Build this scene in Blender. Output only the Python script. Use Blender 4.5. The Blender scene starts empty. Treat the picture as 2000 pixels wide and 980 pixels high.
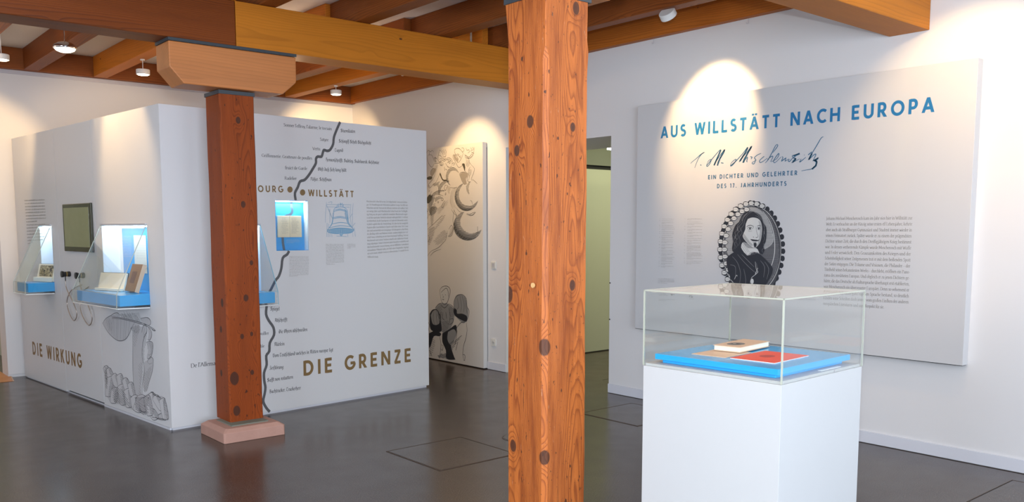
import bpy, bmesh, math, random
from mathutils import Vector, Matrix
random.seed(7)
S = bpy.context.scene
C = S.collection
R = math.radians

# ---------------------------------------------------------------- camera
cd = bpy.data.cameras.new('camera'); cam = bpy.data.objects.new('camera', cd); C.objects.link(cam)
S.camera = cam
cd.sensor_fit = 'HORIZONTAL'; cd.sensor_width = 36.0; cd.lens = 36.0 * 1692.0 / 2000.0
cd.shift_y = 129.5 / 2000.0; cd.clip_start = 0.05; cd.clip_end = 100
YAW, PITCH, ROLL = R(40.277), R(5.8623), R(0.0776)
fw = Vector((math.sin(YAW) * math.cos(PITCH), math.cos(YAW) * math.cos(PITCH), -math.sin(PITCH)))
rt = Vector((math.cos(YAW), -math.sin(YAW), 0)); dn = fw.cross(rt)
rt2 = rt * math.cos(ROLL) + dn * math.sin(ROLL); dn2 = -rt * math.sin(ROLL) + dn * math.cos(ROLL)
m3 = Matrix((rt2, -dn2, -fw)).transposed()
cam.matrix_world = Matrix.Translation((0, 0, 1.6)) @ m3.to_4x4()

# ---------------------------------------------------------------- world, daylight, exposure
w = bpy.data.worlds.new('world'); S.world = w; w.use_nodes = True
bg = w.node_tree.nodes['Background']; bg.inputs[0].default_value = (0.75, 0.86, 1.0, 1); bg.inputs[1].default_value = 1.0
S.view_settings.view_transform = 'Standard'; S.view_settings.look = 'None'
S.view_settings.gamma = 1.0; S.view_settings.use_curve_mapping = False; S.view_settings.exposure = 0.17
S.render.film_transparent = False
S.cycles.use_denoising = True
S.cycles.max_bounces = 9; S.cycles.diffuse_bounces = 4; S.cycles.glossy_bounces = 4
S.cycles.transparent_max_bounces = 24; S.cycles.caustics_reflective = False; S.cycles.caustics_refractive = False
S.cycles.sample_clamp_indirect = 6.0

def area(name, loc, aim, sx, sy, power, col):
    l = bpy.data.lights.new(name, 'AREA'); l.shape = 'RECTANGLE'; l.size = sx; l.size_y = sy; l.energy = power; l.color = col
    o = bpy.data.objects.new(name, l); C.objects.link(o); o.location = loc
    o.rotation_euler = (Vector(aim) - Vector(loc)).to_track_quat('-Z', 'Y').to_euler(); return o
COOL = (0.76, 0.86, 1.0)
# daylight through the windows behind the photographer and on the left
area('daylight_rear', (0.2, -3.30, 1.75), (0.2, 5, 1.60), 3.6, 1.9, 300, COOL)
area('daylight_rear', (4.3, -3.30, 1.75), (4.3, 5, 1.60), 2.6, 1.9, 110, COOL)
area('daylight_left', (-3.30, 2.2, 1.75), (5, 2.2, 1.6), 4.2, 1.9, 225, COOL)
# the camera's own flash, a hand above the lens
flash = area('camera_flash', (0.06, 0.04, 1.84), (2.9, 3.6, 1.75), 0.07, 0.05, 72, (0.90, 0.95, 1.0))

KNOTS_NEAR = [(-0.134, -0.034, 2.07, 0.0231), (-0.134, 0.057, 1.949, 0.0188), (-0.134, 0.12, 1.294, 0.0309), (-0.134, 0.085, 0.584, 0.0236), (-0.121, -0.12, 1.071, 0.0273), (-0.121, -0.12, 0.567, 0.025), (0.047, -0.135, 2.565, 0.021), (0.032, -0.135, 2.049, 0.0163), (0.038, -0.135, 1.342, 0.0187), (-0.134, 0.022, 2.348, 0.007), (-0.134, -0.006, 1.487, 0.007), (-0.058, -0.135, 1.994, 0.0057)]
KNOTS_FAR = [(-0.092, -0.135, 0.451, 0.0369), (-0.084, -0.135, 0.197, 0.0287), (0.022, -0.135, 1.068, 0.0206), (-0.135, -0.054, 1.035, 0.0248), (-0.019, -0.135, 0.771, 0.0165), (0.053, -0.135, 0.483, 0.0145), (-0.135, -0.015, 0.825, 0.0208), (0.059, -0.135, 0.785, 0.0124), (0.074, -0.135, 1.338, 0.0145), (0.024, -0.135, 1.785, 0.0206), (0.005, -0.135, 2.415, 0.0206), (-0.135, 0.006, 0.481, 0.0208)]
# ---------------------------------------------------------------- materials
def mat(name, col, rough=0.6, metal=0.0, spec=0.5, emit=None, es=0, coat=0):
    m = bpy.data.materials.new(name); m.use_nodes = True; b = m.node_tree.nodes['Principled BSDF']
    b.inputs['Base Color'].default_value = (*col, 1); b.inputs['Roughness'].default_value = rough
    b.inputs['Metallic'].default_value = metal; b.inputs['Specular IOR Level'].default_value = spec
    if coat: b.inputs['Coat Weight'].default_value = coat; b.inputs['Coat Roughness'].default_value = 0.2
    if emit: b.inputs['Emission Color'].default_value = (*emit, 1); b.inputs['Emission Strength'].default_value = es
    return m
class NT:
    def __init__(s, m): s.t = m.node_tree; s.n = s.t.nodes; s.l = s.t.links; s.b = s.n['Principled BSDF']
    def node(s, ty, **kw):
        n = s.n.new(ty)
        for k, v in kw.items(): setattr(n, k, v)
        return n
    def math(s, op, a, b=None, c=None):
        n = s.node('ShaderNodeMath', operation=op)
        for i, v in enumerate((a, b, c)):
            if v is None: continue
            if isinstance(v, (int, float)): n.inputs[i].default_value = v
            else: s.l.new(v, n.inputs[i])
        return n.outputs[0]
    def noise(s, vec, scale, detail=3, rough=0.5, dist=0.0):
        n = s.node('ShaderNodeTexNoise'); n.inputs['Scale'].default_value = scale; n.inputs['Detail'].default_value = detail
        n.inputs['Roughness'].default_value = rough; n.inputs['Distortion'].default_value = dist
        if vec is not None: s.l.new(vec, n.inputs['Vector'])
        return n.outputs['Fac']
    def mapping(s, vec, sc, loc=(0, 0, 0)):
        n = s.node('ShaderNodeMapping'); n.inputs['Scale'].default_value = sc; n.inputs['Location'].default_value = loc
        s.l.new(vec, n.inputs['Vector']); return n.outputs[0]
    def mix(s, f, a, b, mode='MIX'):
        n = s.node('ShaderNodeMix', data_type='RGBA', blend_type=mode)
        if isinstance(f, (int, float)): n.inputs[0].default_value = f
        else: s.l.new(f, n.inputs[0])
        for i, v in ((6, a), (7, b)):
            if isinstance(v, tuple): n.inputs[i].default_value = (*v, 1)
            else: s.l.new(v, n.inputs[i])
        return n.outputs[2]
    def ramp(s, f, stops):
        n = s.node('ShaderNodeValToRGB'); e = n.color_ramp.elements
        while len(e) < len(stops): e.new(0.5)
        for i, (p, c) in enumerate(stops): e[i].position = p; e[i].color = (*c, 1) if isinstance(c, tuple) else (c, c, c, 1)
        s.l.new(f, n.inputs[0]); return n.outputs[0]
    def bump(s, h, st, dist=0.01):
        n = s.node('ShaderNodeBump'); n.inputs['Strength'].default_value = st; n.inputs['Distance'].default_value = dist
        s.l.new(h, n.inputs['Height']); s.l.new(n.outputs[0], s.b.inputs['Normal'])

def wood(name, light, dark, axis=2, pith=(0.02, 0.03), ring=0.0065, knots=(), rknots=0.5, rough=0.4, bump=0.25, seed=0.0, contrast=1.0, wear=0.0, kcol=(0.05, 0.02, 0.012)):
    """sawn softwood: rings round a pith running along `axis`, fibres, knots at given places"""
    m = mat(name, light, rough); t = NT(m)
    co = t.node('ShaderNodeTexCoord').outputs['Object']
    sep = t.node('ShaderNodeSeparateXYZ'); t.l.new(co, sep.inputs[0])
    ax = [sep.outputs[0], sep.outputs[1], sep.outputs[2]]
    g = ax[axis]; a, b = [ax[i] for i in range(3) if i != axis]
    sc = [1.0, 1.0, 1.0]; sc[axis] = 0.16
    sl = [seed * 3.1, seed * 1.7, seed * 2.3]
    low = t.noise(t.mapping(co, tuple(sc), tuple(sl)), 3.2, 2, 0.5)
    sc2 = [1.0, 1.0, 1.0]; sc2[axis] = 0.10
    mid = t.noise(t.mapping(co, tuple(sc2), tuple(sl)), 14, 2, 0.5)
    da = t.math('SUBTRACT', a, pith[0]); db = t.math('SUBTRACT', b, pith[1])
    r2 = t.math('ADD', t.math('MULTIPLY', da, da), t.math('MULTIPLY', db, db))
    dist = t.math('SQRT', r2)
    dist = t.math('ADD', dist, t.math('MULTIPLY', low, 0.16))
    dist = t.math('ADD', dist, t.math('MULTIPLY', mid, 0.012))
    kd = None
    # scattered small knots: stretched voronoi cells
    vs = [3.0, 3.0, 3.0]; vs[axis] = 1.6
    vo = t.node('ShaderNodeTexVoronoi'); vo.inputs['Scale'].default_value = 1.6
    t.l.new(t.mapping(co, tuple(vs), (seed * 5.3 + 0.3, seed * 2.9, seed)), vo.inputs['Vector'])
    vd = vo.outputs['Distance']
    if rknots > 0:
        kb = t.math('POWER', 2.718, t.math('MULTIPLY', t.math('MULTIPLY', vd, vd), -55.0))
        dist = t.math('ADD', dist, t.math('MULTIPLY', kb, 0.03 * rknots))
        kd = t.math('LESS_THAN', vd, 0.055 * rknots)
    for (kx, ky, kz, kr) in knots:
        v = t.node('ShaderNodeVectorMath', operation='SUBTRACT'); t.l.new(co, v.inputs[0]); v.inputs[1].default_value = (kx, ky, kz)
        v2 = t.node('ShaderNodeVectorMath', operation='MULTIPLY'); t.l.new(v.outputs[0], v2.inputs[0])
        kk = [1.0, 1.0, 1.0]; kk[axis] = 0.72; v2.inputs[1].default_value = kk
        ln = t.node('ShaderNodeVectorMath', operation='LENGTH'); t.l.new(v2.outputs[0], ln.inputs[0]); d = ln.outputs['Value']
        d = t.math('ADD', d, t.math('MULTIPLY', t.math('SUBTRACT', mid, 0.5), kr * 0.5))
        e = t.math('POWER', 2.718, t.math('MULTIPLY', t.math('MULTIPLY', d, d), -1.0 / (kr * 2.2) ** 2))
        dist = t.math('ADD', dist, t.math('MULTIPLY', e, kr * 0.75))
        n = t.node('ShaderNodeMapRange'); n.inputs['From Min'].default_value = kr * 1.06; n.inputs['From Max'].default_value = kr * 0.88
        t.l.new(d, n.inputs['Value']); kd = n.outputs[0] if kd is None else t.math('MAXIMUM', kd, n.outputs[0])
    fr = t.math('FRACT', t.math('DIVIDE', dist, ring))
    line = t.ramp(fr, [(0.0, 0.15), (0.55, 0.35), (0.86, 1.0), (1.0, 0.1)])
    sf = [1.0, 1.0, 1.0]; sf[axis] = 0.025
    fib = t.noise(t.mapping(co, tuple(sf)), 260, 3, 0.6)
    big = t.noise(t.mapping(co, tuple(sc2), (seed, seed, 4.0)), 6, 3, 0.6)
    f = t.math('MULTIPLY_ADD', line, 0.55 * contrast, t.math('MULTIPLY', t.math('SUBTRACT', fib, 0.35), 0.55 * contrast))
    f = t.math('ADD', f, t.math('MULTIPLY', t.math('SUBTRACT', big, 0.5), 0.9))
    col = t.ramp(f, [(0.0, tuple(min(1, c * 1.25) for c in light)), (0.35, light), (1.0, dark)])
    if wear > 0:
        pa = t.ramp(t.noise(t.mapping(co, tuple(sc2), (7.0, 2.0, 1.0)), 22, 4, 0.65), [(0.46, 0.0), (0.66, 1.0)])
        col = t.mix(t.math('MULTIPLY', pa, min(0.8, wear * 1.3)), col, tuple(c * 0.52 for c in (light[0], light[1] * 0.8, light[2] * 0.8)))
        sc3 = [1.0, 1.0, 1.0]; sc3[axis] = 0.03
        cr = t.ramp(t.noise(t.mapping(co, tuple(sc3), (2.0, 9.0, 0.5)), 75, 1, 0.4), [(0.735, 0.0), (0.755, 1.0)])
        col = t.mix(t.math('MULTIPLY', cr, 0.8), col, (0.035, 0.012, 0.006))
        sc4 = [1.0, 1.0, 1.0]; sc4[axis] = 0.4
        nk = t.ramp(t.noise(t.mapping(co, tuple(sc4), (1.0, 4.0, 6.5)), 62, 2, 0.5), [(0.70, 0.0), (0.73, 1.0)])
        col = t.mix(t.math('MULTIPLY', nk, 0.85), col, (0.03, 0.012, 0.008))
        wn = t.noise(t.mapping(co, tuple(sc2), (3.0, 1.0, 0)), 55, 5, 0.8)
        wm = t.ramp(wn, [(0.66, 0.0), (0.70, 1.0)])
        col = t.mix(t.math('MULTIPLY', wm, wear), col, (0.62, 0.40, 0.27))
        pn = t.noise(co, 95, 2, 0.6)
        pm = t.ramp(pn, [(0.69, 0.0), (0.72, 1.0)])
        col = t.mix(t.math('MULTIPLY', pm, 0.75), col, (0.06, 0.025, 0.015))
    if kd is not None: col = t.mix(t.math('MULTIPLY', kd, 0.88), col, kcol)
    t.l.new(col, t.b.inputs['Base Color'])
    t.bump(t.math('ADD', t.math('MULTIPLY', line, -0.5), fib), bump, 0.003)
    return m

def plaster(name, col, sc=90, st=0.08):
    m = mat(name, col, 0.75, spec=0.3); t = NT(m); co = t.node('ShaderNodeTexCoord').outputs['Object']
    n = t.noise(co, sc, 4, 0.6); big = t.noise(co, 1.5, 2)
    t.l.new(t.mix(t.math('MULTIPLY', big, 0.12), col, tuple(c * 0.9 for c in col)), t.b.inputs['Base Color'])
    t.bump(n, st, 0.002); return m

M = {}
M['wall'] = plaster('wall_paint', (0.70, 0.69, 0.69))
M['ceiling'] = plaster('ceiling_paint', (0.74, 0.73, 0.72))
M['panel'] = mat('panel_lacquer', (0.68, 0.68, 0.69), 0.42, spec=0.35)
M['panelg'] = mat('panel_lacquer_grey', (0.565, 0.565, 0.575), 0.5, spec=0.3)
M['paper'] = mat('poster_paper', (0.66, 0.64, 0.61), 0.6, spec=0.2)
M['white'] = mat('white_lacquer', (0.475, 0.485, 0.49), 0.4, spec=0.35)
M['skirt'] = mat('skirting_paint', (0.64, 0.65, 0.70), 0.4)
M['steel'] = mat('painted_steel_plate', (0.035, 0.045, 0.055), 0.45)
M['rail'] = mat('aluminium_rail', (0.55, 0.55, 0.60), 0.35, metal=0.3)
M['blue'] = mat('bright_blue_lacquer', (0.025, 0.37, 0.82), 0.18)
M['bluewall'] = mat('blue_case_lining', (0.03, 0.33, 0.72), 0.55)
M['liner'] = mat('white_case_lining', (0.80, 0.84, 0.86), 0.5)
M['chrome'] = mat('polished_chrome', (0.75, 0.75, 0.80), 0.08, metal=1)
M['lampwhite'] = mat('white_lamp_housing', (0.78, 0.78, 0.76), 0.35)
M['lens'] = mat('lit_lamp_lens', (1, 0.95, 0.8), 0.3, emit=(1.0, 0.84, 0.58), es=9)
M['black'] = mat('black_plastic', (0.01, 0.01, 0.01), 0.3)
M['cable'] = mat('steel_sheathed_cable', (0.45, 0.38, 0.33), 0.3, metal=0.8)
M['concrete'] = plaster('concrete', (0.20, 0.21, 0.17), 25, 0.3)
M['corridor'] = plaster('corridor_paint', (0.50, 0.51, 0.40))
M['dark'] = mat('dark_gap', (0.012, 0.012, 0.012), 0.8)
M['tube'] = mat('lit_fluorescent_tube', (1, 1, 1), 0.5, emit=(0.85, 1.0, 0.88), es=7)
M['ledstrip'] = mat('lit_led_strip', (1, 1, 1), 0.5, emit=(0.80, 0.93, 1.0), es=12)
M['plastic'] = mat('cream_socket_plastic', (0.72, 0.71, 0.66), 0.35)
M['pages'] = mat('book_pages', (0.80, 0.74, 0.60), 0.8)
M['leather'] = mat('brown_leather', (0.30, 0.15, 0.06), 0.55)
M['cream'] = mat('cream_paper', (0.76, 0.66, 0.48), 0.75)
M['tan'] = mat('tan_card', (0.62, 0.42, 0.28), 0.6)
M['red'] = mat('red_card', (0.75, 0.07, 0.03), 0.5)
M['pinewood'] = mat('orange_laminate', (0.55, 0.20, 0.04), 0.35)
M['inkblue'] = mat('blue_lettering', (0.012, 0.16, 0.36), 0.5)
M['inkgold'] = mat('bronze_lettering', (0.22, 0.135, 0.05), 0.4)
M['inkgrey'] = mat('grey_lettering', (0.10, 0.10, 0.105), 0.6)
M['inkdark'] = mat('dark_print', (0.022, 0.025, 0.034), 0.6)
M['inkmid'] = mat('mid_grey_print', (0.17, 0.17, 0.18), 0.6)
M['inklight'] = mat('pale_print', (0.46, 0.46, 0.45), 0.6)
M['inkwhite'] = mat('white_print', (0.62, 0.66, 0.70), 0.6)
M['bellblue'] = mat('pale_blue_print', (0.16, 0.36, 0.54), 0.6)
M['bellfill'] = mat('light_blue_print', (0.30, 0.46, 0.60), 0.6)
M['sepia'] = mat('sepia_print', (0.30, 0.27, 0.25), 0.6)

def floor_mat():
    m = mat('polished_dark_floor', (0.06, 0.05, 0.045), 0.22, spec=0.5); t = NT(m)
    co = t.node('ShaderNodeTexCoord').outputs['Object']
    fl = t.noise(co, 160, 2, 0.7); big = t.noise(co, 0.9, 3); md = t.noise(co, 45, 3, 0.6)
    base = t.mix(big, (0.042, 0.030, 0.024), (0.072, 0.053, 0.043))
    base = t.mix(t.ramp(md, [(0.42, 0.0), (0.62, 0.35)]), base, (0.03, 0.023, 0.02))
    base = t.mix(t.ramp(fl, [(0.55, 0.0), (0.68, 0.7)]), base, (0.24, 0.19, 0.16))
    t.l.new(base, t.b.inputs['Base Color'])
    rr = t.math('MULTIPLY_ADD', t.noise(co, 5, 3), 0.14, 0.16); t.l.new(rr, t.b.inputs['Roughness'])
    t.bump(md, 0.03, 0.002); return m
M['floor'] = floor_mat()

def acrylic(name, tint, f=1.0):
    """clear sheet: transmits straight through and mirrors by Fresnel"""
    m = bpy.data.materials.new(name); m.use_nodes = True; n = m.node_tree.nodes; l = m.node_tree.links
    n.remove(n['Principled BSDF']); out = n['Material Output']
    tr = n.new('ShaderNodeBsdfTransparent'); tr.inputs[0].default_value = (*tint, 1)
    gl = n.new('ShaderNodeBsdfGlossy'); gl.inputs['Roughness'].default_value = 0.02; gl.inputs[0].default_value = (0.95 * f, 0.97 * f, f, 1)
    fr = n.new('ShaderNodeFresnel'); fr.inputs[0].default_value = 1.42; mx = n.new('ShaderNodeMixShader')
    # Fresnel node inverts the index on back faces; keep the outside value on both sides of the sheet
    ge = n.new('ShaderNodeNewGeometry'); iv = n.new('ShaderNodeMath'); iv.operation = 'MULTIPLY_ADD'
    iv.inputs[1].default_value = 1 / 1.42 - 1.42; iv.inputs[2].default_value = 1.42
    l.new(ge.outputs['Backfacing'], iv.inputs[0])
    fr2 = n.new('ShaderNodeFresnel'); l.new(iv.outputs[0], fr2.inputs[0])
    l.new(fr2.outputs[0], mx.inputs[0]); n.remove(fr)
    l.new(tr.outputs[0], mx.inputs[1]); l.new(gl.outputs[0], mx.inputs[2]); l.new(mx.outputs[0], out.inputs[0]); return m
M['acrylic'] = acrylic('clear_acrylic', (0.985, 0.99, 0.98))
def dusty():
    m = acrylic('dusty_acrylic_top', (0.985, 0.99, 0.98)); n = m.node_tree.nodes; l = m.node_tree.links; out = n['Material Output']
    src = out.inputs[0].links[0].from_socket
    ge = n.new('ShaderNodeNewGeometry'); dt = n.new('ShaderNodeVectorMath'); dt.operation = 'DOT_PRODUCT'
    l.new(ge.outputs['Incoming'], dt.inputs[0]); l.new(ge.outputs['Normal'], dt.inputs[1])
    ab = n.new('ShaderNodeMath'); ab.operation = 'ABSOLUTE'; l.new(dt.outputs['Value'], ab.inputs[0])
    dv = n.new('ShaderNodeMath'); dv.operation = 'DIVIDE'; dv.inputs[0].default_value = 0.016; l.new(ab.outputs[0], dv.inputs[1])
    mn = n.new('ShaderNodeMath'); mn.operation = 'MINIMUM'; mn.inputs[1].default_value = 0.5; l.new(dv.outputs[0], mn.inputs[0])
    df = n.new('ShaderNodeBsdfDiffuse'); df.inputs[0].default_value = (0.9, 0.9, 0.84, 1)
    mx = n.new('ShaderNodeMixShader'); l.new(mn.outputs[0], mx.inputs[0]); l.new(src, mx.inputs[1]); l.new(df.outputs[0], mx.inputs[2]); l.new(mx.outputs[0], out.inputs[0])
    return m
M['acrylic_top'] = dusty()
def edge_mat():
    m = mat('acrylic_edge', (0.62, 0.66, 0.55), 0.12, spec=0.8); b = m.node_tree.nodes['Principled BSDF']
    b.inputs['Transmission Weight'].default_value = 0.35; b.inputs['IOR'].default_value = 1.45; return m
M['edge'] = edge_mat()
M['edgeblue'] = mat('acrylic_edge_blue', (0.25, 0.55, 0.68), 0.15, spec=0.8)

# timber
def dull(m): b = m.node_tree.nodes['Principled BSDF']; b.inputs['Specular IOR Level'].default_value = 0.22; b.inputs['Roughness'].default_value = 0.5; return m
OL, OD = (0.50, 0.155, 0.045), (0.13, 0.028, 0.010)      # old reddish pine
c2x0, c2x1, c2y0, c2y1 = 2.583, 2.852, 2.823, 3.092
def on_left(px_y, z, r): return (c2x0, px_y, z, r)
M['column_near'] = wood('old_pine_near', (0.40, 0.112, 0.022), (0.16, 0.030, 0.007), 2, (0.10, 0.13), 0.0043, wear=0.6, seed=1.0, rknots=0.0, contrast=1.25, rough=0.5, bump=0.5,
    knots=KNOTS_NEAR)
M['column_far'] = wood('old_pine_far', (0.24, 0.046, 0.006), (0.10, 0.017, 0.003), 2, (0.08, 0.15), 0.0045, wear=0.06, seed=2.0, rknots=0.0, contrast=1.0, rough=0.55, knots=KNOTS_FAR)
M['column_far'].node_tree.nodes['Principled BSDF'].inputs['Specular IOR Level'].default_value = 0.2
M['column_near'].node_tree.nodes['Principled BSDF'].inputs['Specular IOR Level'].default_value = 0.3
M['beam_old'] = dull(wood('old_pine_beam', (0.16, 0.036, 0.004), (0.055, 0.012, 0.003), 0, (-0.05, 0.02), 0.010, seed=3.0, rknots=0.5, rough=0.33))
M['beam_new'] = dull(wood('honey_pine_beam', (0.42, 0.140, 0.010), (0.29, 0.078, 0.005), 0, (-0.25, 0.10), 0.016, seed=4.0, rknots=0.75, contrast=0.6, rough=0.33, bump=0.12))
M['capital'] = wood('beech_capital', (0.43, 0.155, 0.043), (0.34, 0.110, 0.028), 0, (-0.12, 0.05), 0.022, seed=5.0, rknots=0.0, contrast=0.5, rough=0.45, bump=0.08)
M['joist_old'] = dull(wood('old_pine_joist', (0.22, 0.060, 0.012), (0.065, 0.015, 0.004), 1, (0.05, -0.05), 0.010, seed=6.0, rknots=0.7, rough=0.33))
M['joist_new'] = dull(wood('honey_pine_joist', (0.50, 0.16, 0.016), (0.33, 0.085, 0.008), 1, (0.15, -0.1), 0.015, seed=7.0, rknots=0.9, contrast=0.6, rough=0.33, bump=0.12))
M['header_x'] = dull(wood('header_pine_x', (0.24, 0.068, 0.014), (0.10, 0.024, 0.006), 0, (0.1, -0.1), 0.014, seed=8.0, rknots=0.7, rough=0.4))
M['header_y'] = dull(wood('header_pine_y', (0.38, 0.11, 0.014), (0.18, 0.042, 0.006), 1, (0.1, -0.1), 0.014, seed=9.0, rknots=0.9, rough=0.4))
def stone():
    m = mat('red_sandstone', (0.50, 0.27, 0.21), 0.8); t = NT(m); co = t.node('ShaderNodeTexCoord').outputs['Object']
    n = t.noise(co, 6, 5, 0.6); f = t.noise(co, 120, 3, 0.7)
    c = t.mix(n, (0.40, 0.215, 0.165), (0.56, 0.33, 0.26)); c = t.mix(t.math('MULTIPLY', f, 0.4), c, (0.35, 0.19, 0.15))
    t.l.new(c, t.b.inputs['Base Color']); t.bump(f, 0.25, 0.003); return m
M['stone'] = stone()
def mottled(name, a, b, sc, rough=0.5):
    m = mat(name, a, rough); t = NT(m); co = t.node('ShaderNodeTexCoord').outputs['Object']
    t.l.new(t.mix(t.noise(co, sc, 4, 0.6), a, b), t.b.inputs['Base Color']); return m
M['leather'] = mottled('brown_leather', (0.26, 0.13, 0.045), (0.17, 0.085, 0.03), 30)
M['coverprint'] = mottled('dark_cover_print', (0.17, 0.07, 0.03), (0.07, 0.03, 0.015), 45)
M['screen'] = mottled('dim_screen_glass', (0.24, 0.25, 0.12), (0.32, 0.33, 0.18), 4, 0.06)

# ---------------------------------------------------------------- mesh helpers
class MB:
    def __init__(s): s.v = []; s.f = []; s.mi = []
    def poly(s, pts, mi=0):
        n = len(s.v); s.v += [tuple(p) for p in pts]; s.f.append(tuple(range(n, n + len(pts)))); s.mi.append(mi); return s
    def box(s, x0, y0, z0, x1, y1, z1, mi=0):
        n = len(s.v); s.v += [(x, y, z) for z in (z0, z1) for y in (y0, y1) for x in (x0, x1)]
        for f in ((0, 2, 3, 1), (4, 5, 7, 6), (0, 1, 5, 4), (2, 6, 7, 3), (0, 4, 6, 2), (1, 3, 7, 5)):
            s.f.append(tuple(n + i for i in f)); s.mi.append(mi)
        return s
    def loft(s, rings, mi=0, cap=True):
        n = len(s.v); k = len(rings[0])
        for r in rings: s.v += [tuple(p) for p in r]
        for i in range(len(rings) - 1):
            for j in range(k):
                s.f.append((n + i * k + j, n + i * k + (j + 1) % k, n + (i + 1) * k + (j + 1) % k, n + (i + 1) * k + j)); s.mi.append(mi)
        if cap:
            s.f.append(tuple(n + j for j in reversed(range(k)))); s.mi.append(mi)
            s.f.append(tuple(n + (len(rings) - 1) * k + j for j in range(k))); s.mi.append(mi)
        return s
    def prism(s, prof, y0, y1, mi=0, plane='xz'):
        if plane == 'xz': return s.loft([[(a, y0, b) for a, b in prof], [(a, y1, b) for a, b in prof]], mi)
        if plane == 'yz': return s.loft([[(y0, a, b) for a, b in prof], [(y1, a, b) for a, b in prof]], mi)
        return s.loft([[(a, b, y0) for a, b in prof], [(a, b, y1) for a, b in prof]], mi)
    def tube(s, pts, r, k=8, mi=0):
        pts = [Vector(p) for p in pts]; rings = []; up = Vector((0.13, 0.21, 0.97)).normalized()
        for i, p in enumerate(pts):
            d = (pts[min(i + 1, len(pts) - 1)] - pts[max(i - 1, 0)]).normalized()
            a = d.cross(up); a = a.normalized() if a.length > 1e-4 else Vector((1, 0, 0)); b = d.cross(a)
            rr = r[i] if isinstance(r, (list, tuple)) else r
            rings.append([p + (a * math.cos(2 * math.pi * j / k) + b * math.sin(2 * math.pi * j / k)) * rr for j in range(k)])
        return s.loft(rings, mi)
    def lathe(s, prof, k=24, c=(0, 0, 0), mi=0):
        return s.loft([[(c[0] + r * math.cos(2 * math.pi * j / k), c[1] + r * math.sin(2 * math.pi * j / k), c[2] + z) for j in range(k)] for r, z in prof], mi)
    def build(s, name, mats, parent=None, loc=(0, 0, 0), rz=0.0, bevel=0.0, smooth=False, seg=2):
        me = bpy.data.meshes.new(name); me.from_pydata(s.v, [], s.f)
        for mm in (mats if isinstance(mats, (list, tuple)) else [mats]): me.materials.append(M[mm] if isinstance(mm, str) else mm)
        me.polygons.foreach_set('material_index', s.mi)
        bm = bmesh.new(); bm.from_mesh(me)
        if not getattr(s, 'flat', False): bmesh.ops.recalc_face_normals(bm, faces=bm.faces)
        bm.to_mesh(me); bm.free()
        if smooth: me.polygons.foreach_set('use_smooth', [True] * len(me.polygons))
        o = bpy.data.objects.new(name, me); C.objects.link(o); o.location = loc; o.rotation_euler = (0, 0, rz)
        if parent is not None: o.parent = parent
        if bevel > 0:
            b = o.modifiers.new('bevel', 'BEVEL'); b.width = bevel; b.segments = seg; b.limit_method = 'ANGLE'; b.angle_limit = R(30)
        return o
def box(name, m, x0, y0, z0, x1, y1, z1, parent=None, **kw): return MB().box(x0, y0, z0, x1, y1, z1).build(name, m, parent, **kw)
def tag(o, label=None, cat=None, group=None, kind=None):
    if label: o['label'] = label
    if cat: o['category'] = cat
    if group: o['group'] = group
    if kind: o['kind'] = kind
    return o
def thing(name, label, cat, loc=(0, 0, 0), rz=0.0, group=None):
    o = bpy.data.objects.new(name, None); C.objects.link(o); o.location = loc; o.rotation_euler = (0, 0, rz); o.empty_display_size = 0.1
    return tag(o, label, cat, group)
def struct(o): o['kind'] = 'structure'; return o

# ================================================================ SETTING
WX = 6.133; WY = 10.603; CZ = 3.50
struct(box('floor', 'floor', -4, -4, -0.2, 14, 16, 0.0))
struct(box('ceiling', 'ceiling', -4, -4, CZ, 7.03, 11, CZ + 0.15))
b = MB()
b.box(WX, -4, 0, 7.03, 5.775, CZ); b.box(WX, 7.336, 0, 7.03, 11, CZ); b.box(WX, 5.775, 2.474, 7.03, 7.336, CZ)
struct(b.build('wall_right', 'wall'))
b = MB(); b.box(1.83, WY, 0, 7.03, WY + 0.3, CZ); b.box(0.75, WY, 2.15, 1.83, WY + 0.3, CZ); b.box(-4, WY, 0, 0.75, WY + 0.3, CZ)
struct(b.build('wall_back', 'wall'))
# walls outside the picture, with the window openings the daylight comes through
def holed(name, horiz, fixed, t, lo, hi, holes):
    b = MB(); cur = lo
    def bb(a0, a1, z0, z1):
        if horiz: b.box(a0, fixed, z0, a1, fixed + t, z1)
        else: b.box(fixed, a0, z0, fixed + t, a1, z1)
    for (h0, h1, z0, z1) in holes:
        bb(cur, h0, 0, CZ); bb(h0, h1, 0, z0); bb(h0, h1, z1, CZ); cur = h1
    bb(cur, hi, 0, CZ); return struct(b.build(name, 'wall'))
holed('wall_front', True, -3.7, 0.3, -4, 7.03, [(-1.7, 2.1, 0.75, 2.75), (2.9, 5.7, 0.75, 2.75)])
holed('wall_left', False, -3.7, 0.3, -4, 10.9, [(0.0, 4.4, 0.75, 2.75)])
# door cladding round the opening in the back wall
b = MB(); b.box(1.83, WY - 0.012, 0.03, 1.995, WY, 2.56); b.box(0.6, WY - 0.012, 2.15, 1.83, WY, 2.56); b.box(0.6, WY - 0.012, 0.03, 0.75, WY, 2.15)
struct(b.build('trim_1', 'wall', bevel=0.002))
# room behind that opening
struct(box('floor_side_room', 'pinewood', 0.2, WY + 0.001, 0.0, 1.83, 13.2, 0.012))
struct(MB().box(-0.6, 13.2, 0, 4.0, 13.4, CZ).box(2.1, WY + .3, 0, 2.3, 13.2, CZ).box(-0.4, WY + .3, 0, -0.2, 13.2, CZ).build('wall_side_room', 'corridor'))
struct(box('ceiling_side_room', 'ceiling', -0.6, WY + 0.3, 2.9, 4, 13.4, 3.0))
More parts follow.
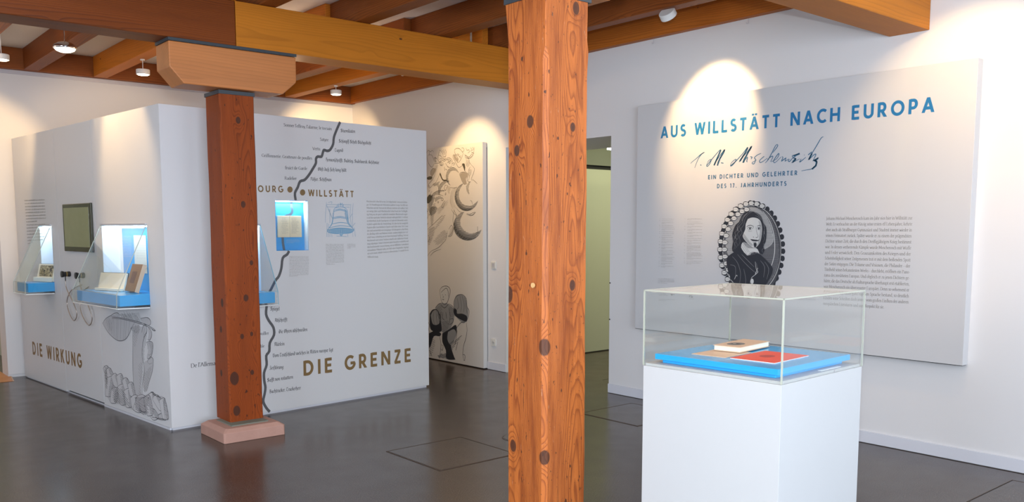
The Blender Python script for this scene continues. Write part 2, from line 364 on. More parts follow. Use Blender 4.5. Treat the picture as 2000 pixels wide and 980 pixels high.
# corridor behind the opening in the right wall
struct(box('wall_corridor', 'corridor', 7.03, 7.82, 0, 13.0, 8.1, 2.345))
struct(box('trim_2', 'concrete', 7.03, 7.80, 2.394, 13.0, 8.1, 3.2))
struct(box('trim_3', 'dark', 7.03, 7.83, 2.345, 13.0, 8.1, 2.394))
struct(MB().box(13, 3, 0, 13.2, 8.1, 3.2).box(7.03, 3.0, 0, 13.0, 3.2, 3.2).build('wall_corridor_far', 'corridor'))
struct(box('ceiling_corridor', 'ceiling', 7.03, 3, 3.2, 13.2, 8.1, 3.3))
# skirting
for i, (y0, y1) in enumerate(((-3.4, 5.775), (7.336, 7.66))):
    struct(box('baseboard_right', 'skirt', WX - 0.014, y0, 0.004, WX - 0.0005, y1, 0.09, bevel=0.002))
struct(box('baseboard_corridor', 'dark', 7.04, 7.812, 0.0, 13.0, 7.8195, 0.012))
# aluminium hanging rail along the top of the back wall
struct(box('trim_4', 'rail', -3.4, WY - 0.012, 3.235, WX - 0.01, WY - 0.0005, 3.272))
# floor joint in the passage
struct(box('trim_5', 'dark', 6.6, 6.30, 0.0, 9.5, 6.306, 0.0008))

# ---------------------------------------------------------------- timber ceiling
def timber(name, m, x0, y0, z0, x1, y1, z1, bev=0.006, parent=None):
    cx, cy, cz = (x0 + x1) / 2, (y0 + y1) / 2, z0
    return MB().box(x0 - cx, y0 - cy, 0, x1 - cx, y1 - cy, z1 - z0).build(name, m, parent, (cx, cy, cz), bevel=bev)
J0, J1 = 3.277, CZ - 0.001
G = 'exposed ceiling joists'
jn = [(1.47, 1.61, 'dark joist at far left, partly cut by the frame'), (2.13, 2.27, 'dark joist above the chrome pendant lamp'), (2.82, 2.96, 'honey-coloured joist behind the left white ceiling lamp'),
      (3.69, 3.83, 'honey-coloured joist beyond the main beam, second from the wall lamp bay'), (4.48, 4.66, 'reddish joist seen under the main beam right of the beech capital'), (5.10, 5.24, 'honey joist carrying the white ceiling lamp near the back corner')]
for i, (a, c, lb) in enumerate(jn):
    m = 'joist_old' if i in (0, 1, 4) else 'joist_new'
    o = timber('ceiling_joist', m, a, 6.80, J0, c, 10.50, J1); tag(o, lb, 'joist', 'ceiling joists beyond the main beam')
jf = [(1.48, 1.62, 'dark joist on the near side of the main beam at far left'), (2.16, 2.30, 'dark joist on the near side above the main beam, left'), (2.90, 3.04, 'brown joist meeting the main beam right of the scarf joint'),
      (3.73, 3.87, 'dark joist ending on the main beam beside a knotty honey offcut'), (4.55, 4.70, 'darkest joist crossing to the near column top'), (5.32, 5.44, 'joist beside the right wall carrying a white ceiling lamp')]
for a, c, lb in jf:
    o = timber('ceiling_joist', 'joist_old', a, 3.0, J0, c, 6.79, J1); tag(o, lb, 'joist', 'ceiling joists before the main beam')
o = timber('joist_blocking', 'joist_new', 5.245, 6.62, J0, 5.315, 6.78, J1, bev=.002); tag(o, 'short honey pine block between two joists on the main beam', 'block')
# header timbers on the walls
bm_ = timber('wall_plate_beam', 'header_x', -3.3, 10.515, J0, WX - 0.002, WY - 0.002, J1); tag(bm_, 'dark timber plate running along the top of the back wall', 'beam')
bm_ = timber('wall_plate_beam', 'header_y', WX - 0.075, 3.10, 3.285, WX - 0.002, 10.513, J1); tag(bm_, 'orange timber plate along the top of the right wall', 'beam')
# main beam over the far column: dark old length scarfed to a honey new length
t = thing('ceiling_beam', 'long main beam over the far column, dark old timber joined to honey timber', 'beam', (0, 6.485, 2.947))
MB().box(-3.3 - 0.0, -0.135, 0, 2.706, 0.135, 0.327).build('old_timber', 'beam_old', t, bevel=0.008)
MB().box(2.708, -0.135, 0, WX - 0.002, 0.135, 0.327).build('new_timber', 'beam_new', t, bevel=0.005)
t['label'] = t['label']
t2 = thing('ceiling_beam', 'honey pine beam running over the near column into the right wall', 'beam', (0, 2.957, 2.947))
MB().box(-3.3, -0.152, 0, WX - 0.002, 0.132, 0.327).build('new_timber', 'beam_new', t2, bevel=0.006)

# ---------------------------------------------------------------- columns
def column_rings(hw, hd, z0, z1, cham, wob, seedv, n=46, stop=None):
    rnd = random.Random(seedv); ph = [rnd.uniform(0, 6.28) for _ in range(12)]
    def wv(i, z): return wob * (math.sin(z * 2.3 + ph[i]) * 0.55 + math.sin(z * 6.1 + ph[(i + 3) % 12]) * 0.30 + math.sin(z * 15 + ph[(i + 5) % 12]) * 0.16)
    rings = []
    for k in range(n + 1):
        z = z0 + (z1 - z0) * k / n
        top = max(0.0, 1 - abs(z - z1) / 0.16) if stop else 0.0; bul = math.exp(-((z - 2.37) / 0.045) ** 2) if stop else 0.0
        cs = [cham * 0.6, cham, cham * 0.7, cham * 0.5]
        if stop and z > stop: cs[1] = 0.003
        xl, xr, yl, yh = -hw + wv(0, z), hw + wv(1, z) + .010 * bul, -hd + wv(2, z), hd + wv(3, z) + .012 * top - .005 * (1 - top if stop else 0)
        r = []
        for ci, (x, y, sx, sy) in enumerate(((xl, yh, 0, -1), (xl, yl, 1, 0), (xr, yl, 0, 1), (xr, yh, -1, 0))):
            c = cs[ci]
            # each corner becomes two points, going round counter-clockwise
            prev = {0: (c, 0), 1: (0, c), 2: (-c, 0), 3: (0, -c)}[ci]; nxt = {0: (0, -c), 1: (c, 0), 2: (0, c), 3: (-c, 0)}[ci]
            r.append((x + prev[0], y + prev[1], z)); r.append((x + nxt[0], y + nxt[1], z))
        rings.append(r)
    return rings
def timber_column(loc, mname, label, cham, wob, sd, ztop, zbase, stop, hw, hd):
    t = thing('timber_column', label, 'column', loc)
    MB().loft(column_rings(hw, hd, zbase, ztop, cham, wob, sd, stop=stop)).build('shaft', mname, t)
    MB().box(-hw - 0.006, -hd - 0.006, ztop + 0.0005, hw + 0.006, hd + 0.006, ztop + 0.028).build('cap_plate', 'steel', t)['label'] = 'dark steel plate on top of the shaft'
    return t
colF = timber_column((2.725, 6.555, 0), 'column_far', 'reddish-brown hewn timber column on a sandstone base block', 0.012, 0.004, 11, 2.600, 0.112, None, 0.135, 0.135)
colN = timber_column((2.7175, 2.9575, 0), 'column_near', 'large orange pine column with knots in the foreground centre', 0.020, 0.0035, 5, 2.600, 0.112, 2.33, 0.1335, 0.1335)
# dowel plug and nail marks in the near column
o = MB().lathe([(0.0115, 0), (0.0115, 0.006)], 20).build('dowel_plug', 'tan', colN, (-0.1375, -0.062, 1.346)); o.rotation_euler = (0, R(-90), 0); o['label'] = 'pale round dowel plug'
M['plug'] = mat('pale_dowel', (0.62, 0.38, 0.16), 0.5); o.data.materials[0] = M['plug']
def base_block(col, dx, dy):
    t = bpy.data.objects.new('base', None); C.objects.link(t); t.parent = col; t.location = (dx, dy, 0); t['label'] = 'pinkish sandstone base block'
    a, b_, c, z1, z2 = 0.245, 0.238, 0.035, 0.078, 0.104
    def ring(f, z, ch): 
        X, Y = a - f, b_ - f
        return [(-X + ch, -Y, z), (X - ch, -Y, z), (X, -Y + ch, z), (X, Y - ch, z), (X - ch, Y, z), (-X + ch, Y, z), (-X, Y - ch, z), (-X, -Y + ch, z)]
    MB().loft([ring(0, 0.0, 0.010), ring(0, z1, 0.012), ring(0.035, z2, 0.02)]).build('stone_block', 'stone', t, bevel=0.004)
    MB().box(-0.148, -0.148, z2 + 0.0003, 0.148, 0.148, z2 + 0.008).build('mortar_bed', 'concrete', t)
    return t
base_block(colF, -0.025, -0.100)
base_block(colN, 0, 0)
def capital(loc, label):
    t = thing('column_capital', label, 'capital', loc)
    hw, z0, z1, y = 0.487, 0.0, 0.290, 0.134
    prof = [(-hw + 0.10, z0), (hw - 0.115, z0), (hw - 0.005, z0 + 0.095), (hw, z0 + 0.12), (hw, z1), (-hw, z1), (-hw, z0 + 0.11)]
    MB().prism(prof, -y, y).build('bracket', 'capital', t, bevel=0.007)
    MB().box(-hw - 0.004, -y - 0.006, z1 + 0.001, hw + 0.002, y + 0.002, z1 + 0.0225).build('bearing_plate', 'steel', t)['label'] = 'dark steel bearing plate on top'
    return t
capital((2.697, 6.485, 2.6335), 'beech capital bracket with cut corners on the far column')
capital((2.612, 2.957, 2.6335), 'beech capital bracket on top of the near column')

# ---------------------------------------------------------------- floor hatches and floor socket
def hatch(x0, y0, x1, y1, label):
    t = thing('floor_hatch', label, 'hatch', ((x0 + x1) / 2, (y0 + y1) / 2, 0), 0, 'flush floor hatches')
    hx, hy = (x1 - x0) / 2, (y1 - y0) / 2
    MB().box(-hx + .012, -hy + .012, 0.0002, hx - .012, hy - .012, 0.0022).build('cover', 'floor', t)
    b = MB()
    for (a0, b0, a1, b1) in ((-hx, -hy, hx, -hy + .005), (-hx, hy - .005, hx, hy), (-hx, -hy + .005, -hx + .005, hy - .005), (hx - .005, -hy + .005, hx, hy - .005)):
        b.box(a0, b0, 0.0002, a1, b1, 0.003)
    b.build('frame', 'hatchframe', t)
    b = MB()
    for (a0, b0, a1, b1) in ((-hx + .005, -hy + .005, hx - .005, -hy + .012), (-hx + .005, hy - .012, hx - .005, hy - .005), (-hx + .005, -hy + .012, -hx + .012, hy - .012), (hx - .012, -hy + .012, hx - .005, hy - .012)):
        b.box(a0, b0, 0.0001, a1, b1, 0.0006)
    b.build('joint', 'dark', t)
M['hatchframe'] = mat('bronze_hatch_frame', (0.10, 0.065, 0.045), 0.35, metal=0.4)
hatch(3.262, 4.588, 3.935, 5.257, 'square floor hatch left of the near column')
hatch(5.240, 4.610, 5.910, 5.275, 'square floor hatch before the passage, right of the near column')
hatch(5.235, 1.385, 5.912, 2.052, 'square floor hatch at the bottom right corner')
t = thing('floor_outlet', 'round flush floor outlet behind the near column', 'outlet', (4.265, 4.955, 0))
MB().lathe([(0.0, 0.0002), (0.118, 0.0002), (0.118, 0.0022), (0.0, 0.0024)], 40).build('cover', 'floor', t)
r_ = []
b = MB(); k = 48
for (ra, rb) in ((0.124, 0.13), ):
    for j in range(k):
        a0, a1 = 2 * math.pi * j / k, 2 * math.pi * (j + 1) / k
        b.poly([(ra * math.cos(a0), ra * math.sin(a0), .0026), (rb * math.cos(a0), rb * math.sin(a0), .0026), (rb * math.cos(a1), rb * math.sin(a1), .0026), (ra * math.cos(a1), ra * math.sin(a1), .0026)])
b.build('rim', 'hatchframe', t)
# wooden threshold ramp at the far left opening
t = thing('threshold_ramp', 'orange wooden threshold board at the foot of the far left opening', 'ramp', (0, 0, 0))
MB().poly([(0.6, 10.585, 0.001), (1.862, 10.585, 0.001), (1.83, 10.30, 0.001), (0.6, 10.30, 0.001)]).build('underside', 'dark', t)
MB().loft([[(0.6, 10.59, 0.001), (1.848, 10.59, 0.001), (1.815, 10.305, 0.001), (0.6, 10.305, 0.001)], [(0.6, 10.59, 0.014), (1.848, 10.59, 0.014), (1.815, 10.305, 0.004), (0.6, 10.305, 0.004)]]).build('board', 'pinewood', t)
MB().loft([[(1.849, 10.59, 0.001), (1.862, 10.59, 0.001), (1.830, 10.30, 0.001), (1.816, 10.30, 0.001)], [(1.849, 10.59, 0.015), (1.862, 10.59, 0.010), (1.830, 10.30, 0.003), (1.816, 10.30, 0.005)]]).build('edge_strip', 'tan', t)

# ---------------------------------------------------------------- exhibition block
BA = R(5.3024); BO = (2.312, 6.919, 0)
block = thing('exhibition_block', 'white box-shaped exhibition block with printed walls behind the far column', 'partition', BO, BA)
T = 0.03
def holed_panel(name, plane, a0, a1, z0, z1, hole, m='panel'):
    """panel standing in the block's local frame; plane 'L' at x=0, 'F' at y=0"""
    b = MB()
    def bb(s0, s1, q0, q1):
        if s1 - s0 < 1e-4 or q1 - q0 < 1e-4: return
        if plane == 'L': b.box(0, s0, q0, T, s1, q1)
        else: b.box(s0, 0, q0, s1, T, q1)
    if hole:
        for h in (hole,):
            h0, h1, g0, g1 = h
            bb(a0, h0, z0, z1); bb(h1, a1, z0, z1); bb(h0, h1, z0, g0); bb(h0, h1, g1, z1)
    else: bb(a0, a1, z0, z1)
    return b.build(name, m, block)
H = 2.555
holed_panel('wall_panel', 'L', T + .0003, 1.388, 0.020, H, (0.305, 1.255, 0.965, 1.632))
holed_panel('wall_panel', 'L', 1.3935, 2.344, 0.030, H - .004, None)
holed_panel('wall_panel', 'L', 2.350, 3.612, 0.012, H - .006, (2.530, 2.885, 0.965, 1.632))
# front: one long face with a shallow niche and the third case opening
b = MB()
def fb(s0, s1, q0, q1): b.box(s0, 0, q0, s1, T, q1)
fb(0.0, 0.470, 0.020, H); fb(0.470, 0.825, 0.020, 0.965); fb(0.470, 0.825, 1.632, H); fb(0.825, 0.977, 0.020, H)
fb(0.977, 1.302, 0.020, 1.410); fb(0.977, 1.302, 1.843, H); fb(1.302, 2.666, 0.020, H)
b.build('wall_panel', 'panel', block)
MB().prism([(T, T), (2.63, T), (2.63, 3.40), (T, 3.60)], 2.50, 2.53, plane='xy').build('top', 'panel', block)
MB().box(2.636, T, 0.02, 2.666, 3.40, H - .002).build('wall_panel', 'panel', block)
b = MB().box(0.012, 0.010, 0.0, 2.640, 0.028, 0.0195).box(0.012, 0.028, 0.0, 0.028, 3.60, 0.0115)
b.build('foot_strip', 'skirt', block)
MB().box(-0.004, 0.03, 0.0, 0.010, 1.386, 0.018).build('foot_strip', 'skirt', block)

M['glintedge'] = mat('painted_glint_edge', (0.86, 0.90, 0.90), 0.1, spec=1.0)  # glitter of the lower case edges put in as a whiter colour
def light_strip(parent, s0, s1, z, d, plane, name='light_strip'):
    if plane == 'L': return MB().box(d - .01, s0, z - .012, d + .01, s1, z).build(name, 'ledstrip', parent)
    return MB().box(s0, d - .01, z - .012, s1, d + .01, z).build(name, 'ledstrip', parent)
def case_light(loc, sx, sy, power):
    l = bpy.data.lights.new('case_light', 'AREA'); l.shape = 'RECTANGLE'; l.size = sx; l.size_y = sy; l.energy = power; l.color = (0.80, 0.93, 1.0)
    o = bpy.data.objects.new('case_light', l); C.objects.link(o)
    M4 = Matrix.Translation(BO) @ Matrix.Rotation(BA, 4, 'Z'); o.location = M4 @ Vector(loc); o.rotation_euler = (0, 0, BA)
def niche(plane, s0, s1, z0, z1, d, name, back_split=None):
    """recess lining: back, two sides, top, bottom as one tray"""
    def P(s, p, z): return (p, s, z) if plane == 'L' else (s, p, z)
    b = MB(); e = 0.004
    def bx(sa, pa, za, sb, pb, zb, mi=0):
        A_, B_ = P(sa, pa, za), P(sb, pb, zb); b.box(*A_, *B_, mi)
    bx(s0 - e, .001, z0 - e, s0 + .0001, d, z1 + e); bx(s1 - .0001, .001, z0 - e, s1 + e, d, z1 + e)
    bx(s0, .001, z0 - e, s1, d, z0); bx(s0, .001, z1, s1, d, z1 + e)
    bx(s0 - e, d, z0 - e, s1 + e, d + e, z1 + e, 1)
    return b
def show_case(plane, s0, s1, label, grp=None):
    """wall case: recess with blue lining, blue plinth, clear sloping hood in front"""
    M4 = Matrix.Translation(BO) @ Matrix.Rotation(BA, 4, 'Z')
    c = (s0 + s1) / 2
    t = thing('display_case', label, 'showcase', tuple(M4 @ Vector((0, c, 0.965) if plane == 'L' else (c, 0, 0.965))), BA, 'sloping wall showcases')
    # local frame of the case: origin at middle of the opening's sill
    def P(s, p, z): return (-p, s - c, z - .965) if plane == 'L' else (s - c, -p, z - .965)
    def B(b, sa, pa, za, sb, pb, zb, mi=0):
        A_, B_ = P(sa, pa, za), P(sb, pb, zb)
        b.box(min(A_[0], B_[0]), min(A_[1], B_[1]), min(A_[2], B_[2]), max(A_[0], B_[0]), max(A_[1], B_[1]), max(A_[2], B_[2]), mi); return b
    z0, z1, d = .965, 1.632, -0.150
    e = .004
    b = MB()
    B(b, s0 + .0005, -.0005, z0, s0 + e, d, z1); B(b, s1 - e, -.0005, z0, s1 - .0005, d, z1); B(b, s0 + e, -.0005, z0 + .0005, s1 - e, d, z0 + e); B(b, s0 + e, -.0005, z1 - e, s1 - e, d, z1 - .0005)
    b.build('lining', 'liner', t)
    B(MB(), s0, d - .001, z0, s1, d - .006, z1).build('back_panel', 'bluewall', t)
    B(MB(), s0 + .012, d + .003, z0 + .022, s1 - .012, .236, 1.075).build('plinth', 'blue', t, bevel=.002)
    B(MB(), s0 + .02, -.03, z1 - .016, s1 - .02, -.045, z1 - .006).build('light_strip', 'ledstrip', t)
    prof = [(0.0005, z1 + .004), (.262, 1.083), (.266, .972), (.0005, .966)]
    w = .006
    for sa in (s0, s1 - w):
        b = MB(); r0 = [P(sa, p, z) for p, z in prof]; r1 = [P(sa + w, p, z) for p, z in prof]; b.loft([r0, r1]); b.build('side_pane', 'acrylic', t)
    def slab(p0, q0, p1, q1, name):
        dx, dz = p1 - p0, q1 - q0; L_ = math.hypot(dx, dz); nx, nz = dz / L_ * w, -dx / L_ * w
        pr = [(p0, q0), (p1, q1), (p1 + nx, q1 + nz), (p0 + nx, q0 + nz)]
        b = MB(); b.loft([[P(s0 + w + .0003, p, z) for p, z in pr], [P(s1 - w - .0003, p, z) for p, z in pr]]); b.build(name, 'acrylic', t)
    slab(.006, z1 + .001, .256, 1.086, 'front_pane'); slab(.256, 1.080, .260, .979, 'lower_pane')
    B(MB(), s0 + w + .0005, .006, .970, s1 - w - .0005, .252, .976).build('floor_pane', 'acrylic', t)
    # polished edges
    em = 'edge' if plane == 'L' else 'edgeblue'
    b = MB()
    for sa in (s0, s1):
        pts = [P(sa, p + .001, z) for p, z in ((.004, z1 + .003), (.263, 1.084), (.267, .971))]
        b.tube(pts, .0032, 6)
        b.tube([P(sa, .267, .971), P(sa, .004, .966)], .0032, 6)
    b.tube([P(s0, .264, 1.084), P(s1, .264, 1.084)], .0022, 6); 
    b.build('polished_edges', em, t)
    MB().tube([P(s0, .267, .971), P(s1, .267, .971)], .005, 6).tube([P(s0 if plane == 'L' else s1, .262, .970), P(s0 if plane == 'L' else s1, .006, .965)], .005, 6).build('glint_edge', 'glintedge', t)
    B(MB(), s0, .0, z1 + .002, s1, .016, z1 + .012).build('top_strip', 'rail', t)
    pm = P(s0 + .1, .08, .958); MB().lathe([(.006, 0), (.006, .008)], 12, pm).build('lock', 'black', t)
    ln = s1 - s0
    case_light(((.03, c, z1 - .02) if plane == 'L' else (c, .03, z1 - .02)), (.10 if plane == 'L' else ln * .9), (ln * .9 if plane == 'L' else .10), 2.0 * ln / .95)
    return t, P, B
showM, PM, BM = show_case('L', .305, 1.255, 'large sloping wall showcase beside the block corner, holding a brown book')
showL, PL_, BL = show_case('L', 2.530, 2.885, 'narrow sloping wall showcase at far left, left of the screen')
showF, PF, BF = show_case('F', .470, .825, 'sloping wall showcase half hidden by the far column')
# document and text inside the middle case
o = BM(MB(), .690, -.1475, 1.222, .940, -.1488, 1.545).build('document', 'cream', showM); o.data.materials[0] = M['liner2'] = mat('aged_sheet', (0.62, 0.62, 0.58), 0.8); o['label'] = 'printed sheet on the back panel'
BM(MB(), 1.190, -.1470, .970, 1.2505, -.1499, 1.63).build('white_back_strip', 'liner', showM)

# brown book, leaning back on a clear stand
M4 = Matrix.Translation(BO) @ Matrix.Rotation(BA, 4, 'Z')
def in_block(name, label, cat, s, p, z, rz=0, plane='L'):
    l = M4 @ Vector((-p, s, z) if plane == 'L' else (s, -p, z)); return thing(name, label, cat, tuple(l), BA + rz)
t = in_block('book', 'small brown leather book leaning upright in the large wall showcase', 'book', .565, .034, 1.0765)
# local: x = -p (into wall positive), y = s ; board leaning back
def lean(b, x0, z0, th, h, y0, y1, ang, mi=0):
    c, s_ = math.cos(ang), math.sin(ang)
    pr = [(x0, z0), (x0 + th * c, z0 - th * s_), (x0 + th * c + h * s_, z0 - th * s_ + h * c), (x0 + h * s_, z0 + h * c)]
    return b.loft([[(x, y0, z) for x, z in pr], [(x, y1, z) for x, z in pr]], mi)
ang = R(19)
lean(MB(), -.026, .0125, .034, .235, -.105, .100, ang).build('cover', 'leather', t, bevel=.003)
lean(MB(), -.0040, .079, .0008, .10, -.045, .045, ang).build('cover_picture', 'coverprint', t)
lean(MB(), -.0250, .0105, .0345, .2355, -.108, -.1052, ang).build('spine', 'tan', t)
b = MB(); b.box(-.05, -.06, 0, -.046, .06, .02); b.box(-.05, -.06, 0, .05, .06, .003); b.tube([(.005, -.06, .003), (.075, -.06, .16)], .0015, 5); b.build('stand', 'acrylic', t)
def open_book(label, s, p, rz, wdt, h, lip, pic=False):
    t = in_block('open_book', label, 'book', s, p, 1.0765, rz)
    a = R(14)
    lean(MB(), 0.0, .004, .018, h, -wdt / 2, wdt / 2, a).build('upright_pages', 'pages', t, bevel=.002)
    MB().box(-lip, -wdt / 2, 0.0005, -.002, wdt / 2, .022 if not pic else .045).build('lower_pages', 'pages', t, bevel=.003)
    lean(MB(), .0195, -.0005, .003, h + .006, -wdt / 2 - .004, wdt / 2 + .004, a).build('cover', 'black', t)
    if pic: lean(MB(), .0110, .052, .0005, h - .062, -wdt / 2 + .02, wdt / 2 - .03, a).build('illustration', 'illus', t)
    return t
def illus():
    m = mat('brown_engraving', (0.3, 0.25, 0.15), 0.6); t = NT(m); co = t.node('ShaderNodeTexCoord').outputs['Object']
    n = t.noise(co, 26, 4, 0.6, 1.5); t.l.new(t.ramp(n, [(0.40, (0.03, 0.025, 0.015)), (0.52, (0.30, 0.23, 0.11)), (0.62, (0.52, 0.45, 0.28))]), t.b.inputs['Base Color']); return m
M['illus'] = illus()

open_book('white open book with blank pages in the large wall showcase', .935, .070, R(15), .34, .150, .030)
open_book('open book with an engraved picture in the narrow left showcase', 2.715, .035, R(15), .27, .175, .03, True)

# shallow niche in the front with an open booklet
t = thing('display_niche', 'shallow lit blue niche with a booklet in the block front', 'niche', tuple(M4 @ Vector((1.1395, 0, 1.41))), BA)
s0, s1, z0, z1, d = -.1625, .1625, 0, .433, .07
b = MB().box(s0 + .0003, .0005, z0, s0 + .003, d, z1).box(s0, .0005, z0 + .0003, s1 - .003, d, z0 + .003).box(s0, .0005, z1 - .003, s1 - .003, d, z1 - .0003)
b.build('lining', 'bluewall', t); MB().box(s1 - .003, .0005, z0, s1 - .0003, d, z1).build('side_lining', 'liner', t)
MB().box(s0, d, z0, s1, d + .004, z1).build('back_panel', 'bluewall', t)
MB().box(s0 + .01, .030, z1 - .012, s1 - .01, .045, z1 - .0035).build('light_strip', 'ledstrip', t)
MB().box(s0 + .0035, .006, z0 + .0035, s1 - .0035, .010, z1 - .0035).build('glass', 'acrylic', t)
case_light((1.1395, .035, 1.82), .28, .05, .9)
nicheT = t
t = thing('booklet', 'open handwritten booklet with cream pages in the blue niche', 'book', tuple(M4 @ Vector((1.145, .0695, 1.525))), BA)
MB().box(-.120, -.020, 0, -.001, -.001, .186).build('page', 'cream', t, bevel=.002); MB().box(.001, -.020, 0, .118, -.001, .186).build('page', 'cream', t, bevel=.002)
bookletT = t

# screen
t = thing('screen', 'dark framed touch screen on the block side wall, above the handsets', 'screen', tuple(M4 @ Vector((0, 1.789, 1.390))), BA)
MB().box(-.022, -.350, 0, -.0005, .350, .442).build('bezel', 'bezel', t, bevel=.006) if 'bezel' in M else None
M['bezel'] = mat('dark_olive_bezel', (0.035, 0.033, 0.014), 0.12)
MB().box(-.022, -.350, 0, -.0005, .350, .442).build('bezel', 'bezel', t, bevel=.006)
MB().box(-.0235, -.305, .045, -.0221, .318, .405).build('display', 'screen', t)
# two listening handsets on hooks with cables
def handset(s, label, loop):
    t = thing('listening_handset', label, 'handset', tuple(M4 @ Vector((0, s, 1.175))), BA, 0, ) if False else thing('listening_handset', label, 'handset', tuple(M4 @ Vector((0, s, 1.175))), BA, 'listening handsets')
    b = MB(); prof = [(0.0, 0), (.024, 0), (.026, .006), (.026, .018), (.023, .022), (.023, .052), (.027, .058), (.030, .066), (.030, .078), (.0, .080)]
    o = b.lathe(prof, 24).build('earpiece', 'black', t, (-.001, 0, 0), smooth=False); o.rotation_euler = (0, R(-90), 0)
    o = MB().lathe([(.0236, 0), (.0236, .010)], 24).build('band', 'gold', t, (-.030, 0, 0)); o.rotation_euler = (0, R(-90), 0)
    MB().tube([(-.045, 0, -.02), (-.045, 0, -.062)], .0055, 10).build('stem', 'black', t)
    MB().tube(loop, .0045, 8).build('cable', 'cable', t, smooth=True)
    return t
M['gold'] = mat('dull_gold_band', (0.35, 0.24, 0.08), 0.3, metal=0.7)
def smooth_pts(p, n=5):
    out = []
    for i in range(len(p) - 1):
        a, b_, c, d_ = p[max(i - 1, 0)], p[i], p[i + 1], p[min(i + 2, len(p) - 1)]
        for k in range(n):
            t_ = k / n
            out.append(tuple(0.5 * ((2 * b_[j]) + (-a[j] + c[j]) * t_ + (2 * a[j] - 5 * b_[j] + 4 * c[j] - d_[j]) * t_ ** 2 + (-a[j] + 3 * b_[j] - 3 * c[j] + d_[j]) * t_ ** 3) for j in range(len(b_))))
    out.append(tuple(p[-1])); return out
handset(2.085, 'left listening handset with looped cable under the screen', smooth_pts([(-.045, 0, -.06), (-.045, -.02, -.14), (-.04, -.17, -.27), (-.03, -.21, -.37), (-.03, -.12, -.435), (-.03, 0.0, -.36), (-.028, .04, -.26), (-.02, -.05, -.16), (-.015, -.25, -.10), (-.002, -.30, -.09)]))
handset(1.72, 'right listening handset with looped cable, half behind the large showcase', smooth_pts([(-.045, 0, -.06), (-.045, -.05, -.14), (-.04, -.20, -.30), (-.03, -.22, -.39), (-.03, -.13, -.45), (-.03, 0.02, -.37), (-.028, .07, -.26), (-.02, .03, -.16), (-.015, -.06, -.12), (-.002, -.10, -.10)]))

# ---------------------------------------------------------------- right-hand text panel and figure panel
tp = thing('text_panel', 'large white title panel mounted on the right wall', 'panel', (6.053, 5.40, 0), R(-90))   # local x = along the wall to the right, local -y = towards the viewer
MB().box(.027, 0.0005, .6745, 2.955, .079, 2.700).build('board', 'panelg', tp, bevel=.0015)
MB().box(.029, 0.003, .6715, 2.953, .06, .6742).build('shadow_gap', 'dark', tp)
ap = thing('figure_panel', 'tall white panel with engraved cherubs and figures by the passage', 'panel', (6.070, 7.665, 0), R(-90))
MB().box(-2.60, 0.0, .012, 0.0, .055, 2.555).build('board', 'paper', ap, bevel=.001)
MB().box(-2.60, .0551, .0, -.004, .0625, 2.50).build('mount', 'dark', ap)

# wall switch and socket
def socket(y, z, label, cat, round_):
    t = thing('wall_' + cat, label, cat, (WX, y, z), R(-90))
    MB().box(-.041, -.011, -.041, .041, -.0005, .041).build('frame', 'plastic', t, bevel=.003)
    if round_:
        b = MB(); b.lathe([(0.0, 0), (.022, 0), (.022, .003), (.0, .003)], 24); o = b.build('insert', 'plastic2', t, (0, -.0112, 0)); o.rotation_euler = (R(90), 0, 0)
        MB().box(-.012, -.0155, -.003, -.006, -.0145, .003).box(.006, -.0155, -.003, .012, -.0145, .003).build('pin_holes', 'black', t)
    else:
        MB().box(-.028, -.0145, -.028, .028, -.0112, .028).build('insert', 'plastic2', t, bevel=.002)
        MB().box(-.018, -.0152, -.012, .018, -.0147, .016).build('marking', 'rail', t)
M['plastic2'] = mat('grey_white_insert', (0.58, 0.58, 0.56), 0.4)
socket(7.548, 1.191, 'square white wall switch beside the figure panel', 'switch', False)
socket(7.553, 0.316, 'white wall power socket near the floor by the figure panel', 'socket', True)
# picture hooks under the right wall plate
for y, lb in ((5.259, 'left small wire picture hook under the right wall plate'), (4.265, 'right small wire picture hook under the right wall plate')):
    o = MB().tube(smooth_pts([(0, 0, .03), (0, 0, 0), (-.004, -.006, -.012), (-.006, .004, -.02), (-.006, .014, -.012), (-.004, .010, -.004)], 4), .0018, 5).build('picture_hook', 'rail', None, (WX - .012, y, 3.262)); tag(o, lb, 'hook', 'picture hooks')

for z in (1.068, 0.714):
    o = MB().box(-.004, -.012, 0, .0, .0, .012).build('latch_plate', 'black', None, (WX - .0005, 5.775, z)); tag(o, 'tiny dark latch plate on the right edge of the passage opening, ' + ('upper' if z > 1 else 'lower') + ' one', 'latch', 'latch plates')

# ---------------------------------------------------------------- pedestal with clear hood
PA_, PZ = R(2.55), 1.0
PCX, PCY = 3.238, 2.190
ped = thing('pedestal', 'white square display pedestal in the right foreground', 'pedestal', (PCX, PCY, 0), PA_)
b = MB().box(-.336, -.336, 0.0, .336, .336, .998); b.build('body', 'white', ped, bevel=.0012)
MB().box(-.329, -.329, .9982, .329, .329, 1.010).build('top_plate', 'white', ped, bevel=.001)
MB().lathe([(.004, 0), (.004, .003)], 12).build('lock', 'chrome', ped, (0.10, -.329, 1.0045)).rotation_euler = (R(90), 0, 0)
hd = thing('acrylic_hood', 'clear acrylic box hood covering the display pedestal', 'hood', (PCX, PCY, PZ), PA_)
w_, hh = .008, .332
MB().box(-.338, -.338, 0.0005, .338, -.338 + w_, hh - w_ - .0004).build('side_pane', 'acrylic', hd)
MB().box(-.338, .338 - w_, 0.0005, .338, .338, hh - w_ - .0004).build('side_pane', 'acrylic', hd)
MB().box(-.338, -.338 + w_ + .0004, 0.0005, -.338 + w_, .338 - w_ - .0004, hh - w_ - .0004).build('side_pane', 'acrylic', hd)
MB().box(.338 - w_, -.338 + w_ + .0004, 0.0005, .338, .338 - w_ - .0004, hh - w_ - .0004).build('side_pane', 'acrylic', hd)
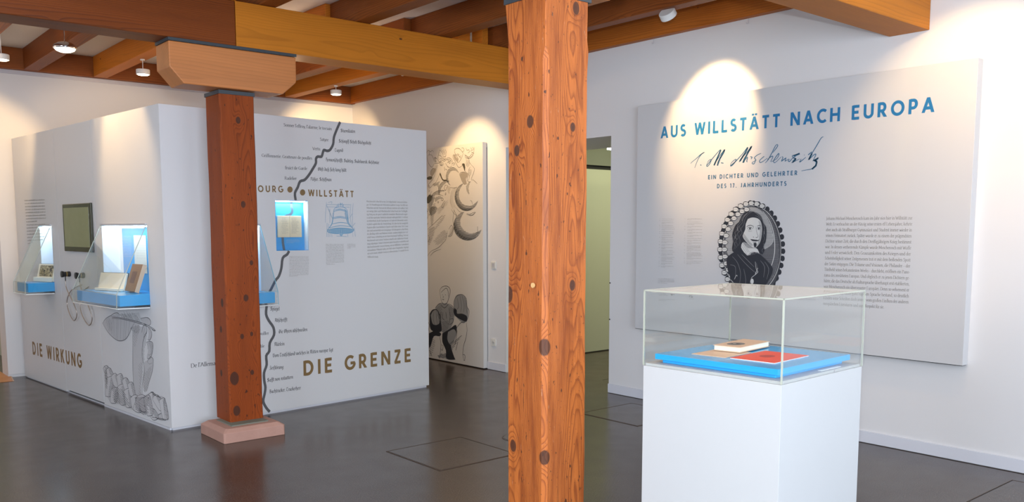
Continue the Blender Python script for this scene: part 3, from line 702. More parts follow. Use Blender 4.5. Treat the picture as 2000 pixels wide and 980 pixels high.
MB().box(-.338, -.338, hh - w_, .338, .338, hh).build('top_pane', 'acrylic_top', hd)
b = MB(); q = .3383
for sx in (-1, 1):
    for sy in (-1, 1): b.box(min(sx * q, sx * (q - .006)), min(sy * q, sy * (q - .006)), 0.0, max(sx * q, sx * (q - .006)), max(sy * q, sy * (q - .006)), hh - .006)
e_ = .0045
b.box(-q, -q, hh - e_, q, -q + .004, hh + .0005).box(-q, q - .004, hh - e_, q, q, hh + .0005).box(-q, -q, hh - e_, -q + .004, q, hh + .0005).box(q - .004, -q, hh - e_, q, q, hh + .0005)
b.build('polished_edges', 'edge', hd)
ds = thing('display_board', 'bright blue two-tier display board under the pedestal hood', 'board', (PCX + .003, PCY + .003, PZ), PA_)
MB().box(-.276, -.276, .0105, .276, .276, .026).build('lower_tier', 'blue', ds, bevel=.001)
MB().box(-.300, -.300, .0263, .300, .300, .050).build('upper_tier', 'blue', ds, bevel=.001)
o = MB().box(-.085, -.008, 0, .085, .008, .0015).build('label_strip', 'liner', None, (PCX + .118, PCY - .300, 1.0102), rz=PA_); tag(o, 'thin clear white strip lying on the pedestal rim', 'strip')
def on_ped(name, label, cat, x, y, z, rz):
    c, s_ = math.cos(PA_), math.sin(PA_)
    return thing(name, label, cat, (PCX + x * c - y * s_, PCY + x * s_ + y * c, PZ + z), PA_ + rz)
bk = on_ped('book', 'thick cream hardback book with an oval picture lying on the blue board', 'book', .096, .115, .0545, R(4.5))
MB().box(-.142, -.067, .0, .142, .067, .0018).build('back_cover', 'tan', bk, bevel=.0005)
MB().box(-.136, -.063, .002, .139, .063, .0225).build('page_block', 'pages', bk, bevel=.0015)
MB().box(-.142, -.067, .0228, .142, .067, .0248).build('front_cover', 'tanc', bk, bevel=.0005) if 'tanc' in M else None
M['tanc'] = mat('pale_tan_cover', (0.66, 0.47, 0.34), 0.45)
MB().box(-.142, -.067, .0228, .142, .067, .0248).build('front_cover', 'tanc', bk, bevel=.0005)
def ell(cx, cy, rx, ry, n=28): return [(cx + rx * math.cos(6.2832 * i / n), cy + ry * math.sin(6.2832 * i / n)) for i in range(n)]
b = MB(); b.flat = True; b.poly([(x, y, .0252) for x, y in ell(-.045, .005, .050, .037)]); b.build('cover_oval', 'inkmid', bk)
b = MB(); b.flat = True; b.poly([(x, y, .0254) for x, y in ell(-.045, .006, .017, .022, 16)]); b.poly([(x, y, .0256) for x, y in ell(-.045, .012, .008, .009, 12)], 1)
b.build('cover_portrait', ['inkdark', 'inklight'], bk)
rb = on_ped('brochure', 'glossy red brochure lying at the front of the blue board', 'brochure', -.034, -.105, .0503, R(2))
MB().box(-.148, -.102, 0, .148, .102, .003).build('pages', 'liner', rb, bevel=.0004)
MB().box(-.149, -.103, .0031, .149, .103, .0041).build('cover', 'red', rb)
M['redprint'] = mat('dark_red_print', (0.42, 0.03, 0.02), 0.5)
b = MB(); b.flat = True; b.poly([(x, y, .0044) for x, y in ell(0.0, .012, .040, .030)]); b.build('cover_picture', 'redprint', rb)
tb = on_ped('leaflet', 'flat tan leaflet under the cream book', 'leaflet', -.085, .110, .0503, R(2))
MB().box(-.108, -.092, 0, .108, .076, .0022).build('sheet', 'tanc', tb)

# ---------------------------------------------------------------- lamps
def spot_light(loc, aim, power, half, blend=0.55, col=(1.0, 0.66, 0.32), r=0.03):
    l = bpy.data.lights.new('spot_beam', 'SPOT'); l.energy = power; l.spot_size = R(2 * half); l.spot_blend = blend; l.color = col; l.shadow_soft_size = r
    o = bpy.data.objects.new('spot_beam', l); C.objects.link(o); o.location = loc
    o.rotation_euler = (Vector(aim) - Vector(loc)).to_track_quat('-Z', 'Y').to_euler(); return o
def ceiling_lamp(loc, aim, label, style, power, half, stem=0.04, blend=0.55, tilt=None):
    """loc = centre of the lens; the housing points along aim (or straight down when tilt is 0)"""
    t = thing('ceiling_spotlight', label, 'lamp', loc, 0, 'small ceiling spotlights')
    d = (Vector(aim) - Vector(loc)).normalized()
    q = d.to_track_quat('-Z', 'Y').to_euler() if tilt is None else (0, 0, 0)
    if style == 'chrome':
        MB().lathe([(0.0, .062), (.024, .060), (.055, .050), (.083, .030), (.092, .010), (.087, 0.0), (.081, .002)], 32).build('housing', 'chrome', t, smooth=True).rotation_euler = q
        MB().lathe([(.081, .002), (.070, -.013), (.042, -.025), (.0, -.030)], 32).build('lens', 'lens', t, smooth=True).rotation_euler = q
    else:
        MB().lathe([(0.0, .050), (.061, .050), (.065, .046), (.065, .001), (.061, 0.0), (.057, .003)], 32).build('housing', 'lampwhite', t).rotation_euler = q
        MB().lathe([(.0565, .0035), (.048, -.005), (.0, -.011)], 32).build('lens', 'lens', t, smooth=True).rotation_euler = q
    top = CZ if style == 'chrome' and False else J0
    if style == 'stub': pass
    MB().tube([(0, 0, .040), (0, 0, stem)], .0035, 8).build('stem', 'chrome' if style == 'chrome' else 'lampwhite', t)
    MB().lathe([(.022, stem - .012), (.022, stem)], 20).build('mount', 'lampwhite', t)
    if power: spot_light(tuple(Vector(loc) + d * .03), aim, power, half, blend)
    return t
PWR = 1.0
ceiling_lamp((1.963, 8.11, 3.100), (2.4, 7.9, 2.0), 'polished chrome pendant spotlight hanging between the left joists', 'chrome', 25 * PWR, 26, stem=.398, tilt=0)
ceiling_lamp((1.672, 9.107, 3.12), (1.60, 10.60, 2.25), 'white round spotlight cut by the left edge of the frame', 'white', 115 * PWR, 32, stem=.378, tilt=0)
ceiling_lamp((2.905, 9.10, 3.125), (3.0, 10.6, 2.3), 'white round spotlight on a stem left of the beech capital', 'white', 28 * PWR, 44, stem=.15, tilt=0)
ceiling_lamp((5.165, 9.30, 3.172), (5.75, 10.55, 2.5), 'white round spotlight near the back corner', 'white', 150 * PWR, 38, stem=.104, tilt=0)
ceiling_lamp((5.38, 4.47, 3.222), (6.133, 4.555, 2.48), 'tilted white round spotlight lighting the title panel', 'white', 140 * PWR, 30, stem=.053)
# lamps hidden above the beams or outside the frame that light the walls in view
ceiling_lamp((5.17, 7.80, 3.222), (6.133, 7.90, 1.99), 'white round spotlight hidden behind the main beam, over the figure panel', 'white', 95 * PWR, 34, stem=.053)
ceiling_lamp((5.18, 2.20, 3.16), (6.133, 2.50, 2.36), 'white round spotlight right of the near beam, outside the frame', 'white', 62 * PWR, 37, stem=.335)
ceiling_lamp((1.54, 7.62, 3.222), (2.25, 7.60, 2.35), 'white round spotlight hidden behind the main beam, over the block side wall', 'white', 62 * PWR, 29, stem=.053)
ceiling_lamp((3.75, 3.55, 3.18), (3.25, 2.25, 1.2), 'white round spotlight above the frame aimed at the pedestal', 'white', 75 * PWR, 20, stem=.315)
# corridor tube light
t = thing('tube_light', 'lit fluorescent tube in the passage beyond the opening', 'lamp', (7.40, 6.985, 2.497))
MB().box(-.03, -.02, 0.0, 1.1, .02, .03).build('tube', 'tube', t)
t.location = (7.40, 6.985, 2.497)
MB().box(-.02, -.03, .031, 1.11, .03, .05).build('housing', 'lampwhite', t)
area('corridor_light', (8.6, 6.2, 3.15), (8.6, 6.3, 0), 2.5, 1.2, 62, (1.0, 0.97, 0.60))
area('side_room_light', (0.9, 12.0, 2.85), (0.9, 12.0, 0), 1.0, 1.0, 25, (0.9, 0.92, 1.0))
# added warm fill lights from unseen sources, no fixtures
area('warm_fill', (0.6, 2.2, 3.24), (0.6, 2.2, 0), 3.0, 3.0, 36, (1.0, 0.80, 0.60))
area('warm_fill', (0.5, 8.0, 3.24), (0.5, 8.0, 0), 1.4, 2.6, 7, (1.0, 0.76, 0.54))
def fill_point(loc, power):  # added point light for warm fill, not a modelled lamp
    l = bpy.data.lights.new('warm_fill_point', 'POINT'); l.energy = power; l.color = (1.0, 0.70, 0.44); l.shadow_soft_size = 0.12
    o = bpy.data.objects.new('warm_fill_point', l); C.objects.link(o); o.location = loc
area('ceiling_fill', (0.9, 8.9, 2.75), (0.95, 8.9, 5), 0.5, 0.5, 9, (1.0, 0.72, 0.46)); fill_point((-2.0, 6.5, 2.6), 3); fill_point((3.8, 7.9, 2.75), 16); fill_point((4.6, 1.2, 2.9), 14)  # added upward fill to warm the ceiling, plus unseen fill points
TEXTS = [
    ('F', 'frak', 'Sturmläuten', 1.6602, 2.4664, 1.8199, 2.472, 0.0299, 'inkgrey'),
    ('F', 'frak', 'Schimpff-Schelt-Stichgedicht', 1.6373, 2.3724, 1.9971, 2.3782, 0.0299, 'inkgrey'),
    ('F', 'frak', 'Tugend', 1.5929, 2.2876, 1.6841, 2.2919, 0.0299, 'inkgrey'),
    ('F', 'frak', 'Hennenſchrifft. Sudeley. Sudelwerck. Geſchmier', 1.4947, 2.1992, 2.0862, 2.2036, 0.0297, 'inkgrey'),
    ('F', 'frak', 'Obſt daß ſich lang hält', 1.4101, 2.1114, 1.7147, 2.1161, 0.0295, 'inkgrey'),
    ('F', 'frak', 'Flößer. Schiffman', 1.3295, 2.021, 1.5517, 2.0242, 0.0294, 'inkgrey'),
    ('F', 'roman', "Sonner l'effroy, l'alarme, le tocsain", 1.0792, 2.4711, 1.5669, 2.476, 0.0259, 'inkgrey'),
    ('F', 'roman', 'Satyre', 1.4387, 2.3754, 1.5287, 2.3753, 0.0269, 'inkgrey'),
    ('F', 'roman', 'Vertu', 1.3611, 2.2888, 1.4424, 2.2913, 0.0267, 'inkgrey'),
    ('F', 'roman', 'Griffonnerie. Gratteure de poulles', 0.8625, 2.2018, 1.3542, 2.2044, 0.0256, 'inkgrey'),
    ('F', 'roman', 'fruict de Garde', 1.0818, 2.1088, 1.3024, 2.1128, 0.0261, 'inkgrey'),
    ('F', 'roman', 'Radelier', 1.0748, 2.0201, 1.1941, 2.0222, 0.0262, 'inkgrey'),
    ('F', 'sans', 'STRASBOURG', 0.4758, 1.9021, 1.0578, 1.9103, 0.0537, 'inkgold'),
    ('F', 'sans', 'WILLSTÄTT', 1.3076, 1.8849, 1.7896, 1.8864, 0.0563, 'inkgold'),
    ('F', 'frak', 'Spiegel', 0.9, 0.9003, 0.99, 0.8959, 0.0308, 'inkgrey'),
    ('F', 'frak', 'Abſchrifft', 0.9386, 0.7977, 1.0627, 0.795, 0.031, 'inkgrey'),
    ('F', 'frak', 'Die Ohren abſchneiden', 0.9738, 0.6961, 1.2618, 0.6923, 0.0312, 'inkgrey'),
    ('F', 'frak', 'Märlein', 0.9279, 0.5894, 1.0287, 0.5865, 0.0311, 'inkgrey'),
    ('F', 'frak', 'Vom Teutſchland welches in Mitten Europæ ligt', 0.9075, 0.4926, 1.5282, 0.4827, 0.0311, 'inkgrey'),
    ('F', 'frak', 'Zerſtörung', 0.8735, 0.3889, 1.0124, 0.383, 0.0311, 'inkgrey'),
    ('F', 'frak', 'Safft von Kräuttern', 0.849, 0.2844, 1.1042, 0.2835, 0.031, 'inkgrey'),
    ('F', 'frak', 'Buchtrucker. Truckerherr', 0.8666, 0.1829, 1.1793, 0.1756, 0.0312, 'inkgrey'),
    ('F', 'roman', 'Souiller', 0.7654, 0.6991, 0.8798, 0.6941, 0.0254, 'inkgrey'),
    ('F', 'roman', 'Fable', 0.7671, 0.5881, 0.8346, 0.5882, 0.0255, 'inkgrey'),
    ('F', 'roman', "De l'Allemaigne", 0.1739, 0.4871, 0.4624, 0.4857, 0.0332, 'inkgrey'),
    ('F', 'sans', 'DIE GRENZE', 1.2133, 0.2932, 2.4359, 0.286, 0.1303, 'inkgold'),
    ('F', 'roman', 'Moscheroschs Leben fiel in eine Zeit tiefgreifender Grenzverschiebun-', 1.933, 1.8452, 2.4212, 1.8472, 0.0157, 'inkgrey2'),
    ('F', 'roman', 'gen. Die Auswirkungen der Reformation spalteten Europa. Das Bild vom', 1.9329, 1.8149, 2.4215, 1.8184, 0.0157, 'inkgrey2'),
    ('F', 'roman', 'Menschen und der Horizont des Wissens änderten sich radikal. Und', 1.9328, 1.7846, 2.4217, 1.7895, 0.0158, 'inkgrey2'),
    ('F', 'roman', 'nur wenige Jahre nach Moscheroschs Geburt brach der Dreißigjäh-', 1.9327, 1.7543, 2.422, 1.7606, 0.0158, 'inkgrey2'),
    ('F', 'roman', 'rige Krieg aus, der ganze Landstriche verwüstete. Moscherosch reagier-', 1.9326, 1.724, 2.4222, 1.7317, 0.0158, 'inkgrey2'),
    ('F', 'roman', 'te auf diese epochalen Umbrüche mitunter widersprüchlich. Er verfasste', 1.9325, 1.6936, 2.4224, 1.7028, 0.0158, 'inkgrey2'),
    ('F', 'roman', 'ein Wörterbuch, das die Sprachgrenze zu Frankreich überwindet, wetter-', 1.9324, 1.6633, 2.4227, 1.6738, 0.0158, 'inkgrey2'),
    ('F', 'roman', "te jedoch zugleich über die ‚Verwelschung', d.h. über das fast zwanghafte", 1.9323, 1.6329, 2.4229, 1.6448, 0.0158, 'inkgrey2'),
    ('F', 'roman', 'Kopieren alles Französischen in Sprache und Kultur seiner Zeit. Er war', 1.9322, 1.6025, 2.4232, 1.6158, 0.0158, 'inkgrey2'),
    ('F', 'roman', 'aber auch wortwörtlich ein Grenzgänger. Oft überquerte er den Rhein,', 1.9321, 1.572, 2.4234, 1.5868, 0.0158, 'inkgrey2'),
    ('F', 'roman', 'der allerdings nicht zwei Nationen trennte, sondern lediglich die Graf-', 1.932, 1.5416, 2.4237, 1.5578, 0.0158, 'inkgrey2'),
    ('F', 'roman', 'schaft Hanau-Lichtenberg von der freien Reichsstadt Straßburg. Dort war', 1.932, 1.5111, 2.4239, 1.5287, 0.0158, 'inkgrey2'),
    ('F', 'roman', 'Moscherosch nach seinem Studium schnell in der städtischen Verwal-', 1.9319, 1.4806, 2.4241, 1.4996, 0.0158, 'inkgrey2'),
    ('F', 'roman', 'tung aufgestiegen. Seinen Geburtsort jedoch besuchte er weiterhin und', 1.9318, 1.45, 2.4244, 1.4705, 0.0159, 'inkgrey2'),
    ('F', 'roman', 'über konfessionelle Grenzen hinweg, um am Willstätter Gottesdienst', 1.9317, 1.4195, 2.4246, 1.4414, 0.0158, 'inkgrey2'),
    ('F', 'roman', 'teilzunehmen. Philander indes, der Held seines Hauptwerks, begnügt', 1.9316, 1.3889, 2.4249, 1.4122, 0.0159, 'inkgrey2'),
    ('F', 'roman', 'sich nicht damit, irdische Grenzen zu überschreiten. Er wandelt bis ins', 1.9315, 1.3583, 2.4251, 1.383, 0.0159, 'inkgrey2'),
    ('F', 'roman', 'Höllenreich hinab.', 1.9314, 1.3277, 2.0574, 1.3258, 0.0159, 'inkgrey2'),
    ('T', 'roman', 'Johann Michael Moscherosch kam im Jahr 1601 hier in Willstätt zur', 1.9207, 1.6606, 2.5716, 1.6577, 0.0226, 'inkgrey2'),
    ('T', 'roman', 'Welt. Er verbrachte an der Kinzig seine ersten elf Lebensjahre, kehrte', 1.9206, 1.6182, 2.5717, 1.6161, 0.0227, 'inkgrey2'),
    ('T', 'roman', 'aber auch als Straßburger Gymnasiast und Student immer wieder in', 1.9205, 1.5758, 2.5717, 1.5745, 0.0226, 'inkgrey2'),
    ('T', 'roman', 'seinen Heimatort zurück. Später wurde er zu einem der prägendsten', 1.9203, 1.5333, 2.5718, 1.5328, 0.0227, 'inkgrey2'),
    ('T', 'roman', 'Dichter seiner Zeit, die durch den Dreißigjährigen Krieg bestimmt', 1.9202, 1.4907, 2.5718, 1.4911, 0.0227, 'inkgrey2'),
    ('T', 'roman', 'war. In dessen verheerende Kämpfe wurde Moscherosch mit Waffe', 1.9201, 1.4481, 2.5719, 1.4493, 0.0227, 'inkgrey2'),
    ('T', 'roman', 'und Feder verwickelt. Den Grausamkeiten des Krieges und der', 1.92, 1.4054, 2.5719, 1.4075, 0.0228, 'inkgrey2'),
    ('T', 'roman', 'Scheinheiligkeit seiner Zeitgenossen trat er mit dem beißenden Spott', 1.9198, 1.3626, 2.572, 1.3655, 0.0228, 'inkgrey2'),
    ('T', 'roman', 'der Satire entgegen: Die Träume und Visionen, die Philander – der', 1.9197, 1.3198, 2.572, 1.3236, 0.0229, 'inkgrey2'),
    ('T', 'roman', 'Titelheld seines bekanntesten Werks – durchlebt, eröffnen ein Pano-', 1.9196, 1.277, 2.5721, 1.2815, 0.0228, 'inkgrey2'),
    ('T', 'roman', 'rama des zerrütteten Europas. Und obgleich er zu jenen Dichtern ge-', 1.9195, 1.2341, 2.5721, 1.2395, 0.0228, 'inkgrey2'),
    ('T', 'roman', 'hörte, die das Deutsche als Kultursprache überhaupt erst etablierten,', 1.9193, 1.1911, 2.5722, 1.1973, 0.0229, 'inkgrey2'),
    ('T', 'roman', 'war Moscherosch ein überzeugter Europäer. Denn so vehement er', 1.9192, 1.1481, 2.5722, 1.1551, 0.0229, 'inkgrey2'),
    ('T', 'roman', 'auf der Geltung seiner ganz eigenen Sprache bestand, so deutlich', 1.9191, 1.105, 2.5723, 1.1128, 0.0229, 'inkgrey2'),
    ('T', 'roman', 'künden seine Schriften doch immer vom großen Einfluss der anderen', 1.919, 1.0618, 2.5723, 1.0705, 0.023, 'inkgrey2'),
    ('T', 'roman', 'europäischen Literaturen und vom Respekt für sie.', 1.9189, 1.0184, 2.3958, 1.0231, 0.023, 'inkgrey2'),
    ('T', 'sans', 'AUS WILLSTÄTT NACH EUROPA', 0.3015, 2.3904, 2.6854, 2.3807, 0.099, 'inkblue'),
    ('T', 'sans', 'EIN DICHTER UND GELEHRTER', 0.8239, 2.0093, 1.6641, 2.0058, 0.0341, 'inkblue2'),
    ('T', 'sans', 'DES 17. JAHRHUNDERTS', 0.9172, 1.9321, 1.5733, 1.9277, 0.0338, 'inkblue2'),
    ('L', 'sans', 'DIE WIRKUNG', -3.3166, 0.2803, -1.9059, 0.2883, 0.1315, 'inkgold'),
]
GREEK = [
    ('F', 'small_text', 1.4754, 1.4567, 1.6725, 1.4539, 0.0067, 'inkgrey2'),
    ('F', 'small_text', 1.4754, 1.4445, 1.6722, 1.4425, 0.0068, 'inkgrey2'),
    ('F', 'small_text', 1.4754, 1.4323, 1.6719, 1.4312, 0.0068, 'inkgrey2'),
    ('F', 'small_text', 1.4754, 1.4202, 1.6716, 1.4198, 0.0067, 'inkgrey2'),
    ('F', 'small_text', 1.4754, 1.408, 1.6713, 1.4085, 0.0068, 'inkgrey2'),
    ('F', 'small_text', 1.4754, 1.3958, 1.671, 1.3971, 0.0068, 'inkgrey2'),
    ('F', 'small_text', 1.4754, 1.3837, 1.6707, 1.3858, 0.0067, 'inkgrey2'),
    ('F', 'small_text', 1.4754, 1.3715, 1.6705, 1.3744, 0.0068, 'inkgrey2'),
    ('F', 'small_text', 1.4754, 1.3593, 1.6702, 1.3631, 0.0068, 'inkgrey2'),
    ('F', 'small_text', 1.4754, 1.3471, 1.6699, 1.3517, 0.0068, 'inkgrey2'),
    ('F', 'small_text', 1.4754, 1.3349, 1.6696, 1.3404, 0.0068, 'inkgrey2'),
    ('F', 'small_text', 1.4754, 1.3228, 1.6693, 1.329, 0.0067, 'inkgrey2'),
    ('F', 'small_text', 1.4754, 1.3106, 1.669, 1.3176, 0.0067, 'inkgrey2'),
    ('F', 'small_text', 1.4754, 1.2984, 1.6687, 1.3063, 0.0067, 'inkgrey2'),
    ('F', 'small_text', 1.4754, 1.2861, 1.6684, 1.2949, 0.0068, 'inkgrey2'),
    ('F', 'small_text', 1.4754, 1.2739, 1.5699, 1.2762, 0.0068, 'inkgrey2'),
    ('F', 'small_text', 1.7086, 1.4551, 1.7973, 1.4529, 0.0069, 'inkgrey2'),
    ('F', 'small_text', 1.7083, 1.4426, 1.8033, 1.4411, 0.0069, 'inkgrey2'),
    ('F', 'small_text', 1.708, 1.4301, 1.8031, 1.4294, 0.0069, 'inkgrey2'),
    ('F', 'small_text', 1.7077, 1.4176, 1.7462, 1.4186, 0.0069, 'inkgrey2'),
    ('F', 'small_text', 1.1, 1.3572, 1.2973, 1.3507, 0.0062, 'inkgrey2'),
    ('F', 'small_text', 1.0996, 1.3457, 1.297, 1.3394, 0.0062, 'inkgrey2'),
    ('F', 'small_text', 1.0993, 1.3341, 1.2967, 1.3282, 0.0062, 'inkgrey2'),
    ('F', 'small_text', 1.0989, 1.3225, 1.2964, 1.317, 0.0063, 'inkgrey2'),
    ('F', 'small_text', 1.0985, 1.311, 1.296, 1.3057, 0.0062, 'inkgrey2'),
    ('F', 'small_text', 1.0982, 1.2994, 1.2957, 1.2944, 0.0062, 'inkgrey2'),
    ('F', 'small_text', 1.0978, 1.2878, 1.2954, 1.2832, 0.0063, 'inkgrey2'),
    ('F', 'small_text', 1.0975, 1.2763, 1.2951, 1.2719, 0.0062, 'inkgrey2'),
    ('F', 'small_text', 1.0971, 1.2647, 1.2947, 1.2607, 0.0062, 'inkgrey2'),
    ('F', 'small_text', 1.0967, 1.2531, 1.2944, 1.2494, 0.0062, 'inkgrey2'),
    ('F', 'small_text', 1.0964, 1.2415, 1.2941, 1.2381, 0.0063, 'inkgrey2'),
    ('F', 'small_text', 1.096, 1.23, 1.2937, 1.2269, 0.0062, 'inkgrey2'),
    ('F', 'small_text', 1.0956, 1.2184, 1.2934, 1.2156, 0.0062, 'inkgrey2'),
    ('F', 'small_text', 1.0953, 1.2068, 1.2931, 1.2043, 0.0062, 'inkgrey2'),
    ('F', 'small_text', 1.0949, 1.1952, 1.2927, 1.193, 0.0062, 'inkgrey2'),
    ('F', 'small_text', 1.0946, 1.1836, 1.1797, 1.1863, 0.0062, 'inkgrey2'),
    ('L', 'small_text', -3.295, 1.8884, -2.6814, 1.8828, 0.013, 'inkgrey2'),
    ('L', 'small_text', -3.2939, 1.8571, -2.6806, 1.8527, 0.013, 'inkgrey2'),
    ('L', 'small_text', -3.2928, 1.8258, -2.6799, 1.8226, 0.013, 'inkgrey2'),
    ('L', 'small_text', -3.2917, 1.7945, -2.6791, 1.7925, 0.013, 'inkgrey2'),
    ('L', 'small_text', -3.2906, 1.7631, -2.6783, 1.7624, 0.0131, 'inkgrey2'),
    ('L', 'small_text', -3.2895, 1.7318, -2.6776, 1.7322, 0.013, 'inkgrey2'),
    ('L', 'small_text', -3.2883, 1.7004, -2.6768, 1.702, 0.0131, 'inkgrey2'),
    ('L', 'small_text', -3.2851, 1.6682, -2.9356, 1.6733, 0.0132, 'inkgrey2'),
    ('L', 'small_text', -3.2837, 1.6361, -2.7091, 1.6418, 0.0131, 'inkgrey2'),
    ('L', 'small_text', -3.2822, 1.6039, -2.9333, 1.6119, 0.0132, 'inkgrey2'),
    ('L', 'small_text', -3.2808, 1.5718, -2.8027, 1.5813, 0.0131, 'inkgrey2'),
    ('L', 'small_text', -3.2793, 1.5396, -2.7035, 1.5513, 0.0132, 'inkgrey2'),
    ('L', 'small_text', -3.2779, 1.5074, -2.7375, 1.5208, 0.0132, 'inkgrey2'),
    ('L', 'small_text', -3.2764, 1.4752, -2.776, 1.4902, 0.0132, 'inkgrey2'),
    ('L', 'small_text', -3.275, 1.4429, -3.126, 1.456, 0.0133, 'inkgrey2'),
    ('T', 'index_text', 0.3279, 1.6797, 0.466, 1.6765, 0.0051, 'inkgrey2'),
    ('T', 'index_text', 0.2987, 1.68, 0.312, 1.6799, 0.0051, 'inkgrey2'),
    ('T', 'index_text', 0.3279, 1.6644, 0.4565, 1.6614, 0.0051, 'inkgrey2'),
    ('T', 'index_text', 0.2988, 1.6646, 0.312, 1.6645, 0.0051, 'inkgrey2'),
    ('T', 'index_text', 0.3279, 1.6481, 0.4624, 1.6453, 0.0051, 'inkgrey2'),
    ('T', 'index_text', 0.3281, 1.6393, 0.3746, 1.637, 0.0051, 'inkgrey2'),
    ('T', 'index_text', 0.328, 1.6225, 0.4548, 1.6201, 0.0052, 'inkgrey2'),
    ('T', 'index_text', 0.2989, 1.6226, 0.3121, 1.6226, 0.0052, 'inkgrey2'),
    ('T', 'index_text', 0.328, 1.6082, 0.4731, 1.606, 0.0052, 'inkgrey2'),
    ('T', 'index_text', 0.2989, 1.6083, 0.3122, 1.6083, 0.0051, 'inkgrey2'),
    ('T', 'index_text', 0.3281, 1.5919, 0.4752, 1.5898, 0.0051, 'inkgrey2'),
    ('T', 'index_text', 0.3283, 1.5831, 0.3682, 1.5811, 0.0051, 'inkgrey2'),
    ('T', 'index_text', 0.2989, 1.5919, 0.3122, 1.5919, 0.0051, 'inkgrey2'),
    ('T', 'index_text', 0.3281, 1.5663, 0.4678, 1.5646, 0.0051, 'inkgrey2'),
    ('T', 'index_text', 0.299, 1.5663, 0.3123, 1.5663, 0.0051, 'inkgrey2'),
    ('T', 'index_text', 0.3282, 1.551, 0.469, 1.5495, 0.0051, 'inkgrey2'),
    ('T', 'index_text', 0.299, 1.5509, 0.3123, 1.5509, 0.0051, 'inkgrey2'),
    ('T', 'index_text', 0.3282, 1.5346, 0.4448, 1.5332, 0.0051, 'inkgrey2'),
    ('T', 'index_text', 0.3283, 1.5172, 0.4621, 1.5161, 0.0051, 'inkgrey2'),
    ('T', 'index_text', 0.3284, 1.5084, 0.3698, 1.5067, 0.0051, 'inkgrey2'),
    ('T', 'index_text', 0.2991, 1.517, 0.3124, 1.5171, 0.0051, 'inkgrey2'),
    ('T', 'index_text', 0.3283, 1.4946, 0.4624, 1.4939, 0.0052, 'inkgrey2'),
    ('T', 'index_text', 0.3284, 1.4782, 0.4575, 1.4776, 0.0052, 'inkgrey2'),
    ('T', 'index_text', 0.3285, 1.4694, 0.3931, 1.4681, 0.0052, 'inkgrey2'),
    ('T', 'index_text', 0.2992, 1.4779, 0.3125, 1.4781, 0.0052, 'inkgrey2'),
    ('T', 'index_text', 0.3284, 1.4516, 0.4583, 1.4513, 0.0051, 'inkgrey2'),
    ('T', 'index_text', 0.3286, 1.4427, 0.3702, 1.4413, 0.0052, 'inkgrey2'),
    ('T', 'index_text', 0.2992, 1.4512, 0.3125, 1.4514, 0.0051, 'inkgrey2'),
    ('T', 'index_text', 0.3285, 1.4259, 0.4624, 1.426, 0.0051, 'inkgrey2'),
    ('T', 'index_text', 0.3287, 1.4171, 0.3749, 1.4158, 0.0051, 'inkgrey2'),
    ('T', 'index_text', 0.2993, 1.4254, 0.3126, 1.4257, 0.0052, 'inkgrey2'),
    ('T', 'index_text', 0.3286, 1.4002, 0.4582, 1.4006, 0.0052, 'inkgrey2'),
    ('T', 'index_text', 0.2993, 1.3997, 0.3126, 1.3999, 0.0051, 'inkgrey2'),
    ('T', 'index_text', 0.3286, 1.3869, 0.4781, 1.3878, 0.0051, 'inkgrey2'),
    ('T', 'index_text', 0.2994, 1.3863, 0.3127, 1.3866, 0.0051, 'inkgrey2'),
    ('T', 'index_text', 0.3286, 1.3715, 0.456, 1.3721, 0.0051, 'inkgrey2'),
    ('T', 'index_text', 0.3288, 1.3626, 0.4616, 1.3635, 0.0052, 'inkgrey2'),
    ('T', 'index_text', 0.329, 1.3538, 0.3906, 1.3532, 0.0051, 'inkgrey2'),
    ('T', 'index_text', 0.2994, 1.3708, 0.3127, 1.3711, 0.0052, 'inkgrey2'),
    ('T', 'index_text', 0.3287, 1.3385, 0.4802, 1.3402, 0.0052, 'inkgrey2'),
    ('T', 'index_text', 0.3289, 1.3297, 0.4535, 1.3308, 0.0051, 'inkgrey2'),
    ('T', 'index_text', 0.3291, 1.3208, 0.4664, 1.3224, 0.0052, 'inkgrey2'),
    ('T', 'index_text', 0.3293, 1.312, 0.3779, 1.3113, 0.0051, 'inkgrey2'),
    ('T', 'index_text', 0.2995, 1.3378, 0.3128, 1.3381, 0.0052, 'inkgrey2'),
    ('T', 'index_text', 0.3288, 1.3015, 0.4537, 1.303, 0.0051, 'inkgrey2'),
    ('T', 'index_text', 0.2995, 1.3006, 0.3129, 1.301, 0.0052, 'inkgrey2'),
    ('T', 'index_text', 0.3288, 1.285, 0.4594, 1.2868, 0.0051, 'inkgrey2'),
    ('T', 'index_text', 0.329, 1.2761, 0.372, 1.2754, 0.0052, 'inkgrey2'),
    ('T', 'index_text', 0.2996, 1.2841, 0.3129, 1.2845, 0.0052, 'inkgrey2'),
    ('T', 'index_text', 0.3289, 1.2592, 0.4703, 1.2618, 0.0052, 'inkgrey2'),
    ('T', 'index_text', 0.3291, 1.2504, 0.3765, 1.2499, 0.0051, 'inkgrey2'),
    ('T', 'index_text', 0.2996, 1.2583, 0.313, 1.2587, 0.0051, 'inkgrey2'),
    ('T', 'index_text', 0.6127, 1.6792, 0.7685, 1.6758, 0.0049, 'inkgrey2'),
    ('T', 'index_text', 0.6129, 1.6706, 0.6583, 1.6683, 0.005, 'inkgrey2'),
    ('T', 'index_text', 0.5827, 1.6794, 0.5952, 1.6793, 0.005, 'inkgrey2'),
    ('T', 'index_text', 0.6127, 1.6524, 0.756, 1.6495, 0.005, 'inkgrey2'),
    ('T', 'index_text', 0.5828, 1.6526, 0.5953, 1.6525, 0.005, 'inkgrey2'),
    ('T', 'index_text', 0.6127, 1.6385, 0.78, 1.6357, 0.005, 'inkgrey2'),
    ('T', 'index_text', 0.6129, 1.63, 0.684, 1.6277, 0.0049, 'inkgrey2'),
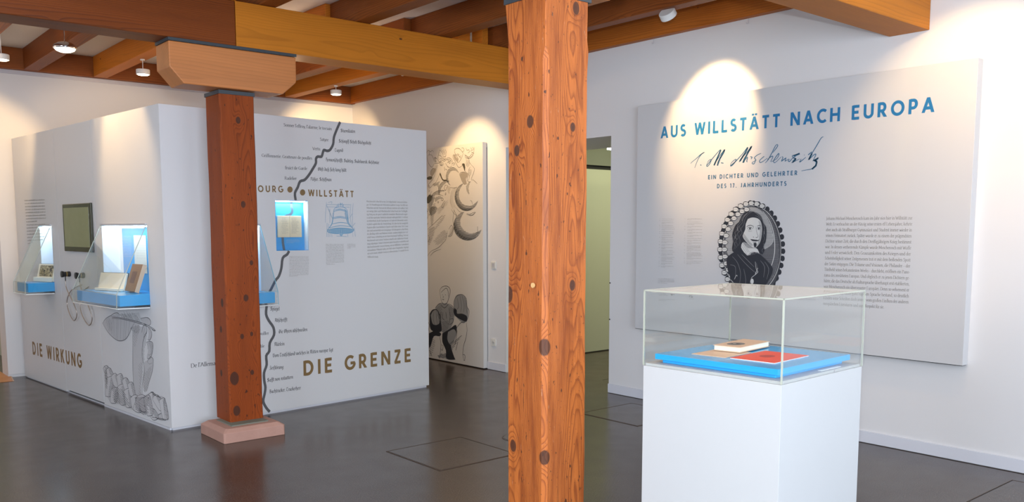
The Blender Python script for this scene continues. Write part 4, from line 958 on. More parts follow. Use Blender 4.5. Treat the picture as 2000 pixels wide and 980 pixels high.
    ('T', 'index_text', 0.6126, 1.6127, 0.777, 1.6103, 0.0049, 'inkgrey2'),
    ('T', 'index_text', 0.6128, 1.6041, 0.6591, 1.6021, 0.005, 'inkgrey2'),
    ('T', 'index_text', 0.583, 1.6128, 0.5956, 1.6127, 0.0049, 'inkgrey2'),
    ('T', 'index_text', 0.6126, 1.5868, 0.7711, 1.5849, 0.005, 'inkgrey2'),
    ('T', 'index_text', 0.6128, 1.5783, 0.6702, 1.5764, 0.005, 'inkgrey2'),
    ('T', 'index_text', 0.5832, 1.5868, 0.5957, 1.5868, 0.005, 'inkgrey2'),
    ('T', 'index_text', 0.6126, 1.561, 0.7758, 1.5595, 0.005, 'inkgrey2'),
    ('T', 'index_text', 0.6128, 1.5524, 0.6745, 1.5507, 0.005, 'inkgrey2'),
    ('T', 'index_text', 0.6125, 1.5351, 0.7739, 1.534, 0.005, 'inkgrey2'),
    ('T', 'index_text', 0.6128, 1.5266, 0.6799, 1.525, 0.0049, 'inkgrey2'),
    ('T', 'index_text', 0.5835, 1.535, 0.596, 1.535, 0.005, 'inkgrey2'),
    ('T', 'index_text', 0.6125, 1.5102, 0.7685, 1.5095, 0.005, 'inkgrey2'),
    ('T', 'index_text', 0.5836, 1.51, 0.5962, 1.5101, 0.005, 'inkgrey2'),
    ('T', 'index_text', 0.6125, 1.4943, 0.7689, 1.4938, 0.005, 'inkgrey2'),
    ('T', 'index_text', 0.6127, 1.4857, 0.6639, 1.4843, 0.005, 'inkgrey2'),
    ('T', 'index_text', 0.5837, 1.494, 0.5963, 1.4941, 0.005, 'inkgrey2'),
    ('T', 'index_text', 0.6125, 1.4704, 0.7666, 1.4703, 0.005, 'inkgrey2'),
    ('T', 'index_text', 0.6127, 1.4618, 0.6637, 1.4605, 0.005, 'inkgrey2'),
    ('T', 'index_text', 0.5839, 1.47, 0.5964, 1.4702, 0.005, 'inkgrey2'),
    ('T', 'index_text', 0.6125, 1.4454, 0.7619, 1.4456, 0.005, 'inkgrey2'),
    ('T', 'index_text', 0.6127, 1.4369, 0.7581, 1.4371, 0.0049, 'inkgrey2'),
    ('T', 'index_text', 0.6129, 1.4283, 0.768, 1.4288, 0.005, 'inkgrey2'),
    ('T', 'index_text', 0.6131, 1.4197, 0.6884, 1.419, 0.005, 'inkgrey2'),
    ('T', 'index_text', 0.584, 1.445, 0.5966, 1.4452, 0.005, 'inkgrey2'),
    ('T', 'index_text', 0.6124, 1.4095, 0.7627, 1.4102, 0.005, 'inkgrey2'),
    ('T', 'index_text', 0.6126, 1.4009, 0.6641, 1.3999, 0.005, 'inkgrey2'),
    ('T', 'index_text', 0.5842, 1.409, 0.5968, 1.4092, 0.005, 'inkgrey2'),
    ('T', 'index_text', 0.6124, 1.3845, 0.762, 1.3856, 0.005, 'inkgrey2'),
    ('T', 'index_text', 0.6126, 1.3759, 0.7724, 1.3774, 0.005, 'inkgrey2'),
    ('T', 'index_text', 0.6128, 1.3673, 0.7682, 1.3688, 0.005, 'inkgrey2'),
    ('T', 'index_text', 0.613, 1.3587, 0.7837, 1.3607, 0.005, 'inkgrey2'),
    ('T', 'index_text', 0.6132, 1.3501, 0.6694, 1.3495, 0.005, 'inkgrey2'),
    ('T', 'index_text', 0.5844, 1.3839, 0.5969, 1.3842, 0.005, 'inkgrey2'),
    ('T', 'index_text', 0.6124, 1.3375, 0.7732, 1.3396, 0.005, 'inkgrey2'),
    ('T', 'index_text', 0.6126, 1.3289, 0.6869, 1.3289, 0.005, 'inkgrey2'),
    ('T', 'index_text', 0.5846, 1.3368, 0.5972, 1.3371, 0.005, 'inkgrey2'),
    ('T', 'index_text', 0.6123, 1.3115, 0.7894, 1.3145, 0.005, 'inkgrey2'),
    ('T', 'index_text', 0.5848, 1.3107, 0.5974, 1.3111, 0.005, 'inkgrey2'),
    ('T', 'index_text', 0.6123, 1.2975, 0.7658, 1.3, 0.005, 'inkgrey2'),
    ('T', 'index_text', 0.6125, 1.2888, 0.666, 1.2885, 0.005, 'inkgrey2'),
    ('T', 'index_text', 0.5849, 1.2966, 0.5975, 1.297, 0.0051, 'inkgrey2'),
    ('T', 'credits_text', 0.2951, 1.1452, 0.483, 1.1482, 0.0057, 'inkgrey2'),
    ('T', 'credits_text', 0.2953, 1.1333, 0.4833, 1.136, 0.0057, 'inkgrey2'),
    ('T', 'credits_text', 0.2956, 1.1213, 0.4835, 1.1238, 0.0057, 'inkgrey2'),
    ('T', 'credits_text', 0.2958, 1.1094, 0.4032, 1.1077, 0.0057, 'inkgrey2'),
    ('T', 'credits_text', 0.3286, 1.0088, 0.3948, 1.0103, 0.0057, 'inkgrey2'),
    ('T', 'credits_text', 0.3115, 0.9974, 0.4082, 0.9997, 0.0058, 'inkgrey2'),
    ('T', 'credits_text', 0.3096, 0.9609, 0.491, 0.9657, 0.0057, 'inkgrey2'),
    ('T', 'credits_text', 0.3098, 0.9495, 0.3934, 0.9518, 0.0057, 'inkgrey2'),
    ('T', 'credits_text', 0.6482, 0.9847, 0.7227, 0.9866, 0.0056, 'inkgrey2'),
    ('T', 'credits_text', 1.7075, 1.0541, 1.8613, 1.0554, 0.0051, 'inkgrey2'),
    ('T', 'credits_text', 1.7078, 1.046, 1.8583, 1.0472, 0.0051, 'inkgrey2'),
    ('N', 'caption_text', 1.1198, 1.5017, 1.2499, 1.5003, 0.0032, 'inkwhite'),
    ('N', 'caption_text', 1.1195, 1.4929, 1.2547, 1.4914, 0.0033, 'inkwhite'),
    ('N', 'caption_text', 1.1193, 1.4841, 1.2532, 1.4825, 0.0033, 'inkwhite'),
    ('N', 'caption_text', 1.119, 1.4754, 1.1858, 1.4745, 0.0033, 'inkwhite'),
    ('B', 'handwriting', 1.0673, 1.6932, 1.1138, 1.6936, 0.0032, 'inkmid'),
    ('B', 'handwriting', 1.0683, 1.684, 1.1073, 1.6843, 0.0033, 'inkmid'),
    ('B', 'handwriting', 1.0676, 1.6748, 1.1076, 1.675, 0.0033, 'inkmid'),
    ('B', 'handwriting', 1.0621, 1.6656, 1.1214, 1.6659, 0.0032, 'inkmid'),
    ('B', 'handwriting', 1.0685, 1.6564, 1.1155, 1.6566, 0.0033, 'inkmid'),
    ('B', 'handwriting', 1.0679, 1.6472, 1.1318, 1.6474, 0.0033, 'inkmid'),
    ('B', 'handwriting', 1.0644, 1.638, 1.1273, 1.6381, 0.0032, 'inkmid'),
    ('B', 'handwriting', 1.0647, 1.6288, 1.1169, 1.6289, 0.0032, 'inkmid'),
    ('B', 'handwriting', 1.0605, 1.6196, 1.1277, 1.6196, 0.0032, 'inkmid'),
    ('B', 'handwriting', 1.0622, 1.6104, 1.1057, 1.6104, 0.0032, 'inkmid'),
    ('B', 'handwriting', 1.0654, 1.6012, 1.1289, 1.6011, 0.0032, 'inkmid'),
    ('B', 'handwriting', 1.0654, 1.5919, 1.1292, 1.5918, 0.0033, 'inkmid'),
    ('B', 'handwriting', 1.0638, 1.5827, 1.1293, 1.5825, 0.0033, 'inkmid'),
    ('B', 'handwriting', 1.0589, 1.5735, 1.106, 1.5734, 0.0033, 'inkmid'),
    ('B', 'handwriting', 1.0602, 1.5643, 1.126, 1.564, 0.0033, 'inkmid'),
    ('B', 'handwriting', 1.0656, 1.5551, 1.1053, 1.5548, 0.0032, 'inkmid'),
    ('B', 'handwriting', 1.1625, 1.6928, 1.2098, 1.6932, 0.0033, 'inkmid'),
    ('B', 'handwriting', 1.1641, 1.6857, 1.2185, 1.6861, 0.0033, 'inkmid'),
    ('B', 'handwriting', 1.1614, 1.6786, 1.21, 1.6789, 0.0033, 'inkmid'),
    ('B', 'handwriting', 1.1648, 1.6716, 1.209, 1.6718, 0.0032, 'inkmid'),
    ('B', 'handwriting', 1.1661, 1.6645, 1.2298, 1.6648, 0.0032, 'inkmid'),
    ('B', 'handwriting', 1.1619, 1.6573, 1.2338, 1.6576, 0.0033, 'inkmid'),
    ('B', 'handwriting', 1.1601, 1.6502, 1.2367, 1.6505, 0.0033, 'inkmid'),
    ('B', 'handwriting', 1.161, 1.6431, 1.2195, 1.6433, 0.0033, 'inkmid'),
    ('B', 'handwriting', 1.1586, 1.636, 1.217, 1.6362, 0.0033, 'inkmid'),
    ('B', 'handwriting', 1.1609, 1.6289, 1.2284, 1.629, 0.0033, 'inkmid'),
    ('B', 'handwriting', 1.1643, 1.6218, 1.2227, 1.6219, 0.0033, 'inkmid'),
    ('B', 'handwriting', 1.1603, 1.6147, 1.2225, 1.6147, 0.0033, 'inkmid'),
    ('B', 'handwriting', 1.163, 1.6076, 1.2357, 1.6076, 0.0033, 'inkmid'),
    ('B', 'handwriting', 1.1648, 1.6005, 1.2366, 1.6004, 0.0033, 'inkmid'),
    ('B', 'handwriting', 1.1629, 1.5934, 1.2104, 1.5933, 0.0033, 'inkmid'),
    ('B', 'handwriting', 1.1572, 1.5863, 1.212, 1.5862, 0.0033, 'inkmid'),
    ('B', 'handwriting', 1.1595, 1.5792, 1.2184, 1.579, 0.0033, 'inkmid'),
    ('B', 'handwriting', 1.1566, 1.5721, 1.2349, 1.5718, 0.0033, 'inkmid'),
    ('B', 'handwriting', 1.1577, 1.565, 1.206, 1.5647, 0.0032, 'inkmid'),
    ('B', 'handwriting', 1.1576, 1.5578, 1.2121, 1.5576, 0.0033, 'inkmid'),
    ('M', 'caption_text', -1.1774, 1.5334, -0.9839, 1.5328, 0.0049, 'inkwhite'),
    ('M', 'caption_text', -1.179, 1.5197, -0.9854, 1.5194, 0.005, 'inkwhite'),
    ('M', 'caption_text', -1.1806, 1.506, -0.9869, 1.5059, 0.005, 'inkwhite'),
    ('M', 'caption_text', -1.1822, 1.4923, -0.9885, 1.4924, 0.005, 'inkwhite'),
    ('M', 'caption_text', -1.1839, 1.4786, -0.99, 1.479, 0.005, 'inkwhite'),
    ('M', 'caption_text', -1.1855, 1.4648, -0.9915, 1.4655, 0.005, 'inkwhite'),
    ('M', 'caption_text', -1.1871, 1.4511, -0.993, 1.452, 0.005, 'inkwhite'),
    ('M', 'caption_text', -1.1887, 1.4374, -0.9946, 1.4385, 0.005, 'inkwhite'),
    ('M', 'caption_text', -1.1903, 1.4236, -0.9961, 1.425, 0.005, 'inkwhite'),
    ('M', 'caption_text', -1.192, 1.4099, -0.9976, 1.4115, 0.005, 'inkwhite'),
    ('M', 'caption_text', -1.1936, 1.3961, -0.9991, 1.398, 0.005, 'inkwhite'),
    ('M', 'caption_text', -1.1952, 1.3823, -1.0007, 1.3844, 0.005, 'inkwhite'),
    ('M', 'caption_text', -1.1968, 1.3685, -1.0022, 1.3709, 0.0051, 'inkwhite'),
    ('M', 'caption_text', -1.1985, 1.3547, -1.0037, 1.3573, 0.0051, 'inkwhite'),
    ('M', 'sheet_text', -0.88, 1.5221, -0.691, 1.5218, 0.0057, 'inklight'),
    ('M', 'sheet_text', -0.8824, 1.5003, -0.6932, 1.5004, 0.0057, 'inklight'),
    ('M', 'sheet_text', -0.8848, 1.4785, -0.6955, 1.4789, 0.0056, 'inklight'),
    ('M', 'sheet_text', -0.8872, 1.4566, -0.6978, 1.4575, 0.0057, 'inklight'),
    ('M', 'sheet_text', -0.8897, 1.4348, -0.7001, 1.436, 0.0056, 'inklight'),
    ('M', 'sheet_text', -0.8921, 1.4129, -0.7024, 1.4145, 0.0056, 'inklight'),
    ('M', 'sheet_text', -0.8945, 1.3909, -0.7046, 1.3929, 0.0057, 'inklight'),
    ('M', 'sheet_text', -0.8969, 1.369, -0.7069, 1.3714, 0.0057, 'inklight'),
    ('M', 'sheet_text', -0.8994, 1.347, -0.7092, 1.3498, 0.0057, 'inklight'),
]
ART = {
    ('F', 'city_dots'): """F3 inkgold 0 2303 3875 -3 -13 -5 -13 -9 -12 -11 -8 -13 -6 -14 -2 -13 1 -12 5 -11 8 -8 11 -5 13 -1 13 2 14 6 13 8 11 11 8 13 6 14 2 13 -1 13 -5 10 -8 8 -11 5 -12
F3 inkgold 0 2553 3832 -2 -14 -6 -13 -9 -11 -11 -9 -13 -6 -14 -2 -14 2 -13 5 -11 8 -8 11 -5 12 -1 14 2 14 6 13 8 11 12 9 13 6 14 2 14 -1 12 -5 11 -8 8 -11 5 -13""",
    ('T', 'credits_marks'): """F0 inkgrey2 0 884 2037 52 -1 0 -15 -20 -17 -22 11
F0 inkgrey2 0 941 2036 36 0 0 -12 -31 0
F0 inkgrey2 0 1297 2034 60 1 0 -10 -44 0 0 -26 -15 1
F0 inkgrey2 0 1328 2012 49 9 1 -22 -40 -3""",
    ('F', 'river_line'): """L3 inkgrey 24 3316 5114 -83 -154 -59 -134 -19 -118 -64 -100 -63 -27 -67 11 -26 -45 -32 -74 -76 -4 -37 -40 -5 -77 -60 -93 -87 -118 -91 -91 -92 -31 -50 -103 -59 -102 11 -121
L3 inkgrey 24 2199 2814 -41 -61 -87 -59 -33 -178 -54 -135 -64 -66 -81 -133 -72 -116 -48 -99 16 -70 -16 -152 49 -117 83 -124 7 -132 -84 -130 -16 -143 -60 -74 3 -155 -54 -132 -1 -138 18 -124 -22 -118 -27 -118 56 -123 63 -76""",
    ('N', 'river_line'): """L3 bluegrey 24 2360 3705 -8 -109 20 -65 -15 -55 -45 -39 -75 -22 -52 -82 -26 -109 -8 -87 12 -98 5 -98 22 -132""",
    ('T', 'signature'): """L3 inkblue2 7 1277 4300 13 21 96 57 96 65 76 32 -60 -27 -63 -73 -46 -88 -28 -63
L0 inkblue2 7 1478 4272 24 -12
L3 inkblue2 7 1611 4262 33 62 55 25 -4 -41 -56 -67 -28 8 50 48 153 144 76 55 -29 -84 -104 -169
L3 inkblue2 7 1757 4243 120 156 97 94 -36 -73 -90 -108 -21 -75
L0 inkblue2 7 1903 4281 51 -11
L3 inkblue2 7 2088 4235 36 48 74 39 -14 -42 -58 -53 -30 -2 88 55 145 127 85 92 -27 -71 -128 -153
L3 inkblue2 7 2259 4275 129 128 105 105 -34 -61 -98 -116 -35 -75
L3 inkblue2 7 2326 4256 93 84 -13 -61 15 -16
L3 inkblue2 7 2470 4346 36 -12 -21 -29
L3 inkblue2 7 2648 4380 21 4 -63 -20 -56 -39 22 -32 -20 -59 -28 -8 -12 25 82 35
L3 inkblue2 7 2707 4322 20 10 -76 -55 8 -35 50 13 82 49
L3 inkblue2 7 2965 4505 -34 -19 -59 -103 -66 -104 -54 -51
L3 inkblue2 7 2965 4505 1 -33 -80 -90
L3 inkblue2 7 2792 4280 69 44 28 -8 -40 -75
L3 inkblue2 7 2863 4240 96 42 39 63 -14 13 -53 -62 -26 -46 28 -26 107 83
L3 inkblue2 7 3053 4312 17 -19 -21 -52 73 43 -12 -47 67 32
L3 inkblue2 7 3190 4262 -26 -22 27 -13 39 39 66 31
L3 inkblue2 7 3360 4339 -52 -14 -73 -13 21 -36 41 -15 -38 -44 -29 -8 55 18 78 30
L3 inkblue2 7 3389 4256 -24 -45 25 10 77 53
L0 inkblue2 7 3437 4313 5 -6
L0 inkblue2 7 3504 4307 63 42
L3 inkblue2 7 3749 4558 -37 -14 -71 -109 -73 -109 -61 -98
L3 inkblue2 7 3520 4236 87 70 26 -8 -48 -89
L3 inkblue2 7 3585 4209 63 31 31 15 -31 -15 -44 -20 45 -14 2 -46 -74 -65 -90 -13 -87 -10
L0 inkblue2 14 2421 4496 -48 -80 -99 -132
L0 inkblue2 14 1893 4492 -40 -79 -89 -166
L0 inkblue2 14 1967 4487 -89 -139 -46 -109
L0 inkblue2 14 2486 4506 -69 -105 -76 -143
L0 inkblue2 14 3360 4337 -105 -32
L0 inkblue2 14 3297 4267 -52 -49
L0 inkblue2 14 3568 4326 -48 -90
L0 inkblue2 14 3673 4250 -49 -37 26 -19 -11 -57 -62 -48""",
    ('T', 'portrait_print'): """F3 inkdark 0 2602 3594 -9 -29 -25 -15 -29 6 -20 24 -1 31 18 23 29 5 26 -16
F3 inkdark 0 2692 3579 -10 -29 -24 -15 -29 6 -20 24 -1 31 18 23 29 5 26 -16
F3 inkdark 0 2778 3546 -9 -29 -25 -15 -29 6 -19 24 -1 31 18 23 28 5 26 -16
F3 inkdark 0 2859 3497 -9 -29 -24 -15 -29 6 -19 24 -1 31 18 23 28 4 25 -15
F3 inkdark 0 2934 3433 -9 -29 -24 -15 -28 6 -20 24 -1 30 18 23 28 5 25 -16
F3 inkdark 0 3000 3355 -8 -29 -25 -15 -28 6 -19 23 -1 31 18 23 28 5 25 -16
F3 inkdark 0 3057 3266 -9 -29 -24 -15 -28 5 -19 24 -1 30 18 23 27 5 25 -15
F3 inkdark 0 3102 3167 -8 -29 -24 -15 -28 5 -19 23 -1 31 17 23 28 5 25 -15
F3 inkdark 0 3136 3060 -9 -28 -24 -15 -27 5 -19 23 -1 30 17 23 27 6 25 -15
F3 inkdark 0 3156 2949 -8 -28 -24 -16 -28 5 -18 23 -1 31 17 23 27 6 25 -15
F3 inkdark 0 3164 2836 -8 -28 -24 -16 -28 5 -19 22 -1 31 17 23 28 6 25 -15
F3 inkdark 0 3158 2723 -8 -29 -24 -16 -28 5 -19 23 -1 30 18 24 27 6 25 -15
F3 inkdark 0 3140 2613 -9 -29 -24 -16 -28 4 -19 23 -1 30 18 24 27 6 25 -14
F3 inkdark 0 3108 2507 -9 -29 -24 -16 -28 4 -19 23 -1 31 17 24 28 6 25 -14
F3 inkdark 0 3064 2410 -9 -29 -24 -17 -28 4 -19 23 -1 31 17 24 28 7 25 -15
F3 inkdark 0 3008 2323 -9 -30 -24 -16 -28 4 -19 22 -2 31 18 25 28 6 25 -14
F3 inkdark 0 2942 2247 -8 -29 -25 -17 -28 4 -20 23 -1 30 18 25 28 7 26 -14
F3 inkdark 0 2868 2186 -9 -30 -25 -17 -28 4 -20 23 -1 31 18 25 28 7 26 -14
F3 inkdark 0 2786 2140 -9 -29 -25 -17 -29 3 -19 23 -1 31 18 25 29 7 25 -14
F3 inkdark 0 2564 2106 -11 -36 -30 -20 -35 4 -24 27 -1 38 22 30 35 9 31 -17
F3 inkdark 0 2472 2122 -11 -36 -30 -20 -36 4 -24 28 -1 38 22 30 35 8 32 -17
F3 inkdark 0 2383 2157 -12 -36 -30 -21 -36 5 -25 28 -1 37 23 31 35 8 32 -17
F3 inkdark 0 2298 2210 -12 -37 -31 -20 -36 4 -24 28 -1 38 22 31 36 8 32 -17
F3 inkdark 0 2220 2279 -11 -37 -32 -20 -36 5 -25 28 -1 38 23 30 36 8 32 -17
F3 inkdark 0 2151 2363 -11 -37 -32 -20 -36 5 -25 28 -1 38 23 31 36 8 33 -18
F3 inkdark 0 2094 2460 -12 -37 -32 -20 -37 5 -24 28 -2 39 24 30 36 8 33 -18
F3 inkdark 0 2049 2567 -12 -37 -32 -20 -37 6 -25 28 -1 39 23 30 37 7 33 -18
F3 inkdark 0 2018 2682 -12 -37 -32 -20 -37 6 -25 29 -1 38 23 30 37 7 33 -18
F3 inkdark 0 2002 2801 -12 -37 -32 -19 -37 5 -25 29 -1 39 23 30 37 7 33 -19
F3 inkdark 0 2001 2921 -12 -36 -32 -20 -37 6 -25 29 -1 39 23 29 37 7 33 -18
F3 inkdark 0 2015 3039 -11 -36 -32 -19 -37 6 -25 29 -1 39 23 29 37 7 33 -19
F3 inkdark 0 2045 3152 -12 -35 -32 -19 -37 6 -25 29 -1 38 23 29 37 7 33 -19
F3 inkdark 0 2088 3257 -12 -35 -32 -19 -36 6 -25 30 -1 38 23 29 36 6 33 -19
F3 inkdark 0 2143 3351 -11 -35 -31 -19 -37 7 -25 29 -1 38 23 29 36 6 33 -19
F3 inkdark 0 2210 3432 -11 -35 -31 -19 -37 7 -24 29 -1 38 23 29 35 6 33 -20
F3 inkdark 0 2286 3497 -11 -34 -31 -19 -36 7 -24 29 -1 38 22 28 36 6 32 -19
F3 inkdark 0 2369 3546 -11 -34 -30 -18 -36 7 -24 29 -1 37 22 28 35 6 32 -19
F3 inkdark 0 2457 3578 -11 -35 -30 -18 -35 7 -24 29 -1 37 22 28 35 6 31 -19
F3 inkdark 0 2548 3591 -11 -34 -30 -18 -35 7 -23 29 -1 37 21 27 35 6 31 -19
F0 inkdark 0 3099 2860 -2 -92 -10 -91 -20 -89 -28 -84 -36 -79 -45 -73 -51 -64 -58 -56 -63 -45 -68 -34 -71 -23 -73 -10 -75 2 -74 14 -72 28 -70 39 -65 51 -60 62 -53 71 -46 80 -37 87 -28 92 -18 96 -8 98 3 98 12 97 23 92 32 88 40 80 49 73 56 63 62 52 67 42 70 29 72 17 74 5 73 -8 72 -20 70 -31 65 -43 61 -52 56 -62 48 -70 42 -77 34 -83 25 -87 17 -91
F0 inkmid 0 3067 2860 -2 -88 -10 -87 -18 -84 -26 -81 -35 -75 -41 -68 -49 -62 -54 -52 -60 -43 -64 -33 -67 -21 -69 -10 -69 2 -70 15 -68 26 -65 37 -62 49 -56 58 -50 68 -42 76 -35 82 -26 88 -17 91 -8 93 2 93 12 91 21 88 30 83 38 77 46 69 52 59 58 50 63 40 66 28 68 16 69 4 69 -7 68 -18 65 -30 62 -40 57 -50 52 -59 46 -66 40 -74 32 -79 24 -83 15 -86
L0 inkdark 3 2452 3526 152 -3
L0 inkdark 3 2397 3512 263 -4
L0 inkdark 3 2361 3496 341 -5
L0 inkdark 3 2324 3481 404 -6
L0 inkdark 3 2308 3467 441 -7
L0 inkdark 3 2287 3452 490 -7
L0 inkdark 3 2265 3439 533 -7
L0 inkdark 3 2246 3425 562 -7
L0 inkdark 3 2227 3412 593 -8
L0 inkdark 3 2223 3397 612 -7
L0 inkdark 3 2203 3383 650 -7
L0 inkdark 3 2191 3367 675 -7
L0 inkdark 3 2183 3351 697 -7
L0 inkdark 3 2168 3336 728 -6
L0 inkdark 3 2162 3321 740 -5
L0 inkdark 3 2136 3306 778 -6
L0 inkdark 3 2126 3290 796 -5
L0 inkdark 3 2117 3274 814 -4
L0 inkdark 3 2119 3258 825 -3
L0 inkdark 3 2111 3242 848 -3
L0 inkdark 3 2104 3229 846 -3
L0 inkdark 3 2093 3214 870 -1
L0 inkdark 3 2084 3200 890 -1
L0 inkdark 3 2083 3185 898 -1
L0 inkdark 3 2080 3170 912 0
L0 inkdark 3 2074 3154 920 1
L0 inkdark 3 2070 3139 930 2
L0 inkdark 3 2058 3125 939 3
L0 inkdark 3 2052 3112 956 3
L0 inkdark 3 2049 3094 955 5
L0 inkdark 3 2043 3080 969 5
L0 inkdark 3 2042 3063 982 6
L0 inkdark 3 2040 3049 989 7
L0 inkdark 3 2044 3032 989 8
L0 inkdark 3 2040 3017 987 9
L0 inkdark 3 2028 3000 1013 10
L0 inkdark 3 2035 2986 1006 10
L0 inkdark 3 2025 2971 1015 11
L0 inkdark 3 2035 2955 1013 12
L0 inkdark 3 2034 2942 1002 13
L0 inkdark 3 2021 2924 1015 14
L0 inkdark 3 2016 2906 1026 15
L0 inkdark 3 2025 2889 1023 16
L0 inkdark 3 2017 2874 1038 17
L0 inkdark 3 2023 2861 1031 17
L0 inkdark 3 2011 2843 1032 19
L0 inkdark 3 2031 2827 1013 19
L0 inkdark 3 2024 2810 1037 20
L0 inkdark 3 2017 2793 1038 21
L0 inkdark 3 2026 2776 1027 22
L0 inkdark 3 2030 2759 1024 22
L0 inkdark 3 2037 2744 1013 23
L0 inkdark 3 2029 2727 1025 24
L0 inkdark 3 2041 2711 1013 25
L0 inkdark 3 2047 2695 993 25
L0 inkdark 3 2031 2677 1010 27
L0 inkdark 3 2035 2660 1010 27
L0 inkdark 3 2049 2645 991 28
L0 inkdark 3 2058 2630 987 29
L0 inkdark 3 2049 2616 991 29
L0 inkdark 3 2070 2603 954 29
L0 inkdark 3 2065 2589 965 30
L0 inkdark 3 2067 2574 954 31
L0 inkdark 3 2073 2559 952 31
L0 inkdark 3 2074 2544 940 31
L0 inkdark 3 2086 2527 931 32
L0 inkdark 3 2091 2513 912 32
L0 inkdark 3 2099 2497 895 32
L0 inkdark 3 2108 2481 887 32
L0 inkdark 3 2121 2466 867 32
L0 inkdark 3 2125 2449 859 33
L0 inkdark 3 2139 2434 840 33
L0 inkdark 3 2143 2419 816 32
L0 inkdark 3 2153 2401 797 33
L0 inkdark 3 2163 2385 784 33
L0 inkdark 3 2182 2372 754 32
L0 inkdark 3 2194 2355 731 32
L0 inkdark 3 2204 2338 717 32
L0 inkdark 3 2210 2323 699 31
L0 inkdark 3 2226 2306 670 31
L0 inkdark 3 2251 2294 632 30
L0 inkdark 3 2264 2281 607 29
L0 inkdark 3 2281 2265 565 27
L0 inkdark 3 2302 2248 525 26
L0 inkdark 3 2322 2236 491 24
L0 inkdark 3 2341 2220 447 23
L0 inkdark 3 2371 2204 393 20
L0 inkdark 3 2410 2190 323 17
L0 inkdark 3 2443 2178 253 14
L0 inkdark 3 2513 2165 118 7
F3 inkdark 0 2696 3514 158 -119 121 -215 64 -230 9 -264 -67 -234 -165 -226 77 4 147 158 53 365 -8 230 -75 279 -139 199
L0 inkmid 2.5 2803 3477 81 -49
L0 inkmid 2.5 2765 3485 130 -79
L0 inkmid 2.5 2826 3430 108 -65
L0 inkmid 2.5 2866 3387 81 -49
L0 inkmid 2.5 2882 3360 79 -48
L0 inkmid 2.5 2899 3329 83 -49
L0 inkmid 2.5 2925 3295 64 -39
L0 inkmid 2.5 2937 3270 63 -38
L0 inkmid 2.5 2944 3249 60 -36
L0 inkmid 2.5 2955 3226 55 -33
L0 inkmid 2.5 2969 3198 50 -30
L0 inkmid 2.5 2984 3171 42 -25
L0 inkmid 2.5 2986 3153 49 -29
L0 inkmid 2.5 2996 3130 44 -26
L0 inkmid 2.5 3003 3109 38 -23
L0 inkmid 2.5 3013 3087 34 -21
L0 inkmid 2.5 3016 3067 33 -20
L0 inkmid 2.5 3023 3043 33 -19
L0 inkmid 2.5 3030 3020 31 -18
L0 inkmid 2.5 3035 2999 29 -18
L0 inkmid 2.5 3034 2983 31 -19
L0 inkmid 2.5 3042 2959 26 -15
L0 inkmid 2.5 3041 2944 32 -19
L0 inkmid 2.5 3046 2925 26 -16
L0 inkmid 2.5 3046 2905 27 -16
L0 inkmid 2.5 3048 2887 26 -16
L0 inkmid 2.5 3049 2871 25 -15
L0 inkmid 2.5 3051 2853 25 -15
L0 inkmid 2.5 3050 2835 26 -15
L0 inkmid 2.5 3053 2816 23 -14
L0 inkmid 2.5 3055 2796 20 -11
L0 inkmid 2.5 3053 2779 21 -12
L0 inkmid 2.5 3053 2761 18 -11
L0 inkmid 2.5 3052 2742 17 -11
L0 inkmid 2.5 3053 2724 16 -9
L0 inkmid 2.5 3052 2708 16 -9
L0 inkmid 2.5 3049 2690 17 -10
L0 inkmid 2.5 3048 2670 17 -9
L0 inkmid 2.5 3045 2656 19 -10
L0 inkmid 2.5 3043 2639 18 -11
L0 inkmid 2.5 3040 2624 19 -11
L0 inkmid 2.5 3039 2609 18 -11
L0 inkmid 2.5 3036 2595 21 -12
L0 inkmid 2.5 3031 2580 22 -12
L0 inkmid 2.5 3027 2565 24 -14
L0 inkmid 2.5 3021 2551 30 -17
L0 inkmid 2.5 3019 2533 27 -15
L0 inkmid 2.5 3012 2518 33 -19
L0 inkmid 2.5 3009 2503 34 -19
L0 inkmid 2.5 2999 2490 36 -20
L0 inkmid 2.5 2994 2476 39 -22
L0 inkmid 2.5 2991 2460 39 -22
L0 inkmid 2.5 2979 2447 47 -27
L0 inkmid 2.5 2971 2435 48 -26
L0 inkmid 2.5 2962 2421 57 -32
L0 inkmid 2.5 2959 2405 49 -27
L0 inkmid 2.5 2948 2392 57 -32
L0 inkmid 2.5 2936 2381 58 -32
L0 inkmid 2.5 2927 2368 62 -35
L0 inkmid 2.5 2915 2355 61 -33
L0 inkmid 2.5 2913 2336 56 -31
L0 inkmid 2.5 2899 2326 56 -31
L0 inkmid 2.5 2888 2311 58 -32
L0 inkmid 2.5 2875 2298 55 -30
L0 inkmid 2.5 2859 2288 56 -31
L0 inkmid 2.5 2854 2272 49 -28
L0 inkmid 2.5 2842 2260 48 -26
L0 inkmid 2.5 2836 2248 40 -22
L0 inkmid 2.5 2827 2235 32 -17
L0 inkmid 2.5 2818 2220 20 -11
L0 inkpale 6 3085 2860 -1 -91 -10 -89 -19 -87 -28 -83 -35 -77 -43 -71 -51 -63 -56 -54 -62 -45 -66 -33 -69 -22 -72 -11 -72 2 -73 15 -70 27 -68 38 -64 50 -58 61 -52 70 -44 78 -36 85 -27 91 -18 94 -8 96 3 95 12 95 22 91 31 85 39 79 48 71 54 62 61 52 64 40 69 29 71 17 71 4 72 -7 70 -20 68 -30 64 -42 59 -51 54 -61 48 -69 41 -75 33 -81 24 -86 17 -89 7 -90
L3 inkpale 6 2736 3463 120 -134 82 -182 35 -198 -11 -215 -79 -219 -148 -191
F3 inklight 0 2181 3386 140 101 198 55 178 -62 140 -151 82 -182 25 -165 -149 -119 -313 -56 -343 -76 -88 137 -6 208 38 156
L0 inkmid 3 2480 3537 104 -5
L0 inkmid 3 2431 3527 191 -9
